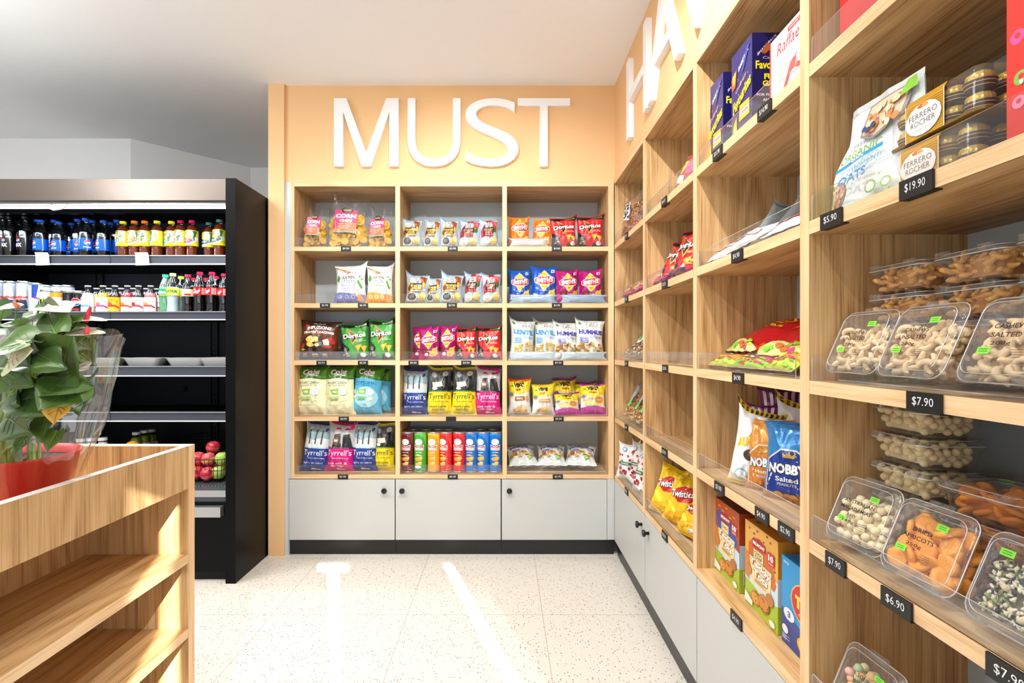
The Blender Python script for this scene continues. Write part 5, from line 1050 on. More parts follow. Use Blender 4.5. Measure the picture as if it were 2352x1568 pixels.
def P_twist():
    A = [('poly', [(.08, .62), (.5, .82), (.93, .84), (.9, .55), (.45, .48)], '#c81f1c'), T('Twisties', .5, .655, .76, .15, '#2a1414', bold=.1, rot=10), T('Twisties', .5, .658, .74, .14, '#ffffff', bold=.03, rot=10)]
    A += [('poly', [(.1, .45), (.3, .42), (.5, .3), (.45, .24), (.2, .34)], '#f9e04a'), ('poly', [(.4, .2), (.7, .36), (.9, .3), (.7, .2)], '#f4b51e'), ('poly', [(.1, .14), (.4, .1), (.6, .2), (.3, .24)], '#e8a61c'), ('poly', [(.0, .9), (.4, .97), (.2, .86)], '#f7d93c'), ('poly', [(.55, .1), (.9, .02), (.95, .16), (.7, .16)], '#f4f0e0'), T('Cheese', .75, .09, .3, .05, '#3b62a8'), ('poly', [(.9, .0), (1, .0), (1, .9), (.93, .9)], '#ece4d4')]
    return make_bag('snack_packet', .15, .215, .075, 3.7, [(0, '#efc414')], A, 'film', '#e2b612', ear=.07, back='#d9cdb8')
proto('twist', P_twist, (.15, .215, .075)); gw = 'yellow twisted snack packets'
put('twist', (.680, 2.175, ZR[4]+.001), 'yellow snack packet with red banner, leftmost of the upright three', 'snack packet', gw, (.15, .21, .07), rz=-55, rx=-16, roll=10)
put('twist', (.700, 2.055, ZR[4]+.001), 'yellow snack packet with red banner, middle of the upright three', 'snack packet', gw, (.14, .2, .07), rz=-48, rx=-12, roll=12)
put('twist', (.770, 2.02, ZR[4]+.001), 'yellow snack packet standing behind the slumped one', 'snack packet', gw, (.15, .2, .07), rz=-58, rx=-8, roll=6)
put('twist', (.690, 1.895, ZR[4]+.012), 'slumped yellow snack packet lying against the near divider', 'snack packet', gw, (.14, .15, .08), rz=-70, rx=-40)
put('dor_red', (.700, 2.13, ZR[1]+.001), 'red triangle-logo packet on right wall, left one', 'crisp packet', gd, (.15, .19, .06), rz=-62, rx=-18, roll=12)
put('dor_red', (.715, 1.985, ZR[1]+.001), 'red triangle-logo packet on right wall, nearer the divider', 'crisp packet', gd, (.17, .21, .06), rz=-66, rx=-14, roll=4)
put('dor_red', (.664, 1.97, ZR[1]+.026), 'red packet lying flat in front of the two standing red ones', 'crisp packet', gd, (.2, .13, .04), rz=-88, rx=-70)
put('sm_pink', (.662, 2.19, ZR[1]+.026), 'magenta packet lying flat left of the red packets, right wall', 'crisp packet', gp, (.2, .13, .04), rz=-92, rx=-72)
def P_candy():
    A = [('ell', .3, .5, .2, .16, '#f1c73a'), ('ell', .65, .4, .2, .18, '#d94b8a'), ('ell', .6, .75, .2, .1, '#8a2f52'), ('ell', .3, .2, .15, .08, '#e9e2d6')]
    return make_bag('sweet_bag', .16, .2, .05, 1.3, [(0, '#a8324f')], A, 'film', '#d9b83a')
proto('candy', P_candy, (.16, .2, .05))
put('candy', (.672, 1.865, ZR[0]+.004), 'pink and yellow sweet bag on the second-farthest top right shelf', 'sweet bag', None, (.16, .17, .05), rz=-70, rx=-28)
# grey and white pouches lying on the second shelf
def P_pouch(c, ink, seed): return make_bag('snack_pouch', .15, .21, .022, seed, [(0, c)], [('poly', [(.1, .2), (.5, .3), (.9, .2), (.9, .5), (.1, .55)], ink), ('ell', .3, .3, .15, .08, '#c98a5a'), ('poly', [(.5, .5), (.8, .55), (.75, .62), (.5, .58)], '#7fb03c'), T('snack mix', .5, .75, .6, .07, '#5a6268', bold=0)], 'film', c, ear=.02, nu=12, nv=12)
proto('pouch_w', lambda: P_pouch('#e9e7ea', '#d9b9c0', 1.1), (.15, .21, .022)); proto('pouch_g', lambda: P_pouch('#a9b3b2', '#3d4648', 2.4), (.15, .21, .022)); proto('pouch_r', lambda: P_pouch('#eceaec', '#c81f3c', 3.3), (.15, .21, .022))
gq = 'flat snack pouches on the second right shelf'
put('pouch_w', (.668, 1.57, ZR[1]+.018), 'white pouch with orange picture, farthest on the second right shelf', 'snack pouch', gq, (.2, .13, .03), rz=-86, rx=-62)
put('pouch_w', (.664, 1.43, ZR[1]+.022), 'crumpled white pouch slumped in front of the grey ones', 'snack pouch', gq, (.2, .10, .035), rz=-94, rx=-60)
put('pouch_g', (.73, 1.50, ZR[1]+.006), 'grey pouch leaning over to the right, left one', 'snack pouch', gq, (.13, .17, .022), rz=-150, rx=-42)
put('pouch_g', (.74, 1.42, ZR[1]+.006), 'grey pouch leaning over to the right, middle one', 'snack pouch', gq, (.13, .18, .022), rz=-150, rx=-46)
put('pouch_g', (.76, 1.33, ZR[1]+.012), 'grey pouch lying nearly flat at the back', 'snack pouch', gq, (.16, .16, .022), rz=-110, rx=-70)
put('pouch_r', (.668, 1.20, ZR[1]+.022), 'white pouch with red print, nearest on the second right shelf', 'snack pouch', gq, (.22, .14, .03), rz=-88, rx=-66)
# red lolly bags and small bright ones on the middle shelf
def P_allen(line):
    A = [('ell', .46, .78, .36, .12, '#f4d41c'), ('ell', .46, .78, .32, .095, '#c20f1d'), T("Allen's", .46, .78, .5, .1, '#f4d41c', bold=.03, rot=4), T(line, .5, .58, .76, .09, '#f4d41c', bold=.04), ('poly', [(.0, .0), (1, 0), (1, .1), (.5, .2), (0, .12)], '#c9d98a')]+rnd_ells(6, 12, .08, .92, .03, .16, .06, ['#e5662c', '#8cc63f', '#f2c32f', '#d63a7c', '#7a3fa0'], .6)
    return make_bag('lolly_bag', .18, .25, .045, 5.1, [(0, '#c20f1d')], A, 'film', '#a80c18', ear=.02)
proto('allen', lambda: P_allen('Killer Pythons'), (.18, .25, .045)); proto('allen2', lambda: P_allen('Party Mix'), (.18, .25, .045))
def P_bright(c1, c2, seed): return make_bag('lolly_packet', .16, .12, .035, seed, [(0, c1), (.5, c2)], [T('JELLY', .45, .35, .5, .16, '#a3202a', bold=.06)]+rnd_ells(int(seed*7), 16, .06, .94, .1, .9, .07, ['#f0862c', '#8cc63f', '#f4d23a', '#e03c6e', '#f6f0e6', '#c8322c', '#6fbf3a'], .9), 'film', '#d9c7a0', ear=.03, nu=12, nv=12)
proto('brightA', lambda: P_bright('#b9cf3a', '#e9932c', 2.2), (.16, .12, .035)); proto('brightB', lambda: P_bright('#9ac24a', '#b3485c', 3.4), (.16, .12, .035))
ga = 'lolly bags on the middle right shelf'
put('allen', (.70, 1.52, ZR[2]+.055), 'large red lolly bag with yellow oval, left one on the pile', 'lolly bag', ga, (.26, .2, .05), rz=-100, rx=-64)
put('allen2', (.70, 1.31, ZR[2]+.045), 'large red lolly bag with yellow oval, right one on the pile', 'lolly bag', ga, (.26, .2, .05), rz=-86, rx=-64)
put('brightA', (.662, 1.565, ZR[2]+.012), 'green and orange lolly packet at the far end of the pile', 'lolly bag', ga, (.17, .06, .026), rz=-92, rx=-58)
put('brightB', (.662, 1.39, ZR[2]+.012), 'pinkish clear-topped lolly packet in the middle of the pile', 'lolly bag', ga, (.17, .06, .026), rz=-86, rx=-56)
put('brightA', (.662, 1.23, ZR[2]+.012), 'small yellow-green lolly packet under the right red bag', 'lolly bag', ga, (.13, .07, .03), rz=-90, rx=-56)
# nut and chocolate pouches
def P_nob(c, dk, word2, seed):
    A = [('poly', [(.0, .0), (1, 0), (1, .12), (0, .1)], '#b98a5c'), ('poly', [(.08, .1), (.08, .52), (.34, .66), (.62, .66), (.94, .5), (.94, .1)], '#e9e4d6'), ('poly', [(.1, .1), (.1, .505), (.35, .64), (.61, .64), (.92, .49), (.92, .1)], dk), T("NOBBY'S", .52, .41, .8, .14, '#1c2440', bold=.12), T("NOBBY'S", .52, .413, .78, .13, '#ffffff', bold=.05),
         T(word2, .46, .28, .4, .06, '#ffffff', bold=.02), T('PEANUTS', .46, .215, .34, .035, '#cfd8ee'), ('ell', .78, .19, .11, .08, '#9fb0cc'), ('poly', [(.4, .55), (.6, .55), (.62, .62), (.55, .58), (.5, .63), (.45, .58), (.38, .62)], '#c9a54a'), ('ell', .3, .08, .08, .04, '#c79a62'), ('ell', .55, .06, .09, .04, '#d9b07c')]
    return make_bag('nut_pouch', .15, .21, .05, seed, [(0, dk), (.14, c)], A, 'foil', c, ear=.03)
proto('nob_blue', lambda: P_nob('#2f86cc', '#1c3f9c', 'Salted', 2.6), (.15, .21, .05)); proto('nob_orange', lambda: P_nob('#e39a4a', '#d6822c', 'Honey', 4.4), (.15, .21, .05))
def P_white(): return make_bag('chocolate_bag', .14, .22, .05, 3.2, [(0, '#edeceb')], [T('ALMONDS', .5, .62, .8, .12, '#f2c012', bold=.05, rot=10), ('ell', .5, .42, .2, .08, '#3d241a'), ('ell', .62, .46, .12, .05, '#54301f'), ('poly', [(0, .94), (1, .94), (1, 1), (0, 1)], '#f0c41c'), ('ell', .3, .15, .14, .08, '#8fb6c4'), ('ell', .3, .15, .11, .06, '#e9efef'), ('poly', [(.2, 0), (.8, 0), (.7, .04), (.3, .04)], '#f0c41c')]+[('rect', .1*i, .945, .1*i+.05, .995, '#3a241c') for i in range(10)], 'film', '#f0c41c', ear=.06)
proto('almond', P_white, (.14, .22, .05))
def P_stripe(): return make_bag('chocolate_bag', .16, .25, .05, 6.1, [(0, '#7a1c6c')], [('rect', .08+.115*i, .8, .135+.115*i, .97, '#efe6ee') for i in range(8)]+[('ell', .25, .72, .2, .05, '#cc2a34'), T('LICORICE', .5, .6, .6, .06, '#f0d9ea'), ('rect', 0, .45, 1, .5, '#d23a9a')], 'film', '#6a1860', ear=.03)
proto('stripe', P_stripe, (.16, .25, .05)); gn = 'nut and chocolate bags on the fourth right shelf'
put('nob_blue', (.735, 1.285, ZR[3]+.001), 'blue foil nut pouch standing in front, large white lettering', 'nut pouch', gn, (.16, .20, .05), rz=-54, rx=-8, roll=-2)
put('nob_orange', (.725, 1.375, ZR[3]+.001), 'orange foil nut pouch half hidden behind the blue one', 'nut pouch', gn, (.14, .195, .05), rz=-50, rx=-6, roll=-4)
put('almond', (.700, 1.435, ZR[3]+.001), 'white bag with yellow letters at the left of the pouches', 'chocolate bag', gn, (.13, .215, .06), rz=-40, rx=-6, roll=6)
put('almond', (.83, 1.40, ZR[3]+.001), 'white chocolate almond bag standing behind the blue pouch', 'chocolate bag', gn, (.17, .235, .05), rz=-52, rx=-4)
put('stripe', (.80, 1.47, ZR[3]+.001), 'purple and white striped bag behind the orange pouch', 'chocolate bag', gn, (.16, .225, .05), rz=-40, rx=-6, roll=-3)
put('stripe', (.89, 1.56, ZR[3]+.001), 'purple and white striped bag, tallest and rearmost', 'chocolate bag', gn, (.18, .265, .05), rz=-36, rx=-2, roll=-2)

# ------------------------------------------------------------------ open drinks fridge
FX0, FX1, FY0, FY1, FZ = -3.05, -1.341, 2.534, 3.46, 2.027
SY = 2.85                                                        # front of the shelves
fr = tag(empty('drinks_fridge', ((FX0+FX1)/2, FY0, 0)), 'tall black open drinks fridge with lit shelves left of the orange pier', 'fridge')
def fpart(name, boxes, mat=None):
    m = MB()
    for b in boxes: m.box(*b[:6], b[6] if len(b) > 6 else mat)
    return part(m, name, fr)
fpart('side_panel', [(FX1-.05, FX1, FY0, FY1, .0, FZ)], 'fridge_black'); fpart('side_panel', [(FX0, FX0+.05, FY0, FY1, .0, FZ)], 'fridge_black')
fpart('header', [(FX0+.05, FX1-.0505, FY0+.004, FY0+.05, 1.918, FZ-.003)], 'fridge_header')
fpart('roof_panel', [(FX0+.05, FX1-.0505, FY0+.05, FY1-.002, FZ-.03, FZ-.003)], 'fridge_black')
fpart('inner_canopy', [(FX0+.05, FX1-.0505, FY0+.30, FY0+.34, 1.932, 1.992), (FX0+.05, FX1-.0505, FY0+.05, FY0+.34, 1.985, 1.992)], 'fridge_black')
fpart('header_trim', [(FX0+.05, FX1-.052, FY0+.03, FY0+.05, 1.905, 1.917)], 'steel')
m = MB(); 
for a, b in ((FX0+.06, -2.33), (-2.325, FX1-.054)): m.box(a, b, FY0+.06, FY0+.075, 1.894, 1.904, 'led_white')
part(m, 'light_tube', fr)
h = MB(); h.tube([(-2.30, FY0+.045, 1.905), (-2.295, FY0+.03, 1.885), (-2.27, FY0+.02, 1.875), (-2.235, FY0+.025, 1.882), (-2.215, FY0+.04, 1.905)], .006, 'white_plastic'); part(h, 'blind_hook', fr)
fpart('back_wall', [(FX0+.05, FX1-.0505, 3.34, FY1-.002, .3, FZ-.03)], 'fridge_interior')
for x in (-2.66, -1.905):                                      # slotted shelf posts on the back wall
    m = MB(); m.box(x-.026, x-.018, 3.325, 3.34, .5, 1.98, 'fridge_interior'); m.box(x+.018, x+.026, 3.325, 3.34, .5, 1.98, 'fridge_interior'); m.box(x-.018, x+.018, 3.332, 3.34, .5, 1.98, 'fridge_black')
    for k in range(40): m.box(x-.007, x+.007, 3.3305, 3.332, .52+.036*k, .54+.036*k, 'gap_dark')
    part(m, 'slotted_post', fr)
for x, z in ((-2.1, 1.04), (-1.63, 1.04)):
    m = MB(); m.lathe([(.016, 0), (.018, .002), (.014, .004), (.011, .002), (0, .002)], 18, 'fridge_black'); o = m.build('plug', fr); o.matrix_parent_inverse = Matrix.Translation(-Vector(fr.location)); o.location = (x, 3.34, z-.13); o.rotation_euler = (R(90), 0, 0)
FZS = [1.692, 1.374, 1.070, .812]
for k, z in enumerate(FZS):
    m = MB(); m.box(FX0+.055, FX1-.055, SY+.012, 3.335, z-.028, z-.010, 'fridge_black'); s = part(m, 'shelf', fr)
    zt, zb = ((1.699, 1.646), (1.384, 1.334), (1.077, 1.018), (.820, .764))[k]
    m = MB()
    for a, b in ((FX0+.055, -2.213), (-2.209, FX1-.055)):
        m.box(a, b, SY, SY+.012, zb+.006, zt-.006, 'rail_grey'); m.box(a, b, SY-.006, SY+.012, zt-.006, zt, 'steel'); m.box(a, b, SY-.006, SY+.012, zb, zb+.006, 'white_plastic')
    r_ = m.build('price_rail', s)
    if k < 2: lamp('shelf_light', 'AREA', (-2.2, SY+.03, zb-.004), (R(18), 0, 0), 5.0 if k == 0 else 1.6, (.80, .90, 1), shape='RECTANGLE', size=1.55, size_y=.02)
lamp('canopy_light', 'AREA', (-2.2, FY0+.09, 1.88), (R(35), 0, 0), 5.5, (.80, .90, 1), shape='RECTANGLE', size=1.55, size_y=.03)
fpart('deck', [(FX0+.055, FX1-.055, 2.62, 3.33, .43, .45, 'rail_grey')])
m = MB()
for k in range(95): m.box(FX0+.07+.0168*k, FX0+.077+.0168*k, 2.66, 2.80, .4502, .456, 'steel')
part(m, 'air_grille', fr)
fpart('front_lip', [(FX0+.055, FX1-.055, FY0+.03, 2.62, .40, .452, 'rail_grey'), (FX0+.055, FX1-.055, FY0+.026, FY0+.032, .425, .458, 'steel')])
fpart('bumper', [(FX0+.055, FX1-.07, FY0-.012, FY0+.02, .335, .385, 'steel')])
fpart('lower_panel', [(FX0+.05, FX1-.0505, FY0+.02, FY0+.05, .05, .40, 'fridge_black'), (FX0+.05, FX1-.0505, FY0+.05, FY0+.08, 0, .05, 'gap_dark')])
# paper tickets on the top rail
for px, txt_ in ((97, 'leftmost'), (326, 'right')):
    m = MB(); x = wx(px, SY-.01); vs = [(x-.038, SY-.010, 1.700), (x+.038, SY-.011, 1.700), (x+.045, SY-.014, 1.642), (x-.034, SY-.012, 1.640), (x-.036, SY-.018, 1.712), (x+.036, SY-.016, 1.712)]
    m.add(vs, [(3, 2, 1, 0), (0, 1, 5, 4)], 'matte', '#f5f5f5'); art(m, [('rect', .1, .78, .9, .84, '#9aa0a8'), ('rect', .1, .7, .6, .74, '#b3b8bf'), ('rect', .3, .4, .75, .44, '#c2c6cb')], lambda u, v, o: Vector((x-.036+.076*u, SY-.0135-.002*(1-v)-o, 1.641+.06*v)), 1, 1, 'matte', 1, .0005)
    tag(m.build('paper_ticket'), 'white paper ticket on the top fridge rail, %s' % ('below the bottles with blue label' if px < 200 else 'below the yellow-labelled bottles'), 'ticket')

# bottles and cans ------------------------------------------------------------
def cyl_art(m, r, z0, h_, items, mat='gloss', deg=180): art(m, items, lambda x, y, o: Vector(((r+o)*math.sin((x-.5)*R(deg)), -(r+o)*math.cos((x-.5)*R(deg)), z0+y*h_)), R(deg)*r, h_, mat, .010, .0005, .0002)
def cap_part(root, r, z, h_, c):
    m = MB(); n = 24; vs = []; 
    for zz in (0, h_): vs += [(r*(1+.03*(i % 2))*math.cos(2*PI*i/n), r*(1+.03*(i % 2))*math.sin(2*PI*i/n), z+zz) for i in range(n)]
    m.add(vs, [(i, (i+1) % n, n+(i+1) % n, n+i) for i in range(n)]+[tuple(range(n, 2*n)), tuple(range(n-1, -1, -1))], 'gloss', c); m.build('cap', root)
def bottle(name, prof, liquid, capc, cap, lab, items, fill_to, shell_='bottle_clear', lab_bg='#ffffff', ribs=False):
    root = empty(name); m = MB(); n = 20; full = []
    for (r, z), (r2, z2) in zip(prof, prof[1:]):
        st = max(1, int((z2-z)/.006)); full += [(r+(r2-r)*k/st, z+(z2-z)*k/st) for k in range(st)]
    full.append(prof[-1])
    if ribs: full = [(r*(1-.035*(1+math.sin(z*520))) if z < lab[0]-.004 and .01 < z else r, z) for r, z in full]
    m.lathe(full, n, shell_, '#ffffff', caps=False); m.build('bottle_shell', root)
    q = MB(); lq = [(max(r-.0018, .001), z+.001) for r, z in full if z < fill_to]; q.lathe(lq, n, 'gloss', liquid); q.build('drink', root)
    rr = max(r for r, z in full if lab[0] <= z <= lab[1])+.0006 if True else 0
    l = MB(); l.lathe([(rr, lab[0]), (rr, lab[1])], 28, 'gloss', lab_bg, caps=False); cyl_art(l, rr, lab[0], lab[1]-lab[0], items); l.build('label', root)
    cap_part(root, cap[0], prof[-1][1]-.004, cap[1], capc); return root
def globe(cx, cy, r, asp): return [('ell', cx, cy, r, r*asp, '#f5f5f5'), ('poly', [(cx+r*.92*math.cos(R(a)), cy+r*asp*.92*math.sin(R(a))) for a in range(15, 196, 15)]+[(cx-.2*r, cy+.15*r*asp), (cx+.4*r, cy+.3*r*asp)], '#d81f2c'), ('poly', [(cx+r*.92*math.cos(R(a)), cy+r*asp*.92*math.sin(R(a))) for a in range(205, 346, 15)]+[(cx+.3*r, cy-.35*r*asp), (cx-.3*r, cy-.5*r*asp)], '#1a4fa8')]
PB = [(.024, 0), (.031, .006), (.032, .05), (.030, .085), (.033, .12), (.0335, .165), (.028, .19), (.016, .215), (.0125, .228), (.0125, .236)]
BS = (.066, .25, .066)
proto('pepsi', lambda: bottle('cola_bottle', PB, '#140a08', '#1f4fb4', (.0155, .016), (.055, .125), globe(.42, .62, .15, 1.5)+[T('pepsi', .42, .22, .34, .16, '#ffffff', bold=.03), ('rect', .02, .3, .08, .7, '#3f86de')], .17, lab_bg='#0d5bd0'), BS)
proto('pmax', lambda: bottle('cola_bottle', PB, '#140a08', '#1a1a1c', (.0155, .016), (.055, .14), globe(.45, .62, .11, 1.0)+[T('MAX', .45, .30, .42, .26, '#e9e9e9', bold=.06), ('rect', .3, .8, .5, .86, '#c8203a'), ('rect', .6, .8, .8, .9, '#c9ccd0')], .17, lab_bg='#15161a'), BS)
LB = [(.026, 0), (.031, .005), (.0305, .06), (.032, .075), (.0335, .10), (.033, .155), (.026, .185), (.017, .198), (.014, .205), (.014, .213)]
def lip(capc, acc, word): return bottle('iced_tea_bottle', LB, '#7a2f12', capc, (.0165, .016), (.075, .165), [('poly', [(0, 0), (1, 0), (1, .12), (0, .2)], '#f4dc1c'), ('poly', [(0, .2), (.75, .28), (.9, .95), (0, 1)], '#3a6b34'), ('poly', [(.05, .15), (.6, .2), (.72, .42), (.05, .5)], acc), ('poly', [(0, .12), (.5, .18), (.95, .45), (.98, .38), (.5, .08), (0, .06)], '#f4f4f0'),
       ('ell', .4, .72, .3, .24, '#f0d81c'), ('ell', .4, .72, .26, .2, '#f6e65a'), ('rect', .12, .68, .68, .84, '#7c1420'), T('Lipton', .4, .76, .5, .12, '#ffffff', bold=.03), T(word, .34, .33, .4, .1, '#ffffff'), ('poly', [(.5, .5), (.66, .54), (.62, .38)], '#f2a93a'), ('rect', .76, .3, .95, .55, '#d8dde0')], .2, lab_bg='#e6d41a', ribs=True)
for k_, a_ in (('lemon', ('#e9d415', '#2fa3d9', 'LEMON')), ('peach', ('#e8701c', '#ee7a2e', 'Peach')), ('rasp', ('#c2174f', '#a33a78', 'Berry')), ('mango', ('#3f6b57', '#4a5a58', 'Mango'))): proto('tea_'+k_, lambda a_=a_: lip(*a_), (.067, .23, .067))
CB = [(.024, 0), (.031, .006), (.032, .03), (.0285, .06), (.0295, .085), (.0325, .11), (.033, .15), (.027, .18), (.017, .205), (.0125, .218), (.0125, .224)]
def cola(label_bg, items, liquid='#120806', capc='#cf1c3f', shell_='bottle_clear', nm='cola_bottle', fl=.165): return bottle(nm, CB, liquid, capc, (.0155, .016), (.108, .15), items, fl, shell_, label_bg)
proto('coke', lambda: cola('#d4141c', [T('Cola', .4, .5, .5, .6, '#ffffff', shear=.4, bold=.01), ('rect', .72, .1, .95, .9, '#f0d6d6')]+[('rect', .74, .15+.11*i, .93, .2+.11*i, '#b3202a') for i in range(7)]), (.066, .238, .066))
proto('ginger', lambda: cola('#e7d9b0', [('rect', 0, 0, .3, 1, '#c79a4a'), ('rect', .5, .1, .8, .35, '#c8242c')]), (.066, .238, .066))
clear('bottle_green', (.45, .85, .62), .12, .08, .3, 40, .05, .8)
proto('sprite', lambda: cola('#1f9a5a', [T('Sprite', .45, .5, .75, .6, '#ffffff', bold=.05, rot=6), ('poly', [(.5, .1), (.8, .1), (.8, .22), (.5, .2)], '#e9dc2c')], '#7fb092', '#2fae7c', 'bottle_green', 'lemonade_bottle'), (.066, .238, .066))
proto('sprite_w', lambda: cola('#dfe94a', [T('Sprite', .45, .55, .75, .6, '#2f7a4a', bold=.03, rot=6), ('ell', .7, .2, .1, .15, '#f4f6c0')], '#cfe0de', '#f4ee8a', 'bottle_clear', 'lemonade_bottle', fl=.16), (.066, .238, .066))
proto('lime', lambda: cola('#c9d23a', [], '#9fb0a8', '#c9d63a', nm='lemonade_bottle'), (.066, .238, .066))
SB = [(.028, 0), (.0305, .004), (.031, .085), (.029, .108), (.020, .128), (.0135, .142), (.0130, .152), (.015, .154), (.015, .162)]
def brew(liq, lab_bg, acc, ribbon): return bottle('brewed_drink_bottle', SB, liq, '#d8dade', (.0145, .006), (.018, .098), [('rect', 0, 0, 1, 1, lab_bg), T('Bundaberg', .5, .8, .74, .13, '#3f4a44', bold=0, arc=.12), ('ell', .42, .52, .17, .14, acc), ('poly', [(.15, .34), (.75, .34), (.92, .22), (.95, .32), (.75, .46), (.15, .46)], ribbon), ('rect', .2, .12, .6, .15, '#b9bcc0')], .125, lab_bg=liq)
for k_, a_ in (('lemon', ('#e9eee0', '#f5f5f0', '#f0e0a0', '#5b9fd0')), ('passion', ('#e8bf1e', '#f5f3ee', '#c07a34', '#b83a86')), ('ginger', ('#4a2410', '#efae1c', '#c8541c', '#c2202a')), ('blood', ('#d8202c', '#f5f1ec', '#ee8a2c', '#d9482c')), ('sarsa', ('#231418', '#efe4da', '#9a3a2c', '#a8343c')), ('guava', ('#ee6f6a', '#f6f3f3', '#ee9a2c', '#c8303c'))): proto('brew_'+k_, lambda a_=a_: brew(*a_), (.062, .166, .062))
def can(name, r, h_, base, items):
    root = empty(name); m = MB(); m.lathe([(r*.86, .003), (r, .010), (r, h_-.014)], 28, 'gloss', base, caps=False); cyl_art(m, r, .010, h_-.024, items); m.build('can_body', root)
    t = MB(); t.lathe([(r, h_-.014), (r*.86, h_-.004), (r*.87, h_), (r*.82, h_-.001), (r*.80, h_-.005), (0, h_-.005)], 28, 'steel'); t.box(-.004, .004, -.012, .008, h_-.0049, h_-.003, 'steel'); t.build('can_top', root)
    t = MB(); t.lathe([(r*.78, 0), (r*.86, .003)], 28, 'steel'); t.build('can_base', root); return root
def energy(dk): return can('energy_drink_can', .032, .19, '#cfd5db', [('poly', [(0, .55), (.0, 1), (.3, 1), (.18, .52)], dk), ('poly', [(.82, .55), (.7, 1), (1, 1), (1, .5)], '#aab4be'), ('poly', [(.2, .0), (.3, .45), (.8, .45), (.9, 0)], dk), ('poly', [(0, 0), (0, .45), (.12, .47), (.14, 0)], '#b9c1ca'), T('RedBull', .5, .54, .72, .08, '#d8143c', bold=.03), ('ell', .5, .46, .08, .035, '#f0c21c'), ('poly', [(.3, .43), (.46, .49), (.46, .42)], '#d8143c'), ('poly', [(.7, .43), (.54, .49), (.54, .42)], '#d8143c')])
proto('rb', lambda: energy('#1d3f9a'), (.064, .19, .064)); proto('rb_z', lambda: energy('#2a3550'), (.064, .19, .064))
proto('vcan', lambda: can('energy_drink_can', .031, .14, '#cfe3ea', [('ell', .55, .45, .3, .25, '#a6d936'), T('V', .5, .42, .32, .45, '#16241a', bold=.08, shear=.2)]), (.062, .14, .062))
proto('fanta', lambda: can('soft_drink_can', .032, .135, '#f29a1c', [('poly', [(0, .5), (1, .6), (1, .8), (0, .7)], '#f7ead2'), ('ell', .3, .75, .1, .08, '#6fbf3a'), T('FANTA', .5, .42, .86, .32, '#1c4a9e', bold=.12), T('FANTA', .5, .42, .84, .28, '#ffffff', bold=.04)]), (.064, .135, .064))
proto('pcan', lambda: can('soft_drink_can', .031, .125, '#111216', globe(.5, .55, .28, .75)+[T('MAX', .5, .18, .4, .1, '#d8301c', bold=.08)]), (.062, .125, .062))
proto('bcan', lambda: can('soft_drink_can', .031, .125, '#15161a', [('rect', .4, .05, .8, .35, '#d9dcde')]), (.062, .125, .062))
def drink(kind, px, row, label, group, cat, Y=2.90, rz=0, top=None):
    z = FZS[row]-.009; o = put(kind, (wx(px, Y), Y, z), label, cat, group, rz=rz)
    if top: n = PROTO[kind][1]; s = (wz(top, Y)-z)/n[1]; o.scale = (1, 1, s)
g1 = 'cola bottles on the top fridge shelf'
for i, (px, Y, l) in enumerate(((4, 2.90, 'black-labelled cola bottle cut by the left edge of the photo'), (20, 2.91, 'black-labelled cola bottle, second from the photo edge'), (56, 2.91, 'black-labelled cola bottle nearest to the blue-labelled ones'), (42, 3.0, 'black-labelled cola bottle in the rear row'))): drink('pmax', px, 0, l, g1, 'bottle', Y, rz=[0, 5, -5, 0][i])
for i, (px, Y, l) in enumerate(((94, 2.89, 'blue-labelled cola bottle behind the left paper ticket'), (135, 2.91, 'blue-labelled cola bottle right of the paper ticket'), (196, 2.89, 'blue-labelled cola bottle turned to show its back label'), (237, 2.91, 'rightmost front blue-labelled cola bottle, by the iced tea'))): drink('pepsi', px, 0, l, g1, 'bottle', Y, rz=[-14, 6, 70, -10][i], top=[505, 509, 501, 506][i])
for i, (px, Y, l) in enumerate(((86, 2.98, 'blue-capped bottle in second row behind the ticket'), (124, 2.99, 'blue-capped bottle in second row left of the second front one'), (164, 3.06, 'dim blue-capped bottle far back in the row'), (178, 2.97, 'blue-capped bottle left of the turned one'), (212, 3.0, 'blue-capped bottle in second row right of the turned one'), (254, 3.05, 'blue-capped bottle far back near the iced tea'), (268, 2.99, 'blue-capped bottle just left of the yellow-capped iced tea'))): drink('pepsi', px, 0, l, g1, 'bottle', Y, rz=20*i)
g2 = 'iced tea bottles with yellow labels'
teas = [('lemon', 283, 2.90, 507, 'iced tea with yellow cap, leftmost of the row'), ('peach', 309, 2.90, 506, 'iced tea with orange cap, left of its pair'), ('peach', 333, 2.90, 506, 'iced tea with orange cap, right of its pair'), ('lemon', 361, 2.89, 506, 'iced tea with yellow cap showing its barcode'), ('lemon', 394, 2.90, 507, 'iced tea with yellow cap beside the pink-capped ones'),
        ('rasp', 415, 2.90, 505, 'iced tea with pink cap, left of its pair'), ('rasp', 441, 2.90, 505, 'iced tea with pink cap, right of its pair'), ('mango', 480, 2.93, 510, 'iced tea with dark green cap, lower and farther back'), ('mango', 504, 2.89, 503, 'iced tea with dark green cap at the fridge side')]
for i, (k, px, Y, tp, l) in enumerate(teas): drink('tea_'+k, px, 0, l, g2, 'bottle', Y, rz=[-40, 4, -30, -55, -30, -30, 5, 5, -8][i], top=tp)
g3 = 'drinks on the second fridge shelf'
for k, px, tp, l, rz in (('rb', -2, 645, 'silver and blue tall energy can cut by the photo edge', 0), ('rb', 24, 646, 'silver and blue tall energy can, second from the photo edge', 12), ('rb_z', 54, 646, 'silver and dark grey tall energy can', 10), ('rb', 82, 650, 'silver tall energy can turned sideways', 100),
                         ('vcan', 107, 665, 'white can with green blob and letter V', 0), ('fanta', 131, 667, 'orange can with white and blue lettering', -4), ('bcan', 159, 667, 'black can with white back panel', 0), ('pcan', 180, 668, 'black can with red white and blue globe', 10)): drink(k, px, 1, l, g3, 'can', 2.895, rz, tp)
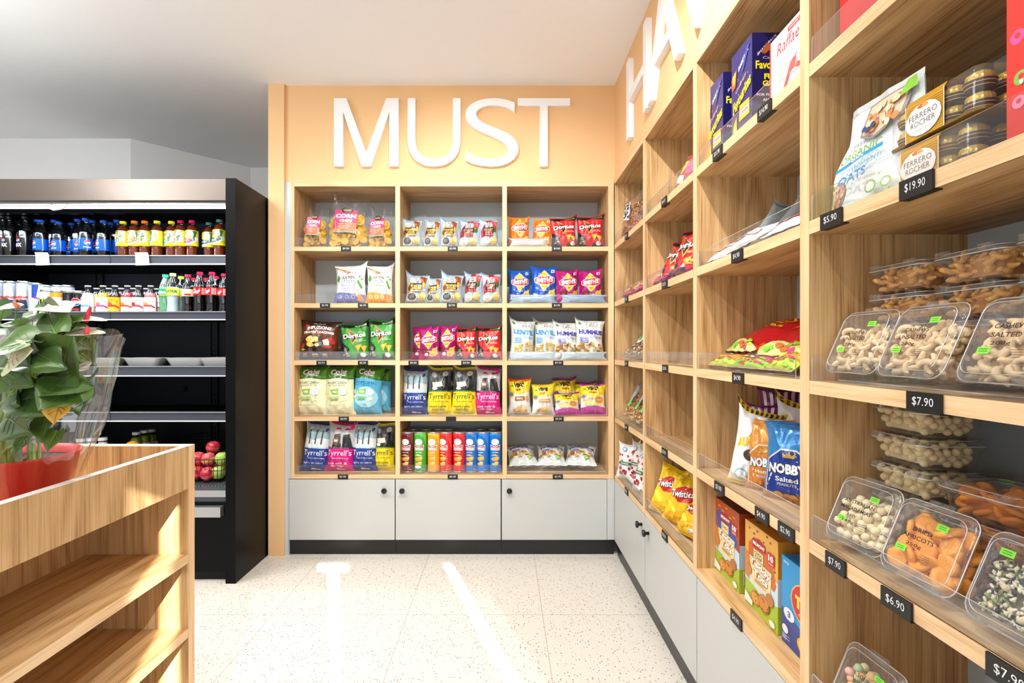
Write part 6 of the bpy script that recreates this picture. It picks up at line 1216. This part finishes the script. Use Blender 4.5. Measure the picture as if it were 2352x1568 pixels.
for k, px, Y, l in (('rb_z', 108, 2.98, 'tall dark can standing behind the V can'), ('rb_z', 133, 2.99, 'tall dark can standing behind the orange can'), ('rb_z', 156, 3.0, 'tall dark can standing behind the black can')): drink(k, px, 1, l, g3, 'can', Y, top=655)
g4 = 'small brewed soft drink bottles'
for k, px, l in (('lemon', 202, 'short bottle of cloudy white drink'), ('passion', 237, 'short bottle of yellow drink with white label'), ('ginger', 264, 'short brown bottle with amber label'), ('blood', 293, 'short bottle of bright red drink'), ('sarsa', 318, 'short bottle of almost black drink'), ('guava', 346, 'short bottle of pink drink beside the green lemonade')): drink('brew_'+k, px, 1, l, g4, 'bottle', 2.895, -6, 655)
for k, px, Y, l in (('passion', 222, 2.98, 'short bottle behind the white and yellow ones'), ('ginger', 250, 2.98, 'short brown bottle behind the amber-labelled one'), ('blood', 279, 2.98, 'short red bottle behind the amber and red ones'), ('guava', 306, 2.98, 'short pink bottle in the second row'), ('guava', 336, 2.99, 'short pink bottle behind the front pink one'), ('lemon', 361, 3.0, 'short pale bottle behind the green lemonade')): drink('brew_'+k, px, 1, l, g4, 'bottle', Y, 0)
g5 = 'soft drink bottles at the right of the second fridge shelf'
for k, px, Y, tp, l, rz in (('sprite', 380, 2.91, 630, 'green lemonade bottle with green cap', -20), ('sprite_w', 397, 2.885, 627, 'frosty clear lemonade bottle with pale yellow cap', 12), ('ginger', 432, 2.90, 630, 'dark cola bottle with beige label', 0), ('coke', 459, 2.89, 624, 'red-labelled cola bottle, leftmost of three in front', 8), ('coke', 487, 2.89, 624, 'red-labelled cola bottle, middle of three in front', -14), ('coke', 515, 2.90, 628, 'red-labelled cola bottle cut by the fridge side', -20),
                            ('lime', 416, 2.98, 634, 'bottle with yellow-green cap behind the beige-labelled one', 0), ('coke', 446, 3.0, 638, 'red-capped cola bottle in the second row, left', 0), ('coke', 474, 3.0, 638, 'red-capped cola bottle in the second row, middle', 0), ('coke', 497, 2.98, 634, 'red-capped cola bottle in the second row, right', 0)): drink(k, px, 1, l, g5, 'bottle', Y, rz, tp)
# trays on the third shelf
def P_tray():
    root = empty('food_tray'); m = MB(); a = rrect(.16, .07, .02, 3); b = rrect(.220, .10, .025, 3); n = len(a)
    m.add([(x, y, 0) for x, y in a]+[(x, y, .038) for x, y in b]+[(x*1.06, y*1.06, .040) for x, y in b], [tuple(range(n-1, -1, -1))]+[(j*n+i, j*n+(i+1) % n, (j+1)*n+(i+1) % n, (j+1)*n+i) for j in (0, 1) for i in range(n)], 'white_plastic', '#ffffff', True); m.build('tray', root)
    m = MB(); m.add([(x*1.05, y*1.05, .0405) for x, y in b]+[(0, 0, .043)], [(i, (i+1) % n, n) for i in range(n)], 'tub_clear', '#ffffff', True); m.build('cling_film', root)
    m = MB(); m.ball((-.03, 0, .022), (.04, .025, .012), 'fruit', '#d9a98a', 10, 5); m.build('food', root); return root
proto('tray', P_tray, (1, 1, 1))
for px, l in ((240, 'white food tray partly hidden by the plant wrap'), (336, 'white food tray alone in the middle of the fridge shelf'), (433, 'white food tray left of the overlapping pair'), (508, 'white food tray cut by the fridge side')):
    Y = 2.955; o = put('tray', (wx(px, Y), Y+.003*(px % 3), FZS[2]-.0095+(.0 if px != 508 else .002)), l, 'food tray', 'white food trays', rz=(px % 7)-3); o.scale = (1, 1, 1.5)
# wire baskets, fruit and small bottles on the deck
def basket(x0, x1, y0, y1, z0, z1, label):
    r = tag(empty('wire_basket', ((x0+x1)/2, (y0+y1)/2, z0)), label, 'basket', 'wire fruit baskets'); m = MB(); t = .0016
    def ring(z, e): return [(x0-e, y0-e, z), (x1+e, y0-e, z), (x1+e, y1+e, z), (x0-e, y1+e, z)]
    for z, e in ((z0, -.02), ((z0+z1)/2, -.01), (z1, 0)): m.tube(ring(z, e), .0024 if z == z1 else t, 'wire_black', n=5, closed=True)
    k = 9
    for i in range(k+1):
        f = i/k; xa = x0+.02+(x1-x0-.04)*f; xb = x0+(x1-x0)*f
        m.tube([(xb, y0, z1), (xa, y0+.02, z0), (xa, y1-.02, z0), (xb, y1, z1)], t, 'wire_black', n=4)
        ya = y0+.02+(y1-y0-.04)*f; yb = y0+(y1-y0)*f
        m.tube([(x0, yb, z1), (x0+.02, ya, z0), (x1-.02, ya, z0), (x1, yb, z1)], t, 'wire_black', n=4)
    o = m.build('wire_frame', r); o.matrix_parent_inverse = Matrix.Translation(-Vector(r.location))
DZ = .457
basket(-1.715, -1.50, 2.70, 2.93, DZ+.004, DZ+.125, 'black wire basket of apples at the right end of the fridge deck')
basket(-1.90, -1.66, 2.98, 3.20, DZ+.004, DZ+.19, 'black wire basket at the back behind the wooden counter')
def P_apple(c, c2):
    root = empty('apple'); m = MB(); prof = [(.002, .006), (.012, .001), (.024, .006), (.034, .024), (.037, .042), (.033, .058), (.020, .068), (.008, .066), (.001, .060)]; m.lathe(prof, 18, 'fruit', [c, c, c, c2, c, c, c2, c2]); m.build('apple_flesh', root)
    m = MB(); m.tube([(0, 0, .060), (.003, 0, .072), (.006, .001, .079)], .0012, 'nut', '#5a3a1c', 5); m.build('apple_stalk', root); return root
proto('apple_red', lambda: P_apple('#b81f33', '#d8505a'), (1, 1, 1)); proto('apple_green', lambda: P_apple('#9fbf4a', '#c3d67a'), (1, 1, 1)); proto('apple_mix', lambda: P_apple('#c8505a', '#e0b060'), (1, 1, 1))
ga_ = 'apples in the wire basket'
AP = [('red', -1.585, 2.75, .010, 'red apple at the lower left of the basket'), ('red', -1.510, 2.745, .008, 'red apple low in the middle of the basket'), ('green', -1.455, 2.745, .010, 'green apple low at the front right of the basket'), ('red', -1.585, 2.84, .008, 'red apple low at the back left of the basket'), ('mix', -1.50, 2.84, .008, 'streaky apple low at the back of the basket'), ('green', -1.44, 2.83, .01, 'green apple low at the back right of the basket'),
      ('red', -1.590, 2.78, .080, 'red apple in the upper layer at left'), ('mix', -1.525, 2.785, .076, 'streaky red apple in the upper layer, middle'), ('green', -1.455, 2.77, .080, 'green apple in the upper layer at front right'), ('green', -1.43, 2.85, .082, 'green apple in the upper layer partly behind the fridge side'), ('red', -1.555, 2.85, .125, 'red apple at the top left of the heap'), ('mix', -1.445, 2.87, .150, 'streaky apple on the very top of the heap')]
for i, (k, x, y, z, l) in enumerate(AP): put('apple_'+k, (x-.088, y, DZ+z), l, 'apple', ga_, rz=i*47, rx=12*math.sin(i*2), roll=14*math.cos(i*3))
JB = [(.030, 0), (.033, .006), (.034, .07), (.031, .10), (.022, .122), (.018, .130), (.018, .136)]
proto('juice', lambda: bottle('juice_bottle', JB, '#8fae2c', '#f0f0ee', (.021, .016), (.03, .075), [('rect', .2, .2, .8, .8, '#4a6a3a'), T('juice', .5, .5, .4, .4, '#ffffff')], .12, lab_bg='#f1f1ec'), (1, 1, 1))
proto('milk', lambda: bottle('milk_drink_bottle', JB, '#efefe9', '#f6f6f6', (.023, .018), (.03, .09), [], .125, 'bottle_clear', '#d8dfe6'), (1, 1, 1))
gj = 'small bottles on the fridge deck'
for k, px, Y, py, l in (('juice', 313, 3.06, 990, 'green juice bottle with white cap, left one above the counter'), ('juice', 331, 3.10, 986, 'green juice bottle with white cap, right one above the counter'), ('juice', 348, 3.20, 984, 'green juice bottle with white cap, dim one behind'), ('milk', 186, 2.95, 1006, 'white-capped bottle just right of the plant wrap'), ('milk', 210, 2.95, 1004, 'white-capped bottle, middle one of the three'), ('milk', 236, 2.95, 1003, 'white-capped bottle, rightmost of the three')):
    z = wz(py, Y)-.152; put(k, (wx(px, Y), Y, z), l, 'bottle', gj, rz=10)
m = MB(); m.box(-2.66, -1.965, 2.88, 3.31, DZ-.001, wz(1004, 2.95)-.156, 'fridge_black'); part(m, 'inner_step', fr)
m = MB(); m.box(-2.30, -1.965, 3.0, 3.31, wz(1004, 2.95)-.156, wz(990, 3.06)-.1525, 'fridge_black'); m.box(-2.20, -2.08, 2.885, 2.985, wz(1004, 2.95)-.156, wz(1012, 2.92)-.0722, 'fridge_black'); part(m, 'inner_step', fr)
m = MB(); m.ball((0, 0, .036), (.038, .038, .036), 'fruit', '#f0951c', 16, 10); o = m.build('orange_fruit'); o.location = (wx(304, 2.92), 2.92, wz(1012, 2.92)-.072); tag(o, 'orange citrus fruit peeking over the wooden counter', 'fruit')

# ------------------------------------------------------------------ wooden island counter
IX, IY1, IY0, IZ = -.799, 1.310, -.25, .930; IW = 1.0; t_ = .025
isl = tag(empty('display_counter', (IX-IW/2, .5, 0)), 'oak display counter with open shelves and raised tray rim in the left foreground', 'counter')
def ipart(name, *b, mat='oak_y', mats=None): m = MB(); m.box(*b, mat, mats=mats); return part(m, name, isl)
ipart('end_panel', IX-IW, IX, IY1-t_, IY1, 0, IZ, mat='oak_z', mats={'E': 'oak_edge_z', 'T': 'oak_edge_x'})
ipart('end_panel', IX-IW, IX, IY0, IY0+t_, 0, IZ, mat='oak_z', mats={'T': 'oak_edge_x'})
ipart('fascia', IX-.018, IX-.0005, IY0+t_, IY1-t_, .823, IZ, mat='oak_z', mats={'T': 'oak_edge_y', 'B': 'oak_edge_y'})
ipart('fascia', IX-IW+.0005, IX-IW+.018, IY0+t_, IY1-t_, .823, IZ, mat='oak_z', mats={'T': 'oak_edge_y'})
ipart('tray_floor', IX-IW+.018, IX-.018, IY0+t_, IY1-t_, .815, .833, mat='oak_y')
ipart('back_panel', IX-.275, IX-.257, IY0+t_, IY1-t_, 0, .815, mat='oak_z')
for z in (.656, .467, .278, .09): ipart('shelf', IX-.257, IX-.001, IY0+t_, IY1-t_, z-.022, z, mat='oak_y', mats={'E': 'oak_edge_y'})
clear('rim_strip', (1, 1, 1), .1, .1)
plain('rim_white', '#e9e3dc', .4)
m = MB(); e = .0012
for b in ((IX-.018, IX, IY0+t_, IY1-t_), (IX-IW, IX, IY1-.018, IY1-.0005), (IX-IW, IX-IW+.018, IY0+t_, IY1-t_)): m.box(b[0], b[1], b[2], b[3], IZ+.0001, IZ+e, 'rim_white')
part(m, 'edge_strip', isl)

# ------------------------------------------------------------------ potted anthurium in its wrap
PX, PY, PZ0 = -.985, 1.00, .834
TX, TY = PX, PY
plant = tag(empty('potted_anthurium', (PX, PY, PZ0)), 'anthurium with pale pink flowers in a red pot, wrapped in clear cellophane', 'potted plant')
def ppart(m, name, parent=plant):
    return m.build(name, parent)
m = MB(); m.lathe([(.088, 0), (.090, .002), (.103, .06), (.115, .128), (.119, .130), (.119, .136), (.114, .136), (.109, .118)], 56, 'red_pot', caps=False); m.lathe([(0, .001), (.088, .001)], 56, 'red_pot', caps=False); ppart(m, 'pot')
m = MB(); vs = [(0, 0, .118)]; rn = random.Random(3)
for j in range(1, 9):
    for i in range(36): a = 2*PI*i/36; r = .110*j/8; vs.append((r*math.cos(a), r*math.sin(a), .114+rn.uniform(-.006, .008)))
m.add(vs, [(0, 1+i, 1+(i+1) % 36) for i in range(36)]+[(1+j*36+i, 1+(j+1)*36+i, 1+(j+1)*36+(i+1) % 36, 1+j*36+(i+1) % 36) for j in range(7) for i in range(36)], 'soil', '#3d2a1d', True); ppart(m, 'soil')
def heart(mb, base, tip, nrm, w_, c, fold=.25, droop=.15, mat='leaf', vein=None, wave=.0):
    """heart-shaped blade from its base (where the stem joins) to its tip"""
    if mat == 'leaf' and vein == '#9cc25e': c = tuple(.55*x+.45*y for x, y in zip(darker(c, .42), lin('#55692f'))); vein = tuple(q*1.7+.01 for q in c)
    b, t = Vector(base), Vector(tip); ax = t-b; L = ax.length; ax.normalize(); nrm = Vector(nrm); side = ax.cross(nrm).normalized(); up = side.cross(ax).normalized()
    nu, nv = 10, 12; vs = []; fold *= .8; wave *= .5; cs = []; fs = []
    for j in range(nv+1):
        v = j/nv
        wv = (math.sin(PI*(v*.93+.07)**.62))**.9 if v < 1 else 0
        for i in range(nu+1):
            u = -1+2*i/nu
            x = u*w_/2*max(wv, .02); lobe = -.20*L*max(0, abs(u)-.15)*(1-v)**3
            z = fold*abs(x)-droop*L*v*v+wave*L*.12*math.sin(u*5+v*7)*abs(u)
            vs.append(b+ax*(L*v+lobe)+side*x+up*z)
    for j in range(nv):
        for i in range(nu):
            fs.append((j*(nu+1)+i, j*(nu+1)+i+1, (j+1)*(nu+1)+i+1, (j+1)*(nu+1)+i)); cs.append(vein if vein and i in (nu//2-1, nu//2) and False else c)
    mb.add(vs, fs, mat, cs, True)
    if vein:
        pts = [vs[j*(nu+1)+nu//2]+up*.0006 for j in range(nv+1)]; mb.tube(pts, [max(.0004, .0016*(1-j/nv)) for j in range(nv+1)], mat, vein, 4)
        for j in (0, 2, 4):
            for sg in (-1, 1): mb.tube([vs[(j+q)*(nu+1)+nu//2+sg*q]+up*.0006 for q in range(min(4, nv-j))], .00045, mat, vein, 3)
def at_px(px, py, Y): return Vector((wx(px, Y)-PX, Y-PY, wz(py, Y)-PZ0))
def stem(mb, a, b, c='#7fa843', r=.0028, bow=.03):
    a, b = Vector(a), Vector(b); pts = [a.lerp(b, k/8)+Vector((0, 0, 1))*0+Vector((b.x-a.x, b.y-a.y, 0))*(-.35*math.sin(PI*k/8)) for k in range(9)]; mb.tube(pts, [r*1.2-(r*.5)*k/8 for k in range(9)], 'leaf', c, 6)
LV = [  # base px,py,Y  tip px,py,Y  normal  width colour
 ((38, 742, .98), (128, 752, .93), (.1, -.5, 1), .085, '#4f8a2e'), ((95, 760, .92), (-30, 735, .95), (.1, -.6, 1), .08, '#5d9636'), ((70, 785, .86), (-25, 800, .84), (0, -.7, 1), .09, '#5b9434'), ((118, 742, .95), (72, 690, 1.02), (-.2, -1, .3), .075, '#3f7a2a'),
 ((128, 768, .90), (100, 712, .95), (.4, -1, .2), .07, '#6a9f45'), ((150, 762, .93), (186, 722, .92), (-.6, -1, .3), .05, '#5a8f3a'), ((150, 770, .93), (240, 752, .95), (0, -.4, 1), .055, '#3e7434'), ((140, 780, .97), (100, 765, .9), (.2, -1, .6), .06, '#2f6426'),
 ((150, 835, .90), (155, 775, .86), (0, -1, .1), .12, '#5f8f40'), ((60, 800, .92), (128, 832, .84), (0, -1, .6), .10, '#5d9440'), ((10, 810, .9), (55, 880, .84), (-.2, -1, .3), .11, '#4d8436'), ((90, 890, .9), (200, 875, .86), (0, -.8, .8), .075, '#6c9b52'),
 ((165, 890, .9), (90, 935, .84), (.3, -1, .3), .085, '#5e9a36'), ((200, 870, .95), (168, 895, .88), (0, -1, .5), .06, '#4f8a36'), ((20, 960, .9), (55, 990, .86), (0, -1, .2), .075, '#2f6428'), ((5, 850, .86), (-20, 910, .84), (.5, -1, .2), .07, '#6fa544'),
 ((55, 870, .95), (20, 925, .86), (-.3, -1, .1), .09, '#47802f'), ((110, 830, 1.05), (30, 815, 1.06), (0, -1, .5), .1, '#3f7530'), ((190, 820, 1.04), (135, 840, 1.02), (0, -1, .4), .09, '#3b702d'), ((75, 940, 1.0), (100, 1000, .92), (.2, -1, .1), .06, '#6aa03c'), ((110, 950, .93), (85, 1010, .88), (.1, -1, .1), .045, '#8bb84a'), ((200, 910, 1.0), (176, 950, .96), (0, -1, .1), .05, '#3b702d')]
LV += [((60, 770, 1.05), (140, 790, 1.08), (0, -.8, .8), .10, '#3f7530'), ((20, 775, 1.0), (-30, 840, .98), (-.2, -1, .3), .09, '#4b8233'), ((175, 800, 1.02), (215, 835, 1.0), (.2, -1, .4), .07, '#4f8a36'), ((165, 775, 1.0), (205, 800, .98), (0, -1, .5), .07, '#3d7330'),
       ((100, 870, 1.05), (150, 905, 1.06), (.1, -1, .3), .08, '#356a2a'), ((45, 900, .9), (95, 950, .87), (.2, -1, .2), .07, '#5b9440'), ((130, 990, .92), (105, 1035, .90), (.1, -1, 0), .035, '#8fbc4c'), ((60, 1000, .92), (30, 1040, .90), (-.1, -1, 0), .035, '#7aa83f'), ((0, 740, 1.02), (-40, 700, 1.04), (0, -1, .3), .09, '#4f8a2e')]
rn = random.Random(5)
for k, (b, t, nrm, w_, c) in enumerate(LV):
    m = MB(); B = at_px(*b); Tt = at_px(*t); heart(m, B, Tt, nrm, w_, c, fold=.28, droop=.12, vein='#9cc25e', wave=.6); o = ppart(m, 'leaf')
    s = MB(); r0 = Vector((rn.uniform(-.03, .05), rn.uniform(-.04, .03), .118)); stem(s, r0, B); s.build('leaf_stalk', o)
m = MB(); heart(m, at_px(140, 925, .88), at_px(118, 972, .86), (0, -1, .2), .05, '#d9a83a', vein='#c98f2c', wave=.8); o = ppart(m, 'leaf'); o['label'] = 'withered yellow leaf'
FL = [((90, 708, .96), (158, 706, .92), (.1, -.35, 1), .085, '#e9d2c4', None), ((38, 708, .97), (-30, 712, .95), (0, -.3, 1), .07, '#dcd6b4', '#d9805a'), ((178, 738, .93), (246, 732, .95), (0, -.25, 1), .06, '#ecdcd6', '#c8283c'), ((198, 768, .92), (242, 762, .93), (0, -.3, 1), .045, '#ece4c8', '#d94a58'), ((194, 768, .92), (160, 760, .93), (0, -.3, 1), .05, '#e9e2c4', None), ((20, 830, .85), (70, 800, .84), (0, -1, .6), .07, '#d5d6a8', None), ((168, 850, .93), (200, 842, .9), (0, -.6, 1), .05, '#e2cfc2', None), ((40, 790, .95), (0, 775, .94), (0, -1, .5), .06, '#dcb9a4', None)]
SP = [None, ((42, 706, .96), (30, 692, .95)), ((196, 740, .94), (208, 704, .94)), ((199, 766, .92), (200, 748, .915)), None, None, None, None]
for k, (b, t, nrm, w_, c, sc) in enumerate(FL):
    m = MB(); B = at_px(*b); heart(m, B, at_px(*t), nrm, w_, c, fold=.2, droop=.08, vein='#dfc4b4', wave=.3); o = ppart(m, 'flower_spathe')
    if sc:
        q = MB(); a0, a1 = at_px(*SP[k][0]), at_px(*SP[k][1]); q.tube([a0.lerp(a1, i/6) for i in range(7)], [.0042, .0046, .0045, .0042, .0037, .003, .0015], 'leaf', sc, 8); q.build('flower_spadix', o)
    s = MB(); stem(s, Vector((.02*math.sin(k), .02*math.cos(k*2), .118)), B, '#8bb050', .0024); s.build('flower_stalk', o)
m = MB(); q = at_px(36, 695, .95)
rn = random.Random(11)
# pleated cellophane cone
def cello(name, seed, a0, a1, zt, r_top, over):
    m = MB(); na, nz_ = 72, 20; vs = []
    for j in range(nz_+1):
        v = j/nz_
        for i in range(na+1):
            a = a0+(a1-a0)*i/na
            r = .113+(r_top-.113)*v**.85 + .010*noise.noise(Vector((a*2.2+seed, v*3, seed)))*(.3+v)+.0045*math.sin(a*17+seed+3*v)*(1-.4*v)
            r += .014*max(0, noise.noise(Vector((a*1.3, v*2.3+seed, 2.2))))
            z = .070+(zt-.070)*v+ (over*noise.noise(Vector((a*1.7+seed, 0, 5)))*v**3)
            vs.append((r*math.cos(a), r*math.sin(a)*.95, z))
    m.add(vs, [(j*(na+1)+i, j*(na+1)+i+1, (j+1)*(na+1)+i+1, (j+1)*(na+1)+i) for j in range(nz_) for i in range(na)], 'cellophane', '#ffffff', True); return ppart(m, name)
cello('cellophane_wrap', 1.5, R(-200), R(165), .378, .198, .03)
# red and white ribbon round the pot foot
m = MB()
for dz, c in ((.045, '#b30c1a'), (.052, '#f2f2f2'), (.059, '#b30c1a')): m.lathe([(.1015+(dz-.045)*.2, dz), (.1035+(dz-.045)*.2, dz+.006)], 40, 'gloss', c, caps=False)
ppart(m, 'ribbon')

# ------------------------------------------------------------------ downlights out of view, and a fitting for the added fill lamp
for i, (x, y, e) in enumerate(SPOTS):
    r = empty('ceiling_downlight', (x, y, CEIL)); m = MB(); m.lathe([(.058, -.001), (.060, -.006), (.046, -.008), (.042, .0)], 28, 'white_plastic', caps=False); m.build('trim_ring', r)
    m = MB(); m.lathe([(.042, -.002), (0, -.002)], 28, 'led_white', caps=False); m.build('lens', r)
    tag(r, 'round white ceiling downlight, ' + ['left of centre above the word MUST', 'right of centre above the aisle', 'closest to the back shelving', 'in front of the drinks fridge', 'farthest left by the fridge', 'above the camera'][i], 'downlight', 'ceiling downlights')
r = tag(empty('added_fill_fitting', (-2.5, 1.5, CEIL)), 'added white fill light with cord and shade before the fridge', 'pendant light')  # invented cord and shade around the added point lamp
m = MB(); m.tube([(0, 0, 0), (0, 0, -.29)], .003, 'white_plastic'); m.build('cord', r)
m = MB(); m.lathe([(.02, -.29), (.045, -.30), (.06, -.33)], 28, 'white_plastic', caps=False); m.build('shade', r)
